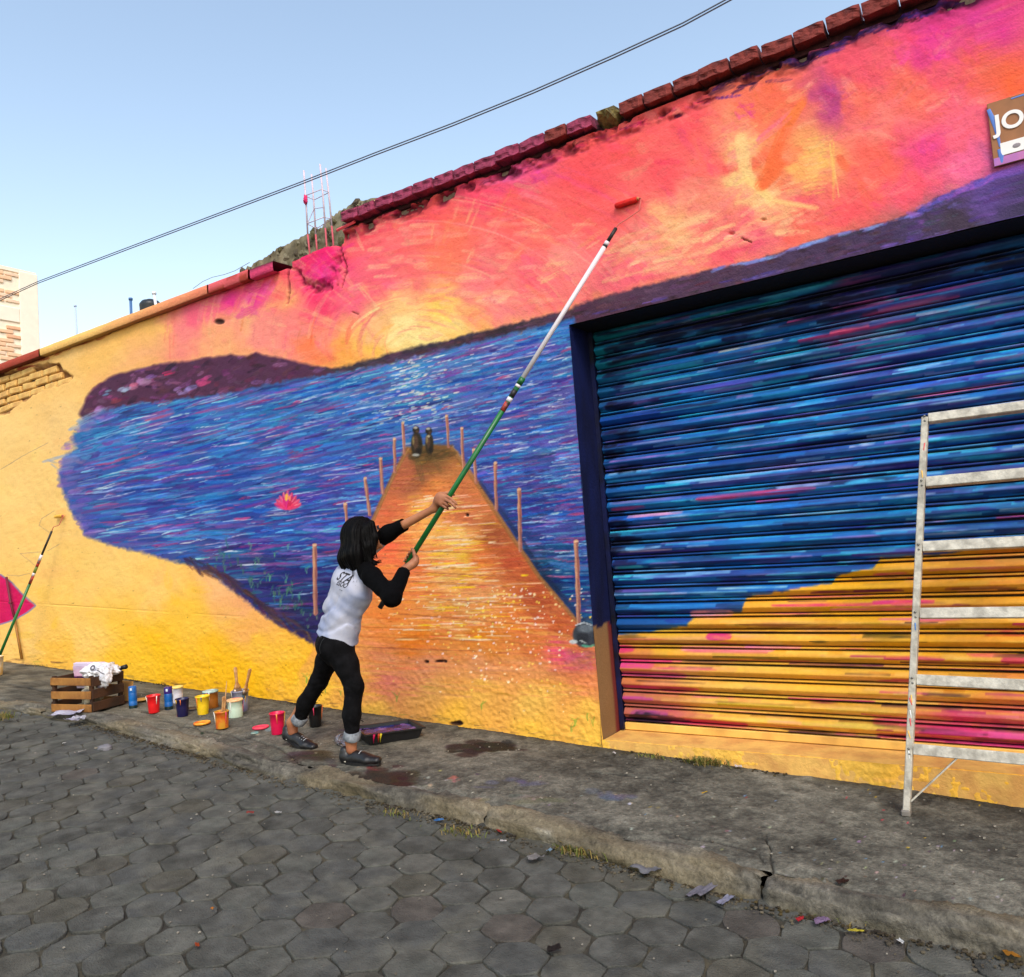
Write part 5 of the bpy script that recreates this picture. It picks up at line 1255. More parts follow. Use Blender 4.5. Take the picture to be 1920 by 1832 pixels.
# --- jeans
J = Field(np.minimum(AL, HIP) - .2, np.maximum(HIP, AR) + .22, .0065)
J.loft([(HIP + UP * .06, Rh * .132, Fh * .098), (HIP - UP * .02, Rh * .150, Fh * .106), (HIP - UP * .09, Rh * .142, Fh * .098)], .03)
for sg in (-1, 1): J.ell(HIP - UP * .045 - Fh * .055 + Rh * .066 * sg, (.078, .078, .088), None, .03)
CR_ = KR + (AR - KR) * .80; CL_ = KL + (AL - KL) * .76
J.chain([HJR - UP * .03, KR * .5 + HJR * .5, KR, KR * .45 + CR_ * .55 - Fh * .008, CR_], [.088, .073, .057, .053, .043], .03); J.chain([HJL - UP * .03, KL * .5 + HJL * .5, KL, KL * .45 + CL_ * .55 - Fh * .014, CL_], [.088, .072, .056, .053, .043], .03)
def jf(x, y, z):
    k = np.minimum(np.abs(z - KR[2]), np.abs(z - (CR_[2] + .06))); m = np.clip(1 - k / .09, .15, 1)
    return .0040 * m * np.clip(np.sin(120 * z + 40 * x + 9 * np.sin(30 * y)), 0, 1) ** 2 + .0018 * (fbm(x * 22 + y * 9, z * 20, 37, 3) - .5)
J.displace(jf)
V, F = J.mesh(); c = V[F].mean(1)
dropj = (((c - CR_) @ nrm(AR - KR) > 0) & (np.linalg.norm(c - CR_, axis=1) < .1)) | (((c - CL_) @ nrm(AL - KL) > 0) & (np.linalg.norm(c - CL_, axis=1) < .1))
JEANS = sub('jeans', ~dropj, M_JEANS)
def cuff(cn, d, r):
    d = Vector(d); a_ = d.orthogonal().normalized(); b_ = d.cross(a_).normalized(); bm = bmesh.new(); rings = []
    for (rr, h) in [(r - .012, -.030), (r - .001, -.034), (r + .004, -.026), (r + .005, .0), (r + .003, .018), (r - .002, .022), (r - .014, .016), (r - .016, -.02)]:
        rings.append([bm.verts.new(Vector(cn) + d * (h + .004 * math.sin(2 * t + r * 90)) + (a_ * math.cos(t) + b_ * math.sin(t)) * (rr + .003 * math.sin(3 * t + h * 60))) for t in np.linspace(0, 2 * math.pi, 24, endpoint=False)])
    for A, Bq in zip(rings, rings[1:]):
        for k in range(24): bm.faces.new((A[k], A[(k + 1) % 24], Bq[(k + 1) % 24], Bq[k]))
    for v in bm.verts: v.co -= Vector(PL)
    return obj('cuff', bm_mesh('cuff', bm, True), M_CUFF, JEANS)
cuff(CR_, nrm(AR - KR), .049); cuff(CL_, nrm(AL - KL), .048)
# frayed threads at the worn knees and thighs
bm = bmesh.new()
for (a0, b0, ncnt) in ((KR * .35 + HJR * .65, CR_, 46), (KL * .6 + HJL * .4, CL_, 30)):
    for q in range(ncnt):
        p = Vector(a0 + (b0 - a0) * random.random()); out = (Vector(Fh) + Vector(Rh) * random.uniform(-.2, .9)).normalized(); st = p + out * (.062 + .01 * random.random())
        add_tube(bm, [st, st + out * random.uniform(.006, .016) + Vector((0, 0, random.uniform(-.012, .004)))], [.0022, .0012], 4)
for v in bm.verts: v.co -= Vector(PL)
o = obj('frayed_threads', bm_mesh('frayed_threads', bm), M_JEANS, JEANS); o['kind'] = 'stuff'
# back pockets: stitched seams
for sg in (-1, 1):
    cpos = HIP - UP * .03 - Fh * .135 + Rh * .07 * sg
    pts = [cpos + Rh * .045 + UP * .05, cpos + Rh * .04 - UP * .04, cpos - UP * .06, cpos - Rh * .04 - UP * .04, cpos - Rh * .045 + UP * .05, cpos + Rh * .045 + UP * .05]
    bm = bmesh.new(); bj = BVHTree.FromPolygons([Vector(v) for v in V], [tuple(int(i) for i in f) for f in F]) if sg == -1 else bj
    proj = []
    for a_, b_ in zip(pts, pts[1:]):
        for t in np.linspace(0, 1, 6)[:-1]:
            p = Vector(a_ + (b_ - a_) * t); h = bj.ray_cast(p - Vector(Fh) * .2, Vector(Fh))
            if h[0] is not None: proj.append(h[0])
    if len(proj) > 3:
        add_tube(bm, proj, .0022, 4)
        for v in bm.verts: v.co -= Vector(PL)
        obj('pocket_seam', bm_mesh('pocket_seam', bm), mat('seam', (.016, .016, .017), .8), JEANS)

# --- hair: shoulder-length, straight, flicking out at the ends
H = Field(HEAD - np.array((.26, .26, .33)), HEAD + np.array((.24, .24, .2)), .0055)
H.ell(HEAD + UH * .030 - FH * .026, (.094, .110, .102), Rhead, .02)
bk = nrm(-FH * np.array((1, 1, 0)))
for (off, r0, r1, ln) in [(0, .068, .050, .245), (.05, .060, .038, .225), (-.05, .060, .042, .25), (.078, .038, .022, .20), (-.08, .040, .026, .235)]:
    top = HEAD + UH * .01 + bk * .052 + RHd * off * .9; bot = HEAD + bk * (.080 - abs(off) * .25) + RHd * off * 1.45 - UP * ln + np.array((-.02, -.01, 0)) * (1 if off <= 0 else -.4)
    mid = top * .45 + bot * .55 + bk * .018
    H.chain([top, mid, bot], [r0, r0 * 1.02, r1 * .72], .03)
H.chain([HEAD + RHd * .082 + FH * .03 + UH * .04, HEAD + RHd * .094 + FH * .012 - UP * .07, HEAD + RHd * .094 + FH * .016 - UP * .17, HEAD + RHd * .105 + FH * .055 - UP * .20], [.026, .028, .020, .006], .02)
H.chain([HEAD + RHd * .080 + FH * .062 + UH * .055, HEAD + RHd * .090 + FH * .058 - UP * .03, HEAD + RHd * .094 + FH * .040 - UP * .12], [.020, .022, .018], .02)
H.chain([HEAD - RHd * .082 + FH * .03 + UH * .04, HEAD - RHd * .094 + FH * .012 - UP * .08, HEAD - RHd * .10 - UP * .18], [.026, .026, .012], .02)
H.ell(HEAD + FH * .115 - UH * .03, (.066, .085, .085), Rhead, .015, True)
def strands(x, y, z):
    th = np.arctan2((x - HEAD[0]) * RHd[0] + (y - HEAD[1]) * RHd[1], (x - HEAD[0]) * bk[0] + (y - HEAD[1]) * bk[1] + .02)
    return -.0035 * np.abs(np.sin(th * 16 + 2.5 * np.sin(z * 14))) - .0022 * np.sin(th * 41 + z * 9) - .004 * (fbm(th * 6, z * 5, 44, 2) - .5)
H.displace(strands)
V, F = H.mesh(); HAIR = pmesh('hair', V, F, M_HAIR)
bm = bmesh.new()
for q in range(200):                                    # loose ends along the bottom
    off = random.uniform(-.09, .085); p0 = HEAD + bk * (.085 - abs(off) * .35 + random.uniform(-.03, .03)) + RHd * off * 1.25 - UP * random.uniform(.18, .23)
    out = nrm(RHd * off * 6 + bk * .4 + np.array((random.uniform(-.3, .3), random.uniform(-.3, .3), 0)))
    p1 = p0 - UP * .04 + out * .008; p2 = p1 - UP * random.uniform(.012, .045) + out * random.uniform(.006, .03)
    add_tube(bm, [p0, p1, p2], [.003, .0022, .0006], 4)
for q in range(420):                                    # long strands lying over the mass of hair
    th_ = random.uniform(-2.1, 2.1); rr_ = nrm(bk * math.cos(th_) + RHd * math.sin(th_)); el_ = random.uniform(.2, 1.2)
    s0 = HEAD + UH * .030 - FH * .026 + (rr_ * math.cos(el_) * .104 + UP * math.sin(el_) * .102)
    s1 = HEAD + rr_ * .112 - UP * .02 - FH * .015; s2 = HEAD + rr_ * (.112 + random.uniform(-.006, .008)) - UP * .10; s3 = HEAD + rr_ * (.108 + random.uniform(-.012, .018)) + RHd * random.uniform(-.02, .02) - UP * random.uniform(.17, .245)
    if abs(th_) > 1.65: s3 = s2 - UP * .05 + FH * .01
    add_tube(bm, [s0, s1, s2, s3], [.0012, .0022, .002, .0006], 4, False)
for q in range(14):
    p0 = HEAD + RHd * .10 + FH * .03 - UP * .17 + np.array([random.uniform(-.01, .01) for _ in range(3)]); p1 = p0 + FH * .03 - UP * .022; p2 = p1 + FH * random.uniform(.02, .035) - UP * random.uniform(-.004, .006)
    add_tube(bm, [p0, p1, p2], [.003, .002, .0006], 4)
for v in bm.verts: v.co -= Vector(PL)
o = obj('hair_ends', bm_mesh('hair_ends', bm, True), M_HAIR, HAIR); o['kind'] = 'stuff'
# --- glasses
bm = bmesh.new()
for sg in (-1, 1):
    cc_ = HEAD + FH * .104 + UH * .010 + RHd * .033 * sg
    add_tube(bm, [cc_ + RHd * .026 * math.cos(t) + UH * .020 * math.sin(t) - FH * .006 * abs(math.cos(t)) for t in np.linspace(0, 2 * math.pi, 17)], .0026, 6)
    add_tube(bm, [cc_ + RHd * .026 * sg, cc_ + RHd * .046 * sg - FH * .02, cc_ + RHd * .046 * sg - FH * .10], .0024, 6)
add_tube(bm, [HEAD + FH * .106 + UH * .012 - RHd * .008, HEAD + FH * .106 + UH * .012 + RHd * .008], .0024, 6)
for v in bm.verts: v.co -= Vector(PL)
obj('glasses', bm_mesh('glasses', bm, True), mat('glasses_frame', (.03, .03, .035), .25), PER)

# --- shoes
def shoe(ank, toe, lift):
    fx = nrm(toe); fr = nrm(np.cross(fx, UP)); g0 = np.array((ank[0], ank[1], gz(ank[0])), np.float32)
    heel = g0 - fx * .050 + UP * (.035 + lift); ball = g0 + fx * .115 + UP * .030; tip = g0 + fx * .185 + UP * .030
    Sf = Field(np.minimum(heel, tip) - .12, np.maximum(heel, tip) + .14, .0045)
    Sf.loft([(heel, fr * .034, UP * .036), (g0 + fx * .03 + UP * (.034 + lift * .6), fr * .036, UP * .036), (ball, fr * .044, UP * .030), (tip, fr * .032, UP * .022)], .015)
    Sf.cone(heel + UP * .018, heel + UP * .040, .034, .031, .02); Sf.cone(ank * .0 + g0 + fx * .035 + UP * (.05 + lift * .5), g0 + fx * .085 + UP * .045, .032, .030, .02)
    Sf.ell(np.array(ank) + UP * .03 + fx * .008, (.040, .036, .042), None, .008, True)
    low = g0 + UP * .0
    V, F = Sf.mesh(); sh_ = pmesh('shoe', V, F, M_SHOE)
    bm = bmesh.new(); N_ = 30; lo_, hi_ = [], []
    for k in range(N_):
        t = 2 * math.pi * k / N_; u = math.cos(t); w = math.sin(t)
        al = .064 + u * .140; wd = (.037 + .008 * math.sin(min(max((al + .05) / .24, 0), 1) * math.pi * 1.1)) * (abs(w) ** .75) * (1 if w >= 0 else -1)
        li = lift * max(0, 1 - max(al, -.05) / .11) if al < .11 else 0
        p = g0 + fx * al + fr * wd; lo_.append(bm.verts.new(Vector(p + UP * (li + .002)))); hi_.append(bm.verts.new(Vector(p + UP * (li + .019))))
    for k in range(N_): bm.faces.new((lo_[k], lo_[(k + 1) % N_], hi_[(k + 1) % N_], hi_[k]))
    bm.faces.new(lo_[::-1]); bm.faces.new(hi_)
    for v in bm.verts: v.co -= Vector(PL)
    obj('sole', bm_mesh('sole', bm), M_SHOE, sh_)
    bm = bmesh.new()                                   # pale foxing strip round the heel
    for k in range(11, 20):
        pass
    A_ = [g0 + fx * (.064 - .143 * math.cos(t)) + fr * (.040 * math.sin(t)) + UP * (lift + .021) for t in np.linspace(-.9, .9, 12)]
    add_tube(bm, A_, .0045, 6)
    for v in bm.verts: v.co -= Vector(PL)
    obj('heel_stripe', bm_mesh('heel_stripe', bm, True), M_SOLE, sh_)
    bm = bmesh.new()
    for q in range(4):
        p = g0 + fx * (.068 + .016 * q) + UP * (.080 - .006 * q + lift * .3); add_tube(bm, [p - fr * .024 - UP * .010, p, p + fr * .024 - UP * .010], .0028, 5)
    for v in bm.verts: v.co -= Vector(PL)
    obj('lace', bm_mesh('lace', bm, True), M_LACE, sh_)
shoe(AR, TOE_R, 0.0); shoe(AL, TOE_L, .030)

# ------------------------------------------------------------------ extension pole and roller in her hands
M_GREEN = mat('pole_green', pc(20, 112, 50), .35, color2=pc(16, 84, 40), var=.15, vscale=10, spec=.5)
M_POLEW = mat('pole_white', pc(226, 220, 224), .4, var=.06, spec=.5)
M_POLEK = mat('pole_black', (.012, .012, .012), .5); M_BAND = mat('pole_label', pc(40, 50, 44), .5, color2=pc(200, 60, 50), var=.2, vscale=40)
def make_pole(p0, p1, label, marks, roller_c, roller_ax, roll_mat, wire, white_from=None):
    """marks: fractions along the pole for (grip end, green end, white end)"""
    t_ = thing('extension_pole', label, 'paint roller', tuple(float(c) for c in p0)); L0 = np.array(t_.location, np.float32)
    at = lambda f: p0 + (p1 - p0) * f - L0
    def seg(nm, a_, b_, r, m): return obj(nm, tube_mesh(nm, [at(a_), at(b_)], r, 14), m, t_)
    for (nm, a_, b_, r, m) in marks: seg(nm, a_, b_, r, m)
    obj('roller_frame', tube_mesh('roller_frame', [np.array(q) - L0 for q in wire], .0042, 8), mat('frame_wire', pc(200, 96, 84), .5), t_)
    rc_ = np.array(roller_c, np.float32) - L0; ra_ = nrm(roller_ax)
    pts = [rc_ + ra_ * s_ for s_ in (-.075, -.068, -.035, 0, .035, .068, .075)]
    ro_ = obj('roller', tube_mesh('roller', pts, [.013, .0175, .0185, .018, .0185, .0175, .014], 16), roll_mat, t_)
    obj('roller_cap', tube_mesh('roller_cap', [rc_ + ra_ * .0752, rc_ + ra_ * .088], [.014, .009], 12), mat('roller_cap', pc(190, 120, 70), .5), ro_)
    return t_
RC = v3(1174, 380, -.024); RA = np.array((1, 0, 0), np.float32); RE = RC + RA * .095
WIRE = [POLE1 - PD * .03, POLE1 + PD * .03, POLE1 + PD * .06 + np.array((.02, .02, 0)), RE + np.array((0.0, -.035, -.09)), RE + np.array((.01, -.008, -.01)), RE + np.array((.005, 0, 0)), RC]
def fr_px(px): return float(np.linalg.norm(pole_at(px) - POLE0) / np.linalg.norm(POLE1 - POLE0))
f1 = fr_px(975); f2 = fr_px(1133); fb = fr_px(764)
make_pole(POLE0, POLE1, 'long green and white extension pole with a red roller held up against the wall',
          [('grip', 0, .05, .0155, M_POLEK), ('pole_tube', .05, fb, .0135, M_POLEK), ('pole_tube', fb, f1, PR, M_GREEN), ('pole_label', f1 - .075, f1 - .052, PR + .0008, M_BAND), ('pole_label', f1 - .050, f1 - .040, PR + .0008, M_POLEW), ('pole_label', f1 - .038, f1 - .020, PR + .0008, M_POLEK), ('pole_label', f1 - .012, f1 - .006, PR + .0008, M_POLEW),
           ('collar', f1 - .004, f1 + .012, PR + .003, M_GREEN), ('inner_tube', f1 + .01, f2, .0148, M_POLEW), ('collar', f2, f2 + .005, .0155, M_POLEK), ('collar', f2 + .005, f2 + .014, .0152, M_POLEW), ('tip', f2 + .014, 1, .0115, M_POLEK)],
          RC, RA, mat('roller_red', pc(238, 36, 28), .8, color2=pc(214, 20, 18), var=.15, vscale=40, bump=.6, bscale=150), WIRE)
# ------------------------------------------------------------------ street sign on the wall
sA = at_y(1846, 196, -.02); sB = at_y(1868, 312, -.02); sx0 = (sA[0] + sB[0]) / 2; sz1 = float(sA[2]); sz0 = float(sB[2]); sw = .95
SG = thing('street_sign', 'brown street name plate with white lettering fixed to the pink painted sky', 'sign', (sx0, -.004, sz0))
M_SIGN = mat('sign_brown', pc(150, 100, 62), .6, color2=pc(164, 108, 66), var=.12, vscale=10)
M_SIGNW = mat('sign_white', pc(250, 246, 242), .6, var=.05); M_SIGNB = mat('sign_overpaint', pc(92, 132, 210), .6, var=.15); M_SIGNL = mat('sign_lilac', pc(200, 120, 180), .6, color2=pc(170, 110, 190), var=.15)
h_ = sz1 - sz0
part_box('plate', 0, sw, -.014, 0, 0, h_, M_SIGN, SG, .002)
part_box('tile', .035, .175, -.0175, -.0145, .045, .105, M_SIGNW, SG)
part_box('tile', .185, .60, -.0175, -.0145, .045, .105, mat('sign_grey', pc(120, 124, 120), .6), SG)
part_box('lower_band', .002, sw - .002, -.0165, -.0142, .002, .040, M_SIGNL, SG)
bm = bmesh.new(); bmesh.ops.create_icosphere(bm, subdivisions=2, radius=.016); bmesh.ops.scale(bm, vec=(1.1, .12, .7), verts=bm.verts[:]); obj('emblem', bm_mesh('emblem', bm), mat('emblem_grey', pc(150, 140, 144), .7), SG, (.10, -.018, .074))
for (a_, b_, w_) in [((.004, h_ - .03), (.020, .20), .020), ((.020, .20), (.034, .09), .014), ((.03, .08), (.034, .01), .024)]:
    bm = bmesh.new(); add_tube(bm, [(a_[0], -.015, a_[1]), ((a_[0] + b_[0]) / 2 + .003, -.015, (a_[1] + b_[1]) / 2), (b_[0], -.015, b_[1])], [w_ * .4, w_ * .5, w_ * .3], 8); bmesh.ops.scale(bm, vec=(1, .25, 1), space=Matrix.Translation((0, .015, 0)), verts=bm.verts[:]); obj('paint_smear', bm_mesh('paint_smear', bm), M_SIGNB, SG)
bm = bmesh.new(); add_tube(bm, [(.10, -.015, h_ - .012), (.3, -.015, h_ - .008), (.6, -.015, h_ - .012)], [.003, .006, .004], 8); bmesh.ops.scale(bm, vec=(1, .25, 1), space=Matrix.Translation((0, .015, 0)), verts=bm.verts[:]); obj('paint_smear', bm_mesh('paint_smear', bm), M_SIGNB, SG)
def flat_text(name, body, size, loc, m, parent, extr=.0015, bold=.024, sx_=1.0, rot=(math.pi / 2, 0, 0)):
    cu = bpy.data.curves.new(name, 'FONT'); cu.body = body; cu.size = size; cu.extrude = extr; cu.offset = size * bold
    tmp = bpy.data.objects.new('tmp_text', cu); COL.objects.link(tmp); bpy.context.view_layer.update()
    me = bpy.data.meshes.new_from_object(tmp.evaluated_get(bpy.context.evaluated_depsgraph_get())); bpy.data.objects.remove(tmp)
    o = obj(name, me, m, parent, loc, rot); o.scale = (sx_, 1, 1); return o
flat_text('lettering', 'JOR', .118, (.020, -.0175, h_ * .52), M_SIGNW, SG, sx_=.98)
flat_text('lettering', 'H', .105, (.150, -.0175, h_ * .335), M_SIGNW, SG)

# ------------------------------------------------------------------ aluminium ladder standing by the shutter
lf = on_ground(1700, 1527); LY0 = lf[1]; lt = at_y(1735, 783, LY0 + .20)
LAD = thing('ladder', 'paint-spattered aluminium ladder with six flat rungs standing before the shutter', 'ladder', tuple(lf))
M_ALU = mat('old_aluminium', pc(206, 200, 184), .55, .1, color2=pc(168, 162, 148), var=.22, vscale=30, bump=.3, bscale=90, spec=.5)
Lw = .62
l0 = Vector((0, 0, .0)); l1 = Vector(lt) - Vector(lf)
def prism(name, a_, b_, w, d, parent, m, side=Vector((1, 0, 0)), bev=.003):
    a_ = Vector(a_); b_ = Vector(b_); ax = (b_ - a_).normalized(); s_ = (side - ax * side.dot(ax)).normalized(); f_ = ax.cross(s_)
    bm = bmesh.new(); R_ = Matrix((s_, f_, ax)).transposed()
    add_box(bm, (a_ + b_) / 2, (w, d, (b_ - a_).length), R_, bev); return obj(name, bm_mesh(name, bm), m, parent)
gr_off = Vector((Lw, 0, GA * Lw))
prism('rail', l0, l1, .030, .055, LAD, M_ALU); prism('rail', l0 + gr_off, l1 + Vector((Lw - .02, 0, 0)), .030, .055, LAD, M_ALU)
for f_, pyc in enumerate([785, 905, 1025, 1150, 1275, 1405]):
    tgt = None; best = 9
    for t in np.linspace(0, 1, 400):
        p = Vector(lf) + l1 * t; e_ = abs(project(np.array([p + Vector((.03, 0, 0))]))[1][0] - pyc)
        if tgt is None or e_ < best: best = e_; tgt = t
    a_ = l1 * tgt; tl = 0 if f_ == 0 else 0
    prism('rung', a_ + Vector((.0155, -.004, 0)), a_ + Vector((Lw - .0155 - .02 * tgt, -.004, -.012 * (f_ > 3))), .050 if f_ else .045, .046 if f_ == 0 else .040, LAD, M_ALU, Vector((0, .25, 1)))
    if f_ == 5:
        low = l1 * (tgt - .125); prism('brace', low + Vector((.017, -.012, 0)), a_ + Vector((.20, -.012, -.02)), .022, .006, LAD, M_ALU, Vector((0, 1, 0)), 0)
obj('foot', box_mesh('foot', (.04, .07, .03), .006), mat('rubber_grey', pc(120, 114, 106), .8, var=.2), LAD, (0, 0, .013)); obj('foot', box_mesh('foot', (.04, .07, .03), .006), MATS['rubber_grey'], LAD, tuple(gr_off + Vector((0, 0, .013))))
M_RIV = mat('rivet_grey', pc(120, 118, 112), .4, .5)
for f_, pyc in enumerate([785, 905, 1025, 1150, 1275, 1405]):
    tt_ = min(np.linspace(0, 1, 300), key=lambda t: abs(project(np.array([Vector(lf) + l1 * t]))[1][0] - pyc)); p = l1 * float(tt_)
    for dz_ in (-.012, .012): obj('rivet', lathe_mesh('rivet', [(0, .004), (.004, .003), (.006, 0)], 8), M_RIV, LAD, tuple(p + Vector((0, -.0285, dz_))), (math.pi / 2, 0, 0))
for q_ in range(9):                                     # dried paint drips on the rails
    t_q = random.uniform(.1, .95); c_ = random.choice([(60, 120, 190), (220, 90, 90), (240, 190, 90), (230, 230, 225)]); p = l1 * t_q
    obj('paint_drip', tube_mesh('paint_drip', [p + Vector((random.uniform(-.008, .008), -.0280, .012)), p + Vector((0, -.0285, -.02)), p + Vector((0, -.0280, -.03 - random.uniform(0, .03)))], [.003, .0028, .001], 6), mat('dry_%d_%d_%d' % c_, pc(*c_), .6), LAD)

# ------------------------------------------------------------------ second pole leaning at the far left, with its pail
Q1 = v3(97, 996, -.10); Q0g = on_ground(-12, 1262); Q0 = np.array((Q0g[0], Q0g[1], Q0g[2] + .03), np.float32)
d_ = nrm(Q1 - Q0)
RC2 = v3(110, 968, -.024)
mk = lambda a_, b_: (a_, b_)
make_pole(Q0, Q1, 'green extension pole with a yellow roller leaning on the wall by the magenta petal',
          [('pole_tube', 0, .62, .0145, M_GREEN), ('pole_label', .62, .68, .0150, M_BAND), ('pole_label', .68, .70, .0152, M_POLEW), ('pole_label', .70, .745, .0150, mat('label_yellow', pc(120, 140, 40), .5, color2=pc(50, 40, 30))), ('pole_label', .745, .79, .0150, M_BAND), ('collar', .79, .83, .0155, M_POLEW), ('inner_tube', .83, 1, .0110, M_POLEK)],
          RC2, np.array((1, 0, 0), np.float32), mat('roller_yellow', pc(244, 186, 66), .8, var=.15, bump=.6, bscale=150),
          [Q1, Q1 + d_ * .05, RC2 + np.array((.06, -.03, -.10)), RC2 + np.array((.105, -.006, -.012)), RC2 + np.array((.10, 0, 0)), RC2])

# ------------------------------------------------------------------ paint pots
def place(px, py): g_ = on_ground(px, py); return (float(g_[0]), float(g_[1]), float(gz(g_[0]) + .004))
def pot(name, label, cat, px, py, rt, rb, h, col, paint=None, lid=None, rim=.004, fill=.78, handle=False, streak=None, group=None, rough=.4, mname=None):
    t_ = thing(name, label, cat, place(px, py), (0, 0, random.uniform(0, 6)), group)
    m_ = mat(mname or ('plastic_' + name + '_%d_%d_%d' % col), pc(*col), rough, color2=None if streak is None else pc(*streak), var=.10, vscale=18, spec=.5)
    prof = [(0, .002), (rb * .97, .0), (rb, .003), (rb + (rt - rb) * .5, h * .5), (rt, h - .012), (rt + rim, h - .010), (rt + rim, h - .001), (rt + rim * .3, h), (rt - .003, h - .004), (rb + (rt - rb) * .5 - .003, h * .5), (rb - .003, .008), (0, .008)]
    obj('body', lathe_mesh('body', prof, 32), m_, t_)
    if paint:
        rr = rb + (rt - rb) * fill - .0035
        obj('paint', lathe_mesh('paint', [(0, h * fill - .004), (rr * .6, h * fill - .002), (rr, h * fill)], 24), mat('wet_%d_%d_%d' % paint, pc(*paint), .25, var=.08, spec=.5), t_)
    if lid:
        obj('lid', lathe_mesh('lid', [(0, h + .004), (rt * .8, h + .004), (rt * .86, h + .008), (rt + rim + .002, h + .006), (rt + rim + .003, h - .008), (rt + rim, h - .008)], 32), mat('lid_%d_%d_%d' % lid[:3], pc(*lid[:3]), .45, color2=None if len(lid) < 4 else pc(*lid[3]), var=.12, vscale=20), t_)
    return t_
GP = 'paint pots on the pavement'
pot('paint_pail', 'white pail at the foot of the leaning green pole', 'pail', -13, 1268, .10, .085, .20, (226, 222, 220), (240, 190, 60), streak=(240, 200, 110))
pot('paint_cup', 'bright red plastic cup on the pavement beside a blue spray bottle', 'cup', 289, 1337, .050, .040, .140, (226, 20, 26), (150, 14, 16), group=GP)
pot('paint_cup', 'navy blue plastic cup with a pink smear at its base', 'cup', 343, 1344, .050, .041, .140, (18, 14, 66), (14, 10, 50), group=GP)
pot('paint_cup', 'yellow plastic cup standing before a brown tin', 'cup', 381, 1340, .052, .041, .145, (244, 206, 14), (230, 180, 20), group=GP, streak=(240, 196, 40))
pot('paint_cup', 'magenta plastic cup with a dark spot beside the raised heel', 'cup', 521, 1377, .050, .042, .150, (214, 8, 72), (180, 10, 70), group=GP)
pot('paint_cup', 'black plastic cup standing behind the raised foot', 'cup', 592, 1363, .050, .041, .150, (10, 10, 12), (6, 6, 8), group=GP)
pot('paint_tin', 'white lidded tub with a yellow lid behind the navy cup', 'tub', 333, 1318, .046, .044, .130, (226, 222, 230), None, (244, 214, 120), group=GP)
pot('paint_tin', 'brown paint tin with a pale lid behind the yellow cup', 'tin', 396, 1328, .056, .056, .135, (164, 96, 22), None, (190, 214, 206, (90, 130, 120)), group=GP, rough=.5)
pot('paint_tin', 'pale green paint tin with a peach lid behind the smeared orange glass', 'tin', 442, 1345, .055, .055, .130, (206, 228, 204), None, (246, 206, 140, (236, 100, 90)), group=GP, rough=.5)
tb = pot('paint_pail', 'grey pail holding two used paint brushes behind the pale green tin', 'pail', 452, 1334, .064, .056, .165, (150, 150, 164), (60, 90, 100), group=GP, streak=(120, 120, 150))
gl = pot('paint_glass', 'orange smeared glass holding thin brushes near the orange lid', 'glass', 417, 1366, .048, .044, .125, (214, 150, 40), (200, 130, 40), group=GP, streak=(214, 74, 20))
pink = obj('smear', lathe_mesh('smear', [(0, 0), (.016, .002), (.018, .0)], 10), mat('pink_smear', pc(230, 20, 90), .5))
pink.parent = [o for o in bpy.data.objects if o.get('label', '').startswith('navy blue')][0]; pink.rotation_euler = (math.pi / 2, 0, .6); pink.location = (.024, -.0335, .012); pink.scale = (1, .7, .4)
M_WOOD = mat('brush_wood', pc(206, 160, 104), .5, color2=pc(170, 116, 66), var=.15, vscale=30); M_FERR = mat('ferrule', pc(170, 150, 130), .35, .8); M_BRIS = mat('bristle', pc(70, 96, 108), .9, color2=pc(40, 44, 50), var=.3, vscale=60)
def brush(label, base, tip, w, flat=True, col=None, ln=1.0):
    """brush standing bristles down in a pot; base = bristle end"""
    base = Vector(base); tip = Vector(tip); L_ = (tip - base).length
    q_ = (tip - base).to_track_quat('Z', 'Y')
    t_ = thing('paint_brush', label, 'brush', tuple(base)); t_.rotation_mode = 'QUATERNION'; t_.rotation_quaternion = q_
    if flat:
        def slab(nm, secs, m):
            bm = bmesh.new(); rings = []
            for (z, a_, b_) in secs: rings.append([bm.verts.new((a_ * sx_, b_ * sy_, z)) for sx_, sy_ in ((-1, -.6), (-.6, -1), (.6, -1), (1, -.6), (1, .6), (.6, 1), (-.6, 1), (-1, .6))])
            for A, B_ in zip(rings, rings[1:]):
                for k in range(8): bm.faces.new((A[k], A[(k + 1) % 8], B_[(k + 1) % 8], B_[k]))
            bm.faces.new(rings[0][::-1]); bm.faces.new(rings[-1]); return obj(nm, bm_mesh(nm, bm, True), m, t_)
        slab('bristles', [(0, w * .8, .006), (L_ * .2, w, .010), (L_ * .34, w * .98, .010)], M_BRIS if col is None else mat('bris_%d_%d_%d' % col, pc(*col), .9, var=.3))
        slab('ferrule', [(L_ * .34, w * 1.03, .0115), (L_ * .46, w * 1.03, .0115)], M_FERR)
        slab('handle', [(L_ * .46, w * .95, .010), (L_ * .52, w * .7, .009), (L_ * .62, .010, .008), (L_ * .85, .012, .008), (L_ * .97, .015, .007), (L_, .008, .005)], M_WOOD)
    else:
        obj('bristles', tube_mesh('bristles', [(0, 0, 0), (0, 0, L_ * .1), (0, 0, L_ * .2)], [.001, w, w], 8), M_BRIS, t_); obj('handle', tube_mesh('handle', [(0, 0, L_ * .2), (0, 0, L_ * .4), (0, 0, L_)], [w, w * 1.1, .002], 8), M_WOOD, t_)
tl = np.array(tb.location); gl_ = np.array(gl.location)
def tip_at(px, py, Y): return at_y(px, py, Y)
brush('wide wooden paint brush leaning left in the grey pail', tl + (-.02, 0, .03), tip_at(441, 1251, tl[1] + .0), .034)
brush('slimmer wooden paint brush leaning right in the grey pail', tl + (.02, -.01, .03), tip_at(469, 1254, tl[1] + .0), .020)
brush('thin upright artist brush in the orange smeared glass', gl_ + (.012, 0, .015), tip_at(425, 1277, gl_[1]), .006, False)
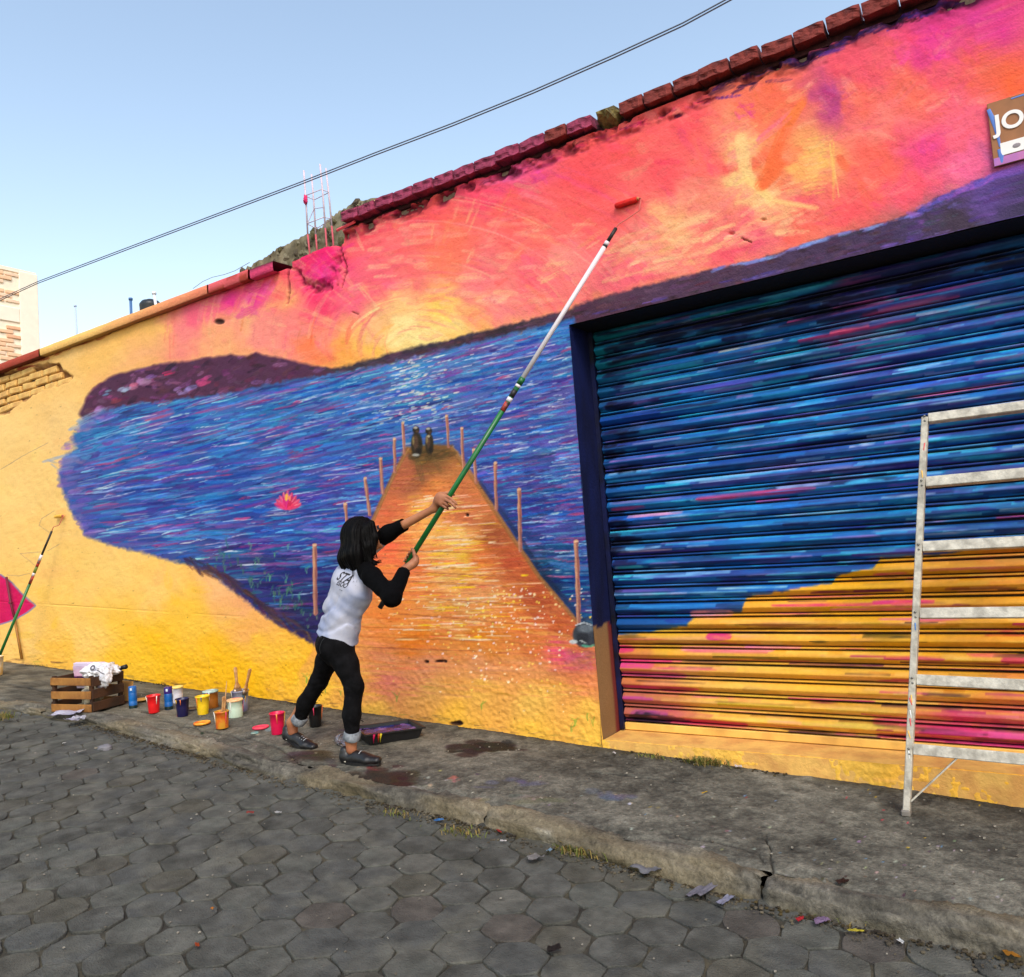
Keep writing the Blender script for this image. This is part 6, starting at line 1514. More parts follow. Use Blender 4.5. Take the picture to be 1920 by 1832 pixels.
brush('short flat ochre brush standing in the orange smeared glass', gl_ + (-.01, .005, .02), tip_at(420, 1306, gl_[1]), .018, True, (180, 120, 40))
def disc(name, label, px, py, r, h, col, col2=None, tilt=(0, 0)):
    o = obj(name, lathe_mesh(name, [(0, h * .7), (r * .8, h * .7), (r * .86, h), (r * .97, h), (r, h * .7), (r, 0), (0, 0)], 28, True), mat('disc_%d_%d_%d' % col, pc(*col), .45, color2=None if col2 is None else pc(*col2), var=.12, vscale=30), None, place(px, py), (tilt[0], tilt[1], 0))
    return tag(o, label, 'lid')
disc('pot_lid', 'orange and yellow smeared lid lying before the orange glass', 379, 1358, .062, .014, (240, 110, 40), (246, 190, 60))
disc('pot_lid', 'pink lid lying beside the magenta cup', 489, 1366, .060, .012, (234, 40, 90), (240, 80, 100))
disc('pot_lid', 'dark lid lying between the navy and yellow cups', 363, 1331, .055, .014, (40, 30, 30), (84, 70, 66))
disc('pot_lid', 'small teal lid lying beside the pink lid', 478, 1376, .028, .006, (90, 150, 150), (150, 170, 160))
# drips down the outside of the pots
for o_ in [o for o in list(bpy.data.objects) if o.get('group') == GP]:
    bd = [c for c in o_.children if c.name.startswith('body')]
    if not bd: continue
    vs_ = np.array([v.co for v in bd[0].data.vertices]); h_p = vs_[:, 2].max(); rt_p = np.abs(vs_[:, 0]).max(); rb_p = np.abs(vs_[vs_[:, 2] < .006][:, 0]).max()
    for q_ in range(5):
        a_ = random.uniform(0, 6.28); ln = random.uniform(.2, .7); c_ = random.choice([(240, 190, 70), (236, 120, 60), (226, 60, 100), (240, 236, 226), (60, 80, 150)])
        pts_ = [(math.cos(a_) * (r__ + .001), math.sin(a_) * (r__ + .001), z__) for z__, r__ in ((h_p - .004, rt_p), (h_p * (1 - ln * .5) - .006, rt_p + (rb_p - rt_p) * ln * .5 - .002), (h_p * (1 - ln) - .006, rt_p + (rb_p - rt_p) * ln - .002))]
        obj('drip', tube_mesh('drip', pts_, [.004, .003, .0022], 6), mat('dry_%d_%d_%d' % c_, pc(*c_), .6), o_)
# spray bottles
def spray(label, px, py, cap, body, dx):
    t_ = thing('spray_can', label, 'spray can', place(px, py), (0, 0, .3), 'blue spray cans')
    r = .033
    obj('can', lathe_mesh('can', [(0, 0), (r * .94, 0), (r, .006), (r, .060), (r * .97, .062), (r, .066), (r, .120), (r * .96, .128), (r * .8, .137), (0, .138)], 24), mat('can_%d_%d_%d' % body, pc(*body), .3, color2=pc(20, 70, 130), var=.15, vscale=12, spec=.5), t_)
    obj('cap', lathe_mesh('cap', [(r * .99, .130), (r, .134), (r * .97, .176), (r * .9, .182), (0, .184)], 24), mat('cap_%d_%d_%d' % cap, pc(*cap), .35, spec=.5), t_)
    obj('base_band', lathe_mesh('base_band', [(r * 1.004, .004), (r * 1.006, .026), (r * 1.0, .027)], 24), mat('can_dark', pc(10, 40, 40), .35), t_)
    bm = bmesh.new(); add_box(bm, (0, 0, 0), (.016, .004, .020), None, .001); o = obj('cap_label', bm_mesh('cap_label', bm), mat('cap_label', pc(210, 225, 240), .4), t_, (math.sin(-.3) * 0 + .012, -r * .96, .160), (0, 0, .3))
spray('blue spray can with a blue cap beside the crate', 250, 1329, (10, 96, 170), (16, 110, 190), 0)
spray('blue spray can with a purple cap between the red and navy cups', 317, 1331, (46, 20, 110), (18, 104, 186), 0)

# ------------------------------------------------------------------ wooden crate and what lies in it
cA = np.array(place(97, 1318)); cN = np.array(place(172, 1339)); cB = np.array(place(229, 1314))
ex = Vector(cA - cN); lx = .56; ey = Vector(cB - cN)
ang = math.atan2(ex.y, ex.x)
crate_h = .30
best = None
for a_ in np.linspace(-math.pi, math.pi, 361):
    for w_ in (.46, .50, .54, .58):
        for dd_ in (.32, .36, .40, .44):
            for sg_ in (-1, 1):
                q_ = np.array([cN + np.array((math.cos(a_) * w_, math.sin(a_) * w_, 0)), cN + sg_ * dd_ * np.array((-math.sin(a_), math.cos(a_), 0))]); u_, v_ = project(q_)
                e_ = abs(u_[0] - 97) + abs(v_[0] - 1317) + abs(u_[1] - 229) + abs(v_[1] - 1313)
                if best is None or e_ < best[0]: best = (e_, a_, w_, dd_)
_, ang, crate_w, crate_d = best
CRT = thing('wooden_crate', 'slatted brown wooden crate with a plastic bag and box in it', 'crate', tuple(cN), (0, 0, ang))
print('crate', best)
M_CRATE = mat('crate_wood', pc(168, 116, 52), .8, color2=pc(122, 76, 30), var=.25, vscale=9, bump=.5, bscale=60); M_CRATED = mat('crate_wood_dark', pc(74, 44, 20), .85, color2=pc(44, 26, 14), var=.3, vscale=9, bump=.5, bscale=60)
# local x along the long face (towards the left end), local y: towards the street is +/-; find which side is 'back'
yb = Vector((-math.sin(ang), math.cos(ang), 0)); sgn = 1 if yb.dot(ey) > 0 else -1
for k, z in enumerate((.040, .145, .255)):
    for side in (0, 1):
        obj('slat', box_mesh('slat', (crate_w, .012, .062), .003, .002), M_CRATE, CRT, (crate_w / 2, sgn * (crate_d * side), z), (random.uniform(-.01, .01), random.uniform(-.012, .012), 0))
for k, z in enumerate((.05, .150, .250)):
    for side in (0, 1):
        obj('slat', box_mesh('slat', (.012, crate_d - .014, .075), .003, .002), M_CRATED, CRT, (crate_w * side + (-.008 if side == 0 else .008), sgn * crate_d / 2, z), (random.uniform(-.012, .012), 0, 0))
for sx_ in (0, 1):
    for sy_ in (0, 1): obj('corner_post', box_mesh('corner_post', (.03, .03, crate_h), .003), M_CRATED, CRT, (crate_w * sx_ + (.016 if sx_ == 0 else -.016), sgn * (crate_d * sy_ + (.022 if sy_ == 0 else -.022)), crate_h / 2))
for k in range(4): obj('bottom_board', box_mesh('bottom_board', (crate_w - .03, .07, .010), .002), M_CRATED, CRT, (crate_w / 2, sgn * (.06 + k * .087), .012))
CM = Matrix.Translation(Vector(cN)) @ Matrix.Rotation(ang, 4, 'Z')
def in_crate(x, y, z): return tuple(CM @ Vector((x, sgn * y, z)))
# print with a sunset picture
PRT = thing('picture_box', 'white box printed with a purple sunset leaning inside the wooden crate', 'box', in_crate(.26, .22, .16), (0, 0, ang))
obj('box_body', box_mesh('box_body', (.34, .035, .22), .003), mat('print_white', pc(222, 206, 228), .5, var=.05), PRT, (0, 0, .11), (.12 * sgn, 0, 0))
nxp, nzp = 40, 24; Vp = []; Cp = []
for j_ in range(nzp):
    for i_ in range(nxp):
        u, v = i_ / (nxp - 1), j_ / (nzp - 1); Vp.append(((u - .5) * .32, 0, .012 + v * .17))
        n_ = fbm(np.array([u * 5]), np.array([v * 9]), 91, 3)[0]; cc_ = np.array((120, 40, 110)) * (1 - v) + np.array((220, 150, 190)) * v if v < .5 else np.array((230, 180, 200)) * (1.5 - v) + np.array((190, 190, 225)) * (v - .5)
        if abs(v - .42 - .1 * (n_ - .5)) < .06: cc_ = np.array((70, 24, 70))
        Cp.append(cc_ * (.85 + .3 * n_))
Fp = [(j_ * nxp + i_, j_ * nxp + i_ + 1, (j_ + 1) * nxp + i_ + 1, (j_ + 1) * nxp + i_) for j_ in range(nzp - 1) for i_ in range(nxp - 1)]
mp = mesh_np('picture', Vp, Fp); set_col(mp, s2l(np.clip(np.array(Cp), 0, 255)) * ALB); obj('picture', mp, mat('print_ink', attr='paint', rough=.4), PRT, (0, -sgn * .0205, .012), (.12 * sgn, 0, 0))
def crumple(name, label, cat, loc, r, m, seed, amp=.35, fr=5.0, rot=(0, 0, 0), sub=5, parent=None):
    bm = bmesh.new(); bmesh.ops.create_icosphere(bm, subdivisions=sub, radius=1)
    from mathutils import noise as mn
    for v in bm.verts:
        c_ = v.co.normalized(); n_ = mn.turbulence(c_ * fr * .5 + Vector((seed, seed, 0)), 3, True); n2_ = mn.noise(c_ * 2.0 + Vector((seed * 3, 0, 0)))
        s_ = 1 - amp * .5 + amp * (n_ - .5) + amp * .6 * n2_
        v.co = Vector((c_.x * r[0], c_.y * r[1], c_.z * r[2])) * s_
    zmin = min(v.co.z for v in bm.verts)
    o = obj(name, bm_mesh(name, bm, True), m, parent, loc, rot)
    if label: tag(o, label, cat)
    return o
M_BAG = mat('bag_white', pc(236, 234, 234), .35, color2=pc(214, 214, 220), var=.05, vscale=20, bump=.6, bscale=30, spec=.5)
bag = crumple('plastic_bag', 'crumpled white plastic bag slumped over the top of the wooden crate', 'bag', in_crate(.11, .20, .31), (.20, .17, .085), M_BAG, 3.3, .34, 3.2)
bag2 = crumple('bag_fold', None, None, (.0, .0, .0), (.09, .06, .11), M_BAG, 5.1, .34, 3.2, parent=bag, sub=4); bag2.location = Vector(in_crate(-.02, .12, .25)) - Vector(in_crate(.11, .20, .285))
pr = Vector(in_crate(.11, .20, .285))
sm = obj('bag_print', lathe_mesh('bag_print', [(.010, 0), (.017, .002), (.024, 0)], 18), mat('bag_print', pc(90, 88, 96), .5), bag); sm.location = Vector(at_y(174, 1258, pr.y - .13)) - pr; sm.rotation_euler = (1.2, 0, .4)
obj('bag_print', tube_mesh('bag_print', [Vector(at_y(182, 1262, pr.y - .14)) - pr, Vector(at_y(191, 1268, pr.y - .14)) - pr, Vector(at_y(196, 1270, pr.y - .13)) - pr], .004, 5), MATS['bag_print'], bag)
bc = crumple('wrapped_bundle', 'pale plastic wrapped bundle seen between the slats of the crate', 'bundle', in_crate(.16, .14, .12), (.12, .10, .10), mat('bundle', pc(186, 176, 150), .6, color2=pc(120, 116, 110), var=.2, vscale=20), 8.2, .4, 5, sub=4)
HD = thing('tool_handle', 'black rounded tool handle sticking out above the crate', 'tool', in_crate(.03, .33, .10))
hp = Vector(HD.location); hb = Vector(at_y(236, 1250, hp.y)) - hp; ha = Vector(at_y(215, 1256, hp.y)) - hp
obj('grip', tube_mesh('grip', [ha, ha.lerp(hb, .5), hb], [.012, .016, .020], 12), mat('handle_black', (.01, .01, .01), .5), HD); obj('shaft', tube_mesh('shaft', [(0, 0, 0), ha * .5, ha], .008, 8), MATS['handle_black'], HD)
WB = thing('wooden_board', 'pale plywood board leaning behind the crate', 'board', place(236, 1315))
wl = np.array(WB.location)
bm = bmesh.new(); add_box(bm, (0, 0, .085), (.20, .012, .17), Matrix.Rotation(-.15, 3, 'X'), .002); obj('panel', bm_mesh('panel', bm), mat('ply', pc(190, 142, 66), .7, color2=pc(160, 116, 56), var=.15, vscale=12), WB)
ds = obj('offcut', lathe_mesh('offcut', [(0, .006), (.07, .006), (.072, 0)], 24), MATS['ply'], WB, (.17, .03, .012))
# papers and cloths on the ground
def sheet(name, label, cat, px, py, w, d, rot, m, amp=.012, seed=1, lift=.004, cut=None, group=None):
    n_ = 14; bm = bmesh.new(); g_ = []
    for j_ in range(n_ + 1):
        for i_ in range(n_ + 1):
            u, v = i_ / n_ - .5, j_ / n_ - .5
            z = lift + amp * (fbm(np.array([u * 3 + seed]), np.array([v * 3 + seed]), seed, 3)[0]) + amp * .6 * abs(u) * math.sin(seed + v * 5)
            e_ = 1 - (cut or 0) * vnoise(np.array([math.atan2(v, u) * 2 + 9]), np.array([seed * 1.0]), seed)[0]
            g_.append(bm.verts.new((u * w * e_, v * d * e_, max(z, .003))))
    for j_ in range(n_):
        for i_ in range(n_): bm.faces.new((g_[j_ * (n_ + 1) + i_], g_[j_ * (n_ + 1) + i_ + 1], g_[(j_ + 1) * (n_ + 1) + i_ + 1], g_[(j_ + 1) * (n_ + 1) + i_]))
    r = bmesh.ops.solidify(bm, geom=bm.faces[:], thickness=.0012)
    o = obj(name, bm_mesh(name, bm, True), m, None, place(px, py), (0, math.atan(-GA), rot)); return tag(o, label, cat, group)
M_PAPER = mat('paper_white', pc(232, 228, 240), .7, color2=pc(206, 202, 222), var=.06, vscale=12)
sheet('paper_sheet', 'folded white paper lying before the crate', 'paper', 129, 1339, .30, .20, ang + .1, M_PAPER, .03, 3, .004, .2)
sheet('work_glove', 'white work glove lying before the folded paper', 'glove', 138, 1352, .15, .12, .3, M_PAPER, .03, 5, .004, .5)
sheet('work_glove', 'smaller white work glove with grey palm before the folded paper', 'glove', 150, 1350, .10, .12, .9, mat('glove_grey', pc(214, 212, 220), .7, color2=pc(176, 176, 186), var=.1, vscale=20), .03, 7, .004, .4)

# ------------------------------------------------------------------ roller tray
tA = np.array(place(690, 1402)); tB_ = np.array(place(792, 1385)); tC = np.array(place(672, 1378))
tx = Vector(tB_ - tA); ta = math.atan2(tx.y, tx.x)
TR = thing('roller_tray', 'black plastic roller tray full of blue and violet paint beside the front foot', 'paint tray', tuple((tA + tB_) / 2 * 1.0), (0, math.atan(-GA), ta))
tw, td, th = .40, .30, .075
M_TRAY = mat('tray_black', (.008, .008, .009), .45, var=.3, vscale=20, spec=.4)
bm = bmesh.new()
def tray_pts(s_, z, o_=0): return [bm.verts.new((x * s_ * tw / 2 + (0), y * s_ * td / 2 + td / 2, z)) for x, y in ((-1, -1), (-.5, -1), (0, -1), (.5, -1), (1, -1), (1, 0), (1, 1), (0, 1), (-1, 1), (-1, 0))]
rg = [tray_pts(.86, .002), tray_pts(.98, th), tray_pts(1.06, th + .002), tray_pts(1.06, th - .008), tray_pts(.955, th - .004), tray_pts(.84, .010)]
bm.faces.new(rg[0][::-1])
for A, B_ in zip(rg, rg[1:]):
    for k in range(10): bm.faces.new((A[k], A[(k + 1) % 10], B_[(k + 1) % 10], B_[k]))
bm.faces.new(rg[-1]); obj('tray_shell', bm_mesh('tray_shell', bm), M_TRAY, TR)
nt_ = 40; Vt = []; Ct = []
for j_ in range(nt_):
    for i_ in range(nt_):
        u, v = i_ / (nt_ - 1) - .5, j_ / (nt_ - 1) - .5; n_ = fbm(np.array([u * 5.]), np.array([v * 5.]), 93, 3)[0]; n2_ = fbm(np.array([u * 6 + 4.]), np.array([v * 6.]), 94, 3)[0]
        Vt.append((u * tw * .90, v * td * .90 + td / 2, .050 + .012 * n_)); c_ = np.array((26, 26, 96)) if n2_ < .48 else (np.array((80, 20, 70)) if n2_ < .56 else np.array((30, 50, 140)))
        if n_ > .60: c_ = np.array((120, 90, 150))
        Ct.append(c_ * (.7 + .6 * n_))
Ft = [(j_ * nt_ + i_, j_ * nt_ + i_ + 1, (j_ + 1) * nt_ + i_ + 1, (j_ + 1) * nt_ + i_) for j_ in range(nt_ - 1) for i_ in range(nt_ - 1)]
mt_ = mesh_np('wet_paint', Vt, Ft, True); set_col(mt_, s2l(np.clip(np.array(Ct), 0, 255)) * .8); obj('wet_paint', mt_, mat('tray_paint', attr='paint', rough=.25, spec=.5), TR)
for (x, c_) in [(-.150, (200, 10, 80)), (-.118, (180, 60, 30)), (-.104, (210, 190, 40))]:
    obj('drip', tube_mesh('drip', [(x, -.004 - .012, th - .004), (x + .002, .006, th * .5), (x + .004, .016, .012)], [.008, .004, .003], 8), mat('drip_%d_%d_%d' % c_, pc(*c_), .4), TR)
# clear plastic cup lying by the foot
CUP = thing('plastic_cup', 'crushed clear plastic cup lying behind the front foot', 'cup', place(640, 1398), (1.45, 0, 1.2))
M_CLEAR = mat('clear_plastic', (.85, .82, .92), .15, trans=.85, spec=.5)
obj('cup_body', lathe_mesh('cup_body', [(0, 0), (.030, 0), (.036, .04), (.042, .095), (.0435, .095), (.0375, .04), (.031, -.001), (0, -.001)], 22, True, .05), M_CLEAR, CUP, (0, .036, -.04))

# ------------------------------------------------------------------ beyond the wall
# rough rubble gable
GYB = .42
gp = [(452,512),(470,497),(496,482),(520,468),(548,453),(580,438),(604,424),(618,408),(640,394),(664,379),(690,372),(720,372),(760,420),(700,440),(640,500),(560,520),(450,560)]
pts = []
for (a_, b_) in zip(gp, gp[1:] + gp[:1]):
    for t in np.linspace(0, 1, 7)[:-1]:
        x = a_[0] + (b_[0] - a_[0]) * t + RNG.normal(0, .8); y = a_[1] + (b_[1] - a_[1]) * t + RNG.normal(0, 1.6); w_ = at_y(x, y, GYB); pts.append((float(w_[0]), float(w_[2])))
GB_ = thing('rubble_gable', 'rough mossy rubble gable rising behind the painted wall', 'gable wall', (pts[0][0], GYB, 3.4))
me = extrude_poly('masonry', [(x - pts[0][0], z - 3.4) for x, z in pts], 0, .35)
obj('masonry', me, mat('rubble', pc(142, 134, 108), .95, color2=pc(96, 88, 64), var=.5, vscale=9, bump=1, bscale=16), GB_)
bm = bmesh.new()
from mathutils import noise as mnoise
stones = []
ct = 0
P2 = np.array(pts)
def inpoly(x, z):
    ins = False; n_ = len(P2)
    for i_ in range(n_):
        a_, b_ = P2[i_], P2[(i_ + 1) % n_]
        if (a_[1] > z) != (b_[1] > z) and x < (b_[0] - a_[0]) * (z - a_[1]) / (b_[1] - a_[1]) + a_[0]: ins = not ins
    return ins
M_STN = [mat('stone_a', pc(150, 142, 116), .95, var=.35, vscale=20, bump=1, bscale=40), mat('stone_b', pc(120, 112, 80), .95, color2=pc(96, 94, 58), var=.35, vscale=20, bump=1, bscale=40), mat('stone_c', pc(104, 94, 76), .95, var=.35, vscale=20, bump=1, bscale=40)]
STM = []
for k in range(4):
    bm = bmesh.new(); bmesh.ops.create_icosphere(bm, subdivisions=1, radius=1)
    for v in bm.verts: v.co *= .8 + .35 * random.random()
    for q in range(3):
        m_ = bm_mesh('stone', bm) if q == 2 else None
        if m_ is None:
            m_ = bpy.data.meshes.new('stone'); bm.to_mesh(m_)
        m_.materials.append(M_STN[q]); STM.append(m_)
x0_, z0_ = P2.min(0); x1_, z1_ = P2.max(0)
tries = 0
while ct < 150 and tries < 3000:
    tries += 1
    x = random.uniform(x0_, x1_); z = random.uniform(3.5, z1_)
    if not inpoly(x, z): continue
    s_ = random.uniform(.018, .05)
    o = obj('stone', STM[random.randrange(12)], None, GB_, (x - pts[0][0], .010, z - 3.4), (random.uniform(0, 6), random.uniform(0, 6), random.uniform(0, 6))); o.scale = (s_ * 1.2, s_ * .7, s_ * .9); ct += 1
# reinforcement bars of an unfinished column
RBT = thing('rebar_column', 'four pale reinforcement bars with wire ties rising from a broken column', 'rebar', (float(at_y(600, 470, .12)[0]), .12, zcol))
rl = np.array(RBT.location)
M_RB = mat('rebar_pale', pc(216, 196, 206), .6, var=.2, vscale=30); M_RBP = mat('rebar_pink_shade', pc(206, 90, 100), .7, var=.2)  # shadow edge put into colour: pale sunlit tops, darker pink feet
bars = [((569.5, 320), (577, 440), (581, 468), .07), ((584, 327), (592, 440), (595, 470), .20), ((600, 308), (610, 428), (613, 462), .06), ((611, 316), (622, 424), (626, 460), .19)]
for (a_, m_, b_, Y) in bars:
    pa = at_y(*a_, Y) - rl; pm = at_y(*m_, Y) - rl; pb = at_y(*b_, Y) - rl; pb = pb - np.array((0, 0, .12))
    obj('bar', tube_mesh('bar', [pa, (pa + pm) / 2 + np.array((.004, 0, 0)), pm], .0075, 6), M_RB, RBT); obj('bar', tube_mesh('bar', [pm, pb], .0078, 6), M_RBP, RBT)
def yb_(k, py): a_, m_, b_, Y = bars[k]; t = (py - a_[1]) / (b_[1] - a_[1]); return at_y(a_[0] + (b_[0] - a_[0]) * t, py, Y) - rl
for ys in [(368, 374, 356, 360), (420, 428, 408, 410)]:
    ring = [yb_(0, ys[0]), yb_(2, ys[2]), yb_(3, ys[3]), yb_(1, ys[1]), yb_(0, ys[0])]
    obj('stirrup', tube_mesh('stirrup', [p + np.array((0, -.009 if i in (0, 1, 4) else .009, 0)) for i, p in enumerate(ring)], .004, 5), M_RB, RBT)
obj('stirrup', tube_mesh('stirrup', [yb_(2, 389), yb_(1, 391), yb_(0, 418)], .0035, 5), M_RB, RBT)
obj('rag', crumple('rag', None, None, (0, 0, 0), (.03, .02, .055), mat('rag_pink', pc(226, 50, 110), .8, var=.2), 2.2, .6, 6, sub=3).data, MATS['rag_pink'], RBT, tuple(yb_(0, 376) + np.array((.01, -.015, 0))))
for o in [o for o in bpy.data.objects if o.name.startswith('rag') and o.parent is None]: bpy.data.objects.remove(o)
# twin overhead cable
CB = thing('overhead_cable', 'twin grey overhead cable strung above the wall', 'cable', (0, -.9, 3.4)); cl = np.array(CB.location)
wp = [(-420,735),(-200,650),(0,562),(70,530),(250,462),(420,398),(560,345),(700,290),(850,233),(1000,172),(1150,106),(1280,46),(1365,0),(1600,-130),(1900,-320)]
for dy in (-2.7, 2.7):
    pp = [at_y(x, y + dy * (1 + max(x, 0) / 1800.) * .62, -.9 + (.012 if dy > 0 else 0)) - cl for x, y in wp]
    obj('strand', tube_mesh('strand', pp, .0036, 6), mat('cable_grey', pc(104, 110, 124), .5, var=.1), CB)
# thin loose wire on the parapet
LW = obj('loose_wire', tube_mesh('loose_wire', [at_y(x, y, .1) for x, y in [(362,541),(380,528),(398,520),(420,515),(440,508),(468,492)]], .0025, 5), mat('wire_grey', pc(110, 116, 126), .5)); tag(LW, 'thin grey wire trailing up from the coping to the gable', 'wire')
# poles and tank on the roofs behind
def roofpole(px0, py0, px1, py1, Y, r, m, label, cap=False):
    a_ = at_y(px0, py0, Y); b_ = at_y(px1, py1, Y); b_ = b_ + (b_ - a_) * 1.5
    t_ = thing('roof_pole', label, 'pole', tuple(float(q) for q in b_)); o = obj('tube', tube_mesh('tube', [(0, 0, 0), tuple(np.array(a_) - b_)], r, 8), m, t_)
    obj('top_cap', tube_mesh('top_cap', [tuple(np.array(a_) - b_), tuple(np.array(a_) - b_ + np.array((.0, 0, .03)))], r * 1.5, 8), m, t_)
roofpole(245, 563, 246, 590, 1.5, .018, mat('pole_blue', pc(70, 110, 160), .5), 'short blue pipe standing up behind the coping')
roofpole(289, 552, 292, 570, 1.2, .018, mat('pole_whit', pc(232, 232, 236), .5), 'white pipe standing before the black water tank')
roofpole(141, 575, 144, 625, 3.0, .016, mat('pole_pale', pc(190, 205, 226), .5), 'tall thin pale pipe behind the coping')
for k, (a_, b_) in enumerate([((111, 620), (114, 634)), ((116, 622), (117, 634)), ((120, 624), (119, 634))]):
    pass
TK = thing('water_tank', 'black domed water tank half hidden behind the coping', 'water tank', tuple(float(q) for q in at_y(283, 592, 2.2)))
r_ = 19.0 * float((np.array(TK.location) - CAM) @ RM[:, 2]) / FPX
hh = float(at_y(283, 563, 2.2)[2] - at_y(283, 592, 2.2)[2])
obj('drum', lathe_mesh('drum', [(r_ * 1.0, -.3), (r_, hh * .55), (r_ * 1.02, hh * .6), (r_ * 1.02, hh * .72), (r_ * .97, hh * .78), (r_ * .8, hh * .93), (r_ * .3, hh), (0, hh)], 28), mat('tank_black', (.02, .022, .026), .4), TK)
obj('lid', lathe_mesh('lid', [(r_ * .3, hh * 1.0), (r_ * .3, hh * 1.06), (0, hh * 1.08)], 20), MATS['tank_black'], TK)

# brick building far left, seen over the wall
BXp = -15.5
e_top = at_x(70, 510, BXp); e_bot = at_x(79, 650, BXp); yc = float(e_top[1]); ztop = float(e_top[2])
print('tower', e_top, e_bot)
BLD = thing('brick_building', 'tall sunlit brick building with pale concrete frame beyond the wall', 'building', (BXp, yc, 0))
bl = np.array(BLD.location); DY = 3.4
M_BM = mat('mortar_cream', pc(254, 238, 212, .92), .9, var=.06, vscale=8, bump=.4, bscale=30); M_BB = [mat('far_brick_a', pc(246, 200, 160, .92), .9, var=.12), mat('far_brick_b', pc(250, 216, 184, .92), .9, var=.12), mat('far_brick_c', pc(240, 184, 144, .92), .9, var=.12)]
M_CF = mat('pale_concrete', pc(254, 240, 218, .92), .9, var=.06, vscale=6)
part_box('wall_core', -4, -.02, -DY, -.02, -1, ztop - .02, M_BM, BLD)
part_box('column', -.30, .006, -.34, 0, -1, ztop - .06, M_CF, BLD, .01)
zb = ztop - float(at_x(30, 510, BXp)[2] - at_x(30, 600, BXp)[2])
part_box('beam', -.28, .004, -DY, -.342, zb - .14, zb + .14, M_CF, BLD, .01)
part_box('coping_band', -.3, .004, -DY, -.342, ztop - .10, ztop - .03, M_CF, BLD)
BB = []
for k in range(3):
    me = box_mesh('brick', (.05, .24, .062), .006, .004); me.materials.append(M_BB[k]); BB.append(me)
row_ = 0; z = ztop - .16
while z > 4.2 and row_ < 60:
    if abs(z - zb) > .18:
        y = -.46 - (.13 if row_ % 2 else 0)
        while y > -DY + .1:
            if random.random() < .80: obj('brick', BB[random.randrange(3)], None, BLD, (-.022 + random.uniform(-.004, .004), y, z), (0, 0, random.uniform(-.02, .02)))
            y -= .27
    z -= .085; row_ += 1
# grey water tank beside it
T2 = thing('water_tank', 'grey ribbed water tank standing before the brick building', 'water tank', tuple(float(q) for q in at_y(-6, 680, 3.2)))
r2 = 18.0 * float((np.array(T2.location) - CAM) @ RM[:, 2]) / FPX; h2 = float(at_y(0, 592, 3.2)[2] - at_y(0, 680, 3.2)[2])
pf = [(r2, -1.0)]
for k in range(9):
    zz_ = -.2 + (h2 * .9 + .2) * k / 9; pf += [(r2, zz_), (r2 * .965, zz_ + .03), (r2, zz_ + .06)]
pf += [(r2, h2 * .90), (r2 * .9, h2 * .97), (r2 * .4, h2 * 1.03), (0, h2 * 1.04)]
obj('drum', lathe_mesh('drum', pf, 30), mat('tank_grey', pc(150, 158, 162), .5, var=.1), T2); obj('lid', lathe_mesh('lid', [(r2 * .35, h2 * 1.03), (r2 * .35, h2 * 1.08), (0, h2 * 1.09)], 20), MATS['tank_grey'], T2)

# ------------------------------------------------------------------ weeds, litter, small stones
def street_pt(px, py):
    off = -.1
    for _ in range(6): g_ = on_ground(px, py, off); off = -float(kh(g_[0]))
    return g_, off
M_WEED = [mat('weed_green', pc(96, 104, 40), .8, var=.3, vscale=30), mat('weed_dry', pc(130, 110, 56), .8, var=.3, vscale=30)]
def weed(px, py, n_, r, h, label, off=0.0):
    g_ = on_ground(px, py, off)
    if off < -.05: g_, off = street_pt(px, py)
    t_ = thing('weed_tuft', label, 'weed', (float(g_[0]), float(g_[1]), float(gz(g_[0]) + off)), None, None)
    for q in range(2):
        bm = bmesh.new()
        for k in range(n_ // 2):
            a_ = random.uniform(0, 6.28); p0 = Vector((random.gauss(0, r * .6), random.gauss(0, r * .25), -.005)); d_ = Vector((math.cos(a_), math.sin(a_), 0)); hh_ = h * random.uniform(.4, 1)
            s_ = Vector((-d_.y, d_.x, 0)) * random.uniform(.0015, .0035); p1 = p0 + d_ * hh_ * .35 + Vector((0, 0, hh_ * .7)); p2 = p1 + d_ * hh_ * .5 + Vector((0, 0, hh_ * random.uniform(-.1, .3)))
            vs = [bm.verts.new(p0 - s_), bm.verts.new(p0 + s_), bm.verts.new(p1 + s_), bm.verts.new(p1 - s_), bm.verts.new(p2)]
            bm.faces.new((vs[0], vs[1], vs[2], vs[3])); bm.faces.new((vs[3], vs[2], vs[4]))
        me = bpy.data.meshes.new('blades'); bm.to_mesh(me); bm.free(); o = obj('blades', me, M_WEED[q], t_); o['kind'] = 'stuff'
weed(1320, 1432, 260, .10, .055, 'tuft of low weeds at the foot of the shutter sill'); weed(1215, 1418, 70, .10, .03, 'sparse weeds at the corner of the door sill')
weed(20, 1238, 90, .16, .05, 'dry weeds at the wall foot under the magenta petal'); weed(80, 1250, 90, .2, .05, 'dark weeds at the wall foot behind the crate')
weed(1080, 1598, 160, .10, .05, 'weeds in the gutter beside a scrap of cloth', -.10); weed(1820, 1755, 180, .12, .045, 'weeds in the kerb crack below the ladder', -.06); weed(860, 1560, 90, .12, .03, 'sparse weeds in the gutter below the front foot', -.09); weed(10, 1345, 120, .12, .06, 'dry grass tuft at the broken pavement edge')
weed(1600, 1715, 120, .16, .03, 'thin weeds along the gutter under the kerb crack', -.115); weed(740, 1525, 60, .1, .025, 'thin weeds in the kerb joint below the painter', -.08)
M_LIT = {}
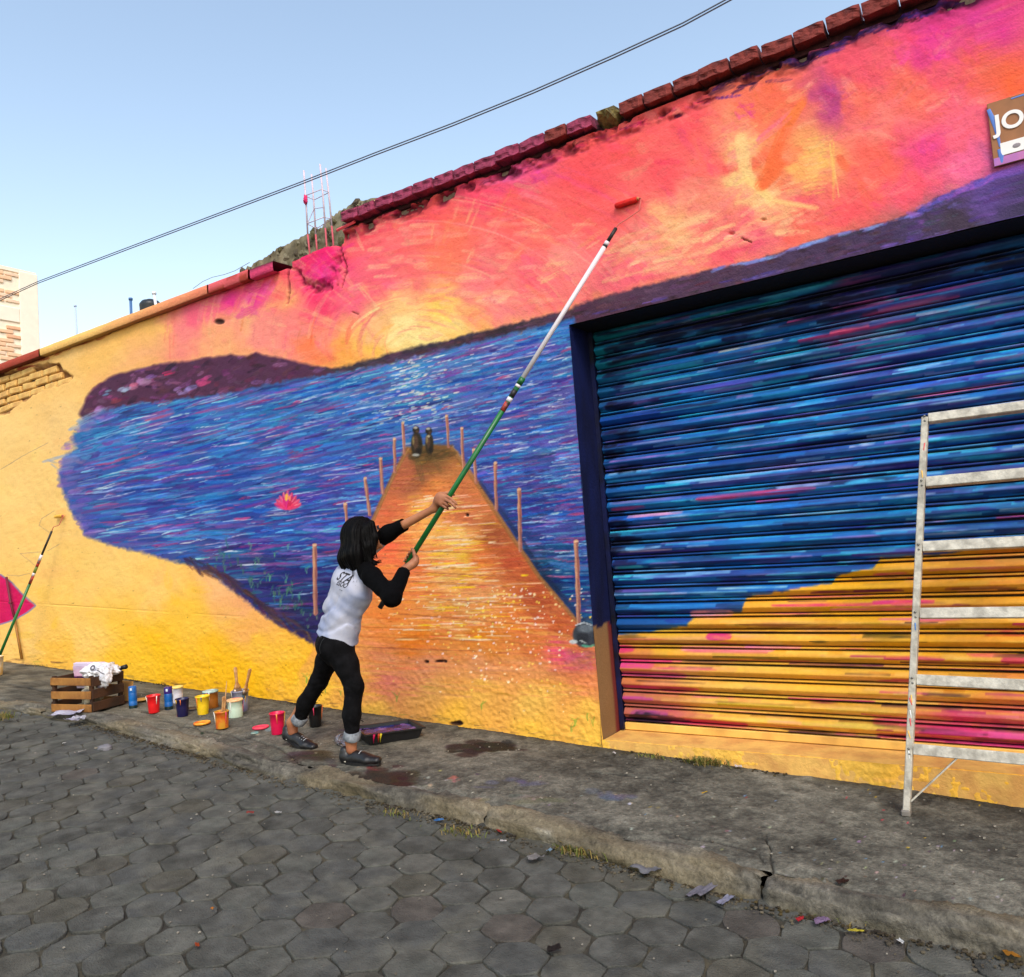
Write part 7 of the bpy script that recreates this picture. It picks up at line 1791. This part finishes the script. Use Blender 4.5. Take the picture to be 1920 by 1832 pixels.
def litter(px, py, w, d, col, label, off=0.0, seed=1, cat='litter', amp=.05):
    o = sheet('litter_scrap', label, cat, px, py, w * 1.2, d * 1.3, random.uniform(0, 3), mat('litter_%d_%d_%d' % col, pc(*col), .7, var=.12, vscale=20), min(amp, .28 * min(w, d) + .004), seed, .003, .3, None)
    g_ = on_ground(px, py, off)
    if off < -.04: g_, off = street_pt(px, py)
    o.location = (float(g_[0]), float(g_[1]), float(gz(g_[0]) + off + .008))
litter(1215, 1636, .12, .10, (140, 138, 142), 'grey crumpled rag in the gutter by the cracked kerb', -.10, 2); litter(1320, 1675, .16, .05, (142, 138, 148), 'twisted grey strip of plastic in the gutter', -.11, 3); litter(1360, 1695, .10, .03, (170, 170, 190), 'pale end of torn plastic film in the gutter', -.11, 4)
litter(1004, 1614, .07, .05, (150, 146, 142), 'folded grey paper scrap in the gutter weeds', -.10, 5); litter(1385, 1442, .035, .03, (236, 226, 226), 'crumpled white tissue at the foot of the door sill', 0, 6, amp=.05); litter(1152, 1416, .025, .02, (240, 236, 236), 'small white tissue ball at the door corner', 0, 7, amp=.05)
litter(1320, 1491, .05, .010, (236, 196, 20), 'thin yellow scrap on the pavement', 0, 8); litter(822, 1543, .04, .03, (70, 130, 190), 'small blue scrap below the front shoe', -.06, 9); litter(521, 1528, .03, .02, (214, 212, 210), 'small white scrap on the hexagon pavers', -.075, 10)
litter(943, 1582, .03, .012, (220, 216, 212), 'white cigarette end in the gutter', -.10, 11); litter(936, 1563, .05, .012, (190, 60, 50), 'red paper strip in the gutter', -.10, 12); litter(1500, 1730, .04, .02, (190, 40, 50), 'red wrapper scrap in the gutter', -.11, 13); litter(1540, 1733, .06, .03, (150, 124, 156), 'lilac wrapper scrap in the gutter', -.11, 14); litter(1605, 1752, .06, .016, (206, 190, 60), 'yellow paper strip in the gutter', -.11, 15); litter(1690, 1772, .03, .012, (236, 236, 232), 'short white stub in the gutter', -.11, 16)
litter(1582, 1660, .05, .03, (60, 34, 24), 'dry brown leaf on the kerb', -.01, 17); litter(1040, 1786, .05, .03, (40, 32, 28), 'dark dry leaf on the hexagon pavers', -.10, 18); litter(370, 1778, .03, .012, (190, 80, 30), 'orange leaf on the hexagon pavers', -.08, 19); litter(398, 1710, .016, .012, (210, 130, 40), 'tiny orange crumb on the pavers', -.08, 20); litter(1030, 1600, .03, .02, (150, 180, 200), 'pale blue foil scrap in the gutter', -.10, 21); litter(120, 1397, .02, .02, (236, 236, 232), 'small white pebble of plaster on the pavers', -.05, 22); litter(155, 1412, .05, .02, (190, 186, 176), 'flat pale scrap on the pavers', -.05, 23); litter(988, 1533, .03, .02, (226, 226, 230), 'white bottle cap on the kerb', -.03, 24)
litter(1890, 1790, .09, .04, (190, 130, 40), 'ochre dead leaf against the kerb', -.09, 25); litter(470, 1528, .04, .02, (160, 70, 60), 'reddish scrap on the hexagon pavers', -.07, 26)
def rock(px, py, r, col, label, off, seed):
    g_ = on_ground(px, py, off); crumple('stone', label, 'stone', (float(g_[0]), float(g_[1]), float(gz(g_[0]) + off + r[2] * .35)), r, mat('rock_%d_%d_%d' % col, pc(*col), .95, var=.25, vscale=20, bump=.8, bscale=60), seed, .3, 3, sub=3)
rock(197, 1406, (.075, .05, .03), (120, 118, 122), 'flat grey stone lying on the pavers before the crate', -.05, 2); rock(705, 1545, (.03, .03, .012), (150, 140, 110), 'small tan stone in the gutter', -.08, 4); rock(180, 1465 - 60, (.02, .02, .012), (140, 130, 110), 'tiny tan pebble beside the flat grey stone', -.05, 5)

# grit, crumbs of mortar and dead leaves washed into the gutter and along the wall foot
def debris(name, label, pts, m, parent=None):
    bm = bmesh.new()
    for (x, y, z, s_) in pts:
        r = bmesh.ops.create_icosphere(bm, subdivisions=1, radius=s_) if s_ > .006 else bmesh.ops.create_cube(bm, size=s_ * 1.6)
        for v in r['verts']: v.co = Vector((v.co.x * random.uniform(.8, 1.4), v.co.y * random.uniform(.8, 1.4), v.co.z * random.uniform(.4, .8))) + Vector((x, y, z))
    o = obj(name, bm_mesh(name, bm), m); o['kind'] = 'stuff'; o['label'] = label
P_ = []
for k in range(1500):
    x = random.uniform(-6.5, .6); y = float(kerb_y(x)) - .030 - abs(random.gauss(0, .05)); P_.append((x, y, rz(x) + .001, random.choice((.0015, .002, .003, .003, .004, .005, .008))))
debris('gutter_grit', 'grey and tan grit washed into the gutter', P_, mat('grit_tan', pc(96, 88, 70), .95, color2=pc(70, 62, 50), var=.5, vscale=12))
P_ = [(random.uniform(-6.5, .6), 0, 0, random.choice((.003, .004, .006, .008))) for k in range(900)]
P_ = [(x, float(kerb_y(x)) - .025 - abs(random.gauss(0, .022)) , rz(x) + .002, s_) for x, _, _, s_ in P_ if fbm(np.array([x * 2.]), np.array([3.]), 600, 2)[0] > .45]
debris('gutter_dirt', 'dark leaf mould lying in the gutter', P_, mat('leaf_mould', pc(44, 36, 24), .95, color2=pc(74, 62, 30), var=.5, vscale=30))
P_ = [(x, random.uniform(-1.1, -.05), 0, random.choice((.002, .003, .004, .005))) for x in np.random.default_rng(3).uniform(-7, .4, 420)]
debris('pavement_grit', 'loose pale grit scattered on the pavement', [(x, y, gz(x) + .006, s_) for x, y, _, s_ in P_], mat('grit_pale', pc(150, 144, 130), .95, color2=pc(80, 72, 60), var=.4, vscale=14))
P_ = [(x, random.uniform(-4.2, -1.5), 0, random.choice((.002, .003, .004))) for x in np.random.default_rng(4).uniform(-6, 0, 500)]
debris('street_grit', 'loose grit scattered on the pavers', [(x, y, rz(x) + .003, s_) for x, y, _, s_ in P_], MATS['grit_pale'])
P_ = [(x, -abs(random.gauss(0, .02)) - .01, gz(x) + .004, random.choice((.003, .005, .008))) for x in np.random.default_rng(5).uniform(-10, .4, 900) if fbm(np.array([x * 1.5]), np.array([1.]), 601, 2)[0] > .46]
debris('wall_foot_dirt', 'dark dirt and plaster crumbs along the foot of the wall', P_, MATS['leaf_mould'])
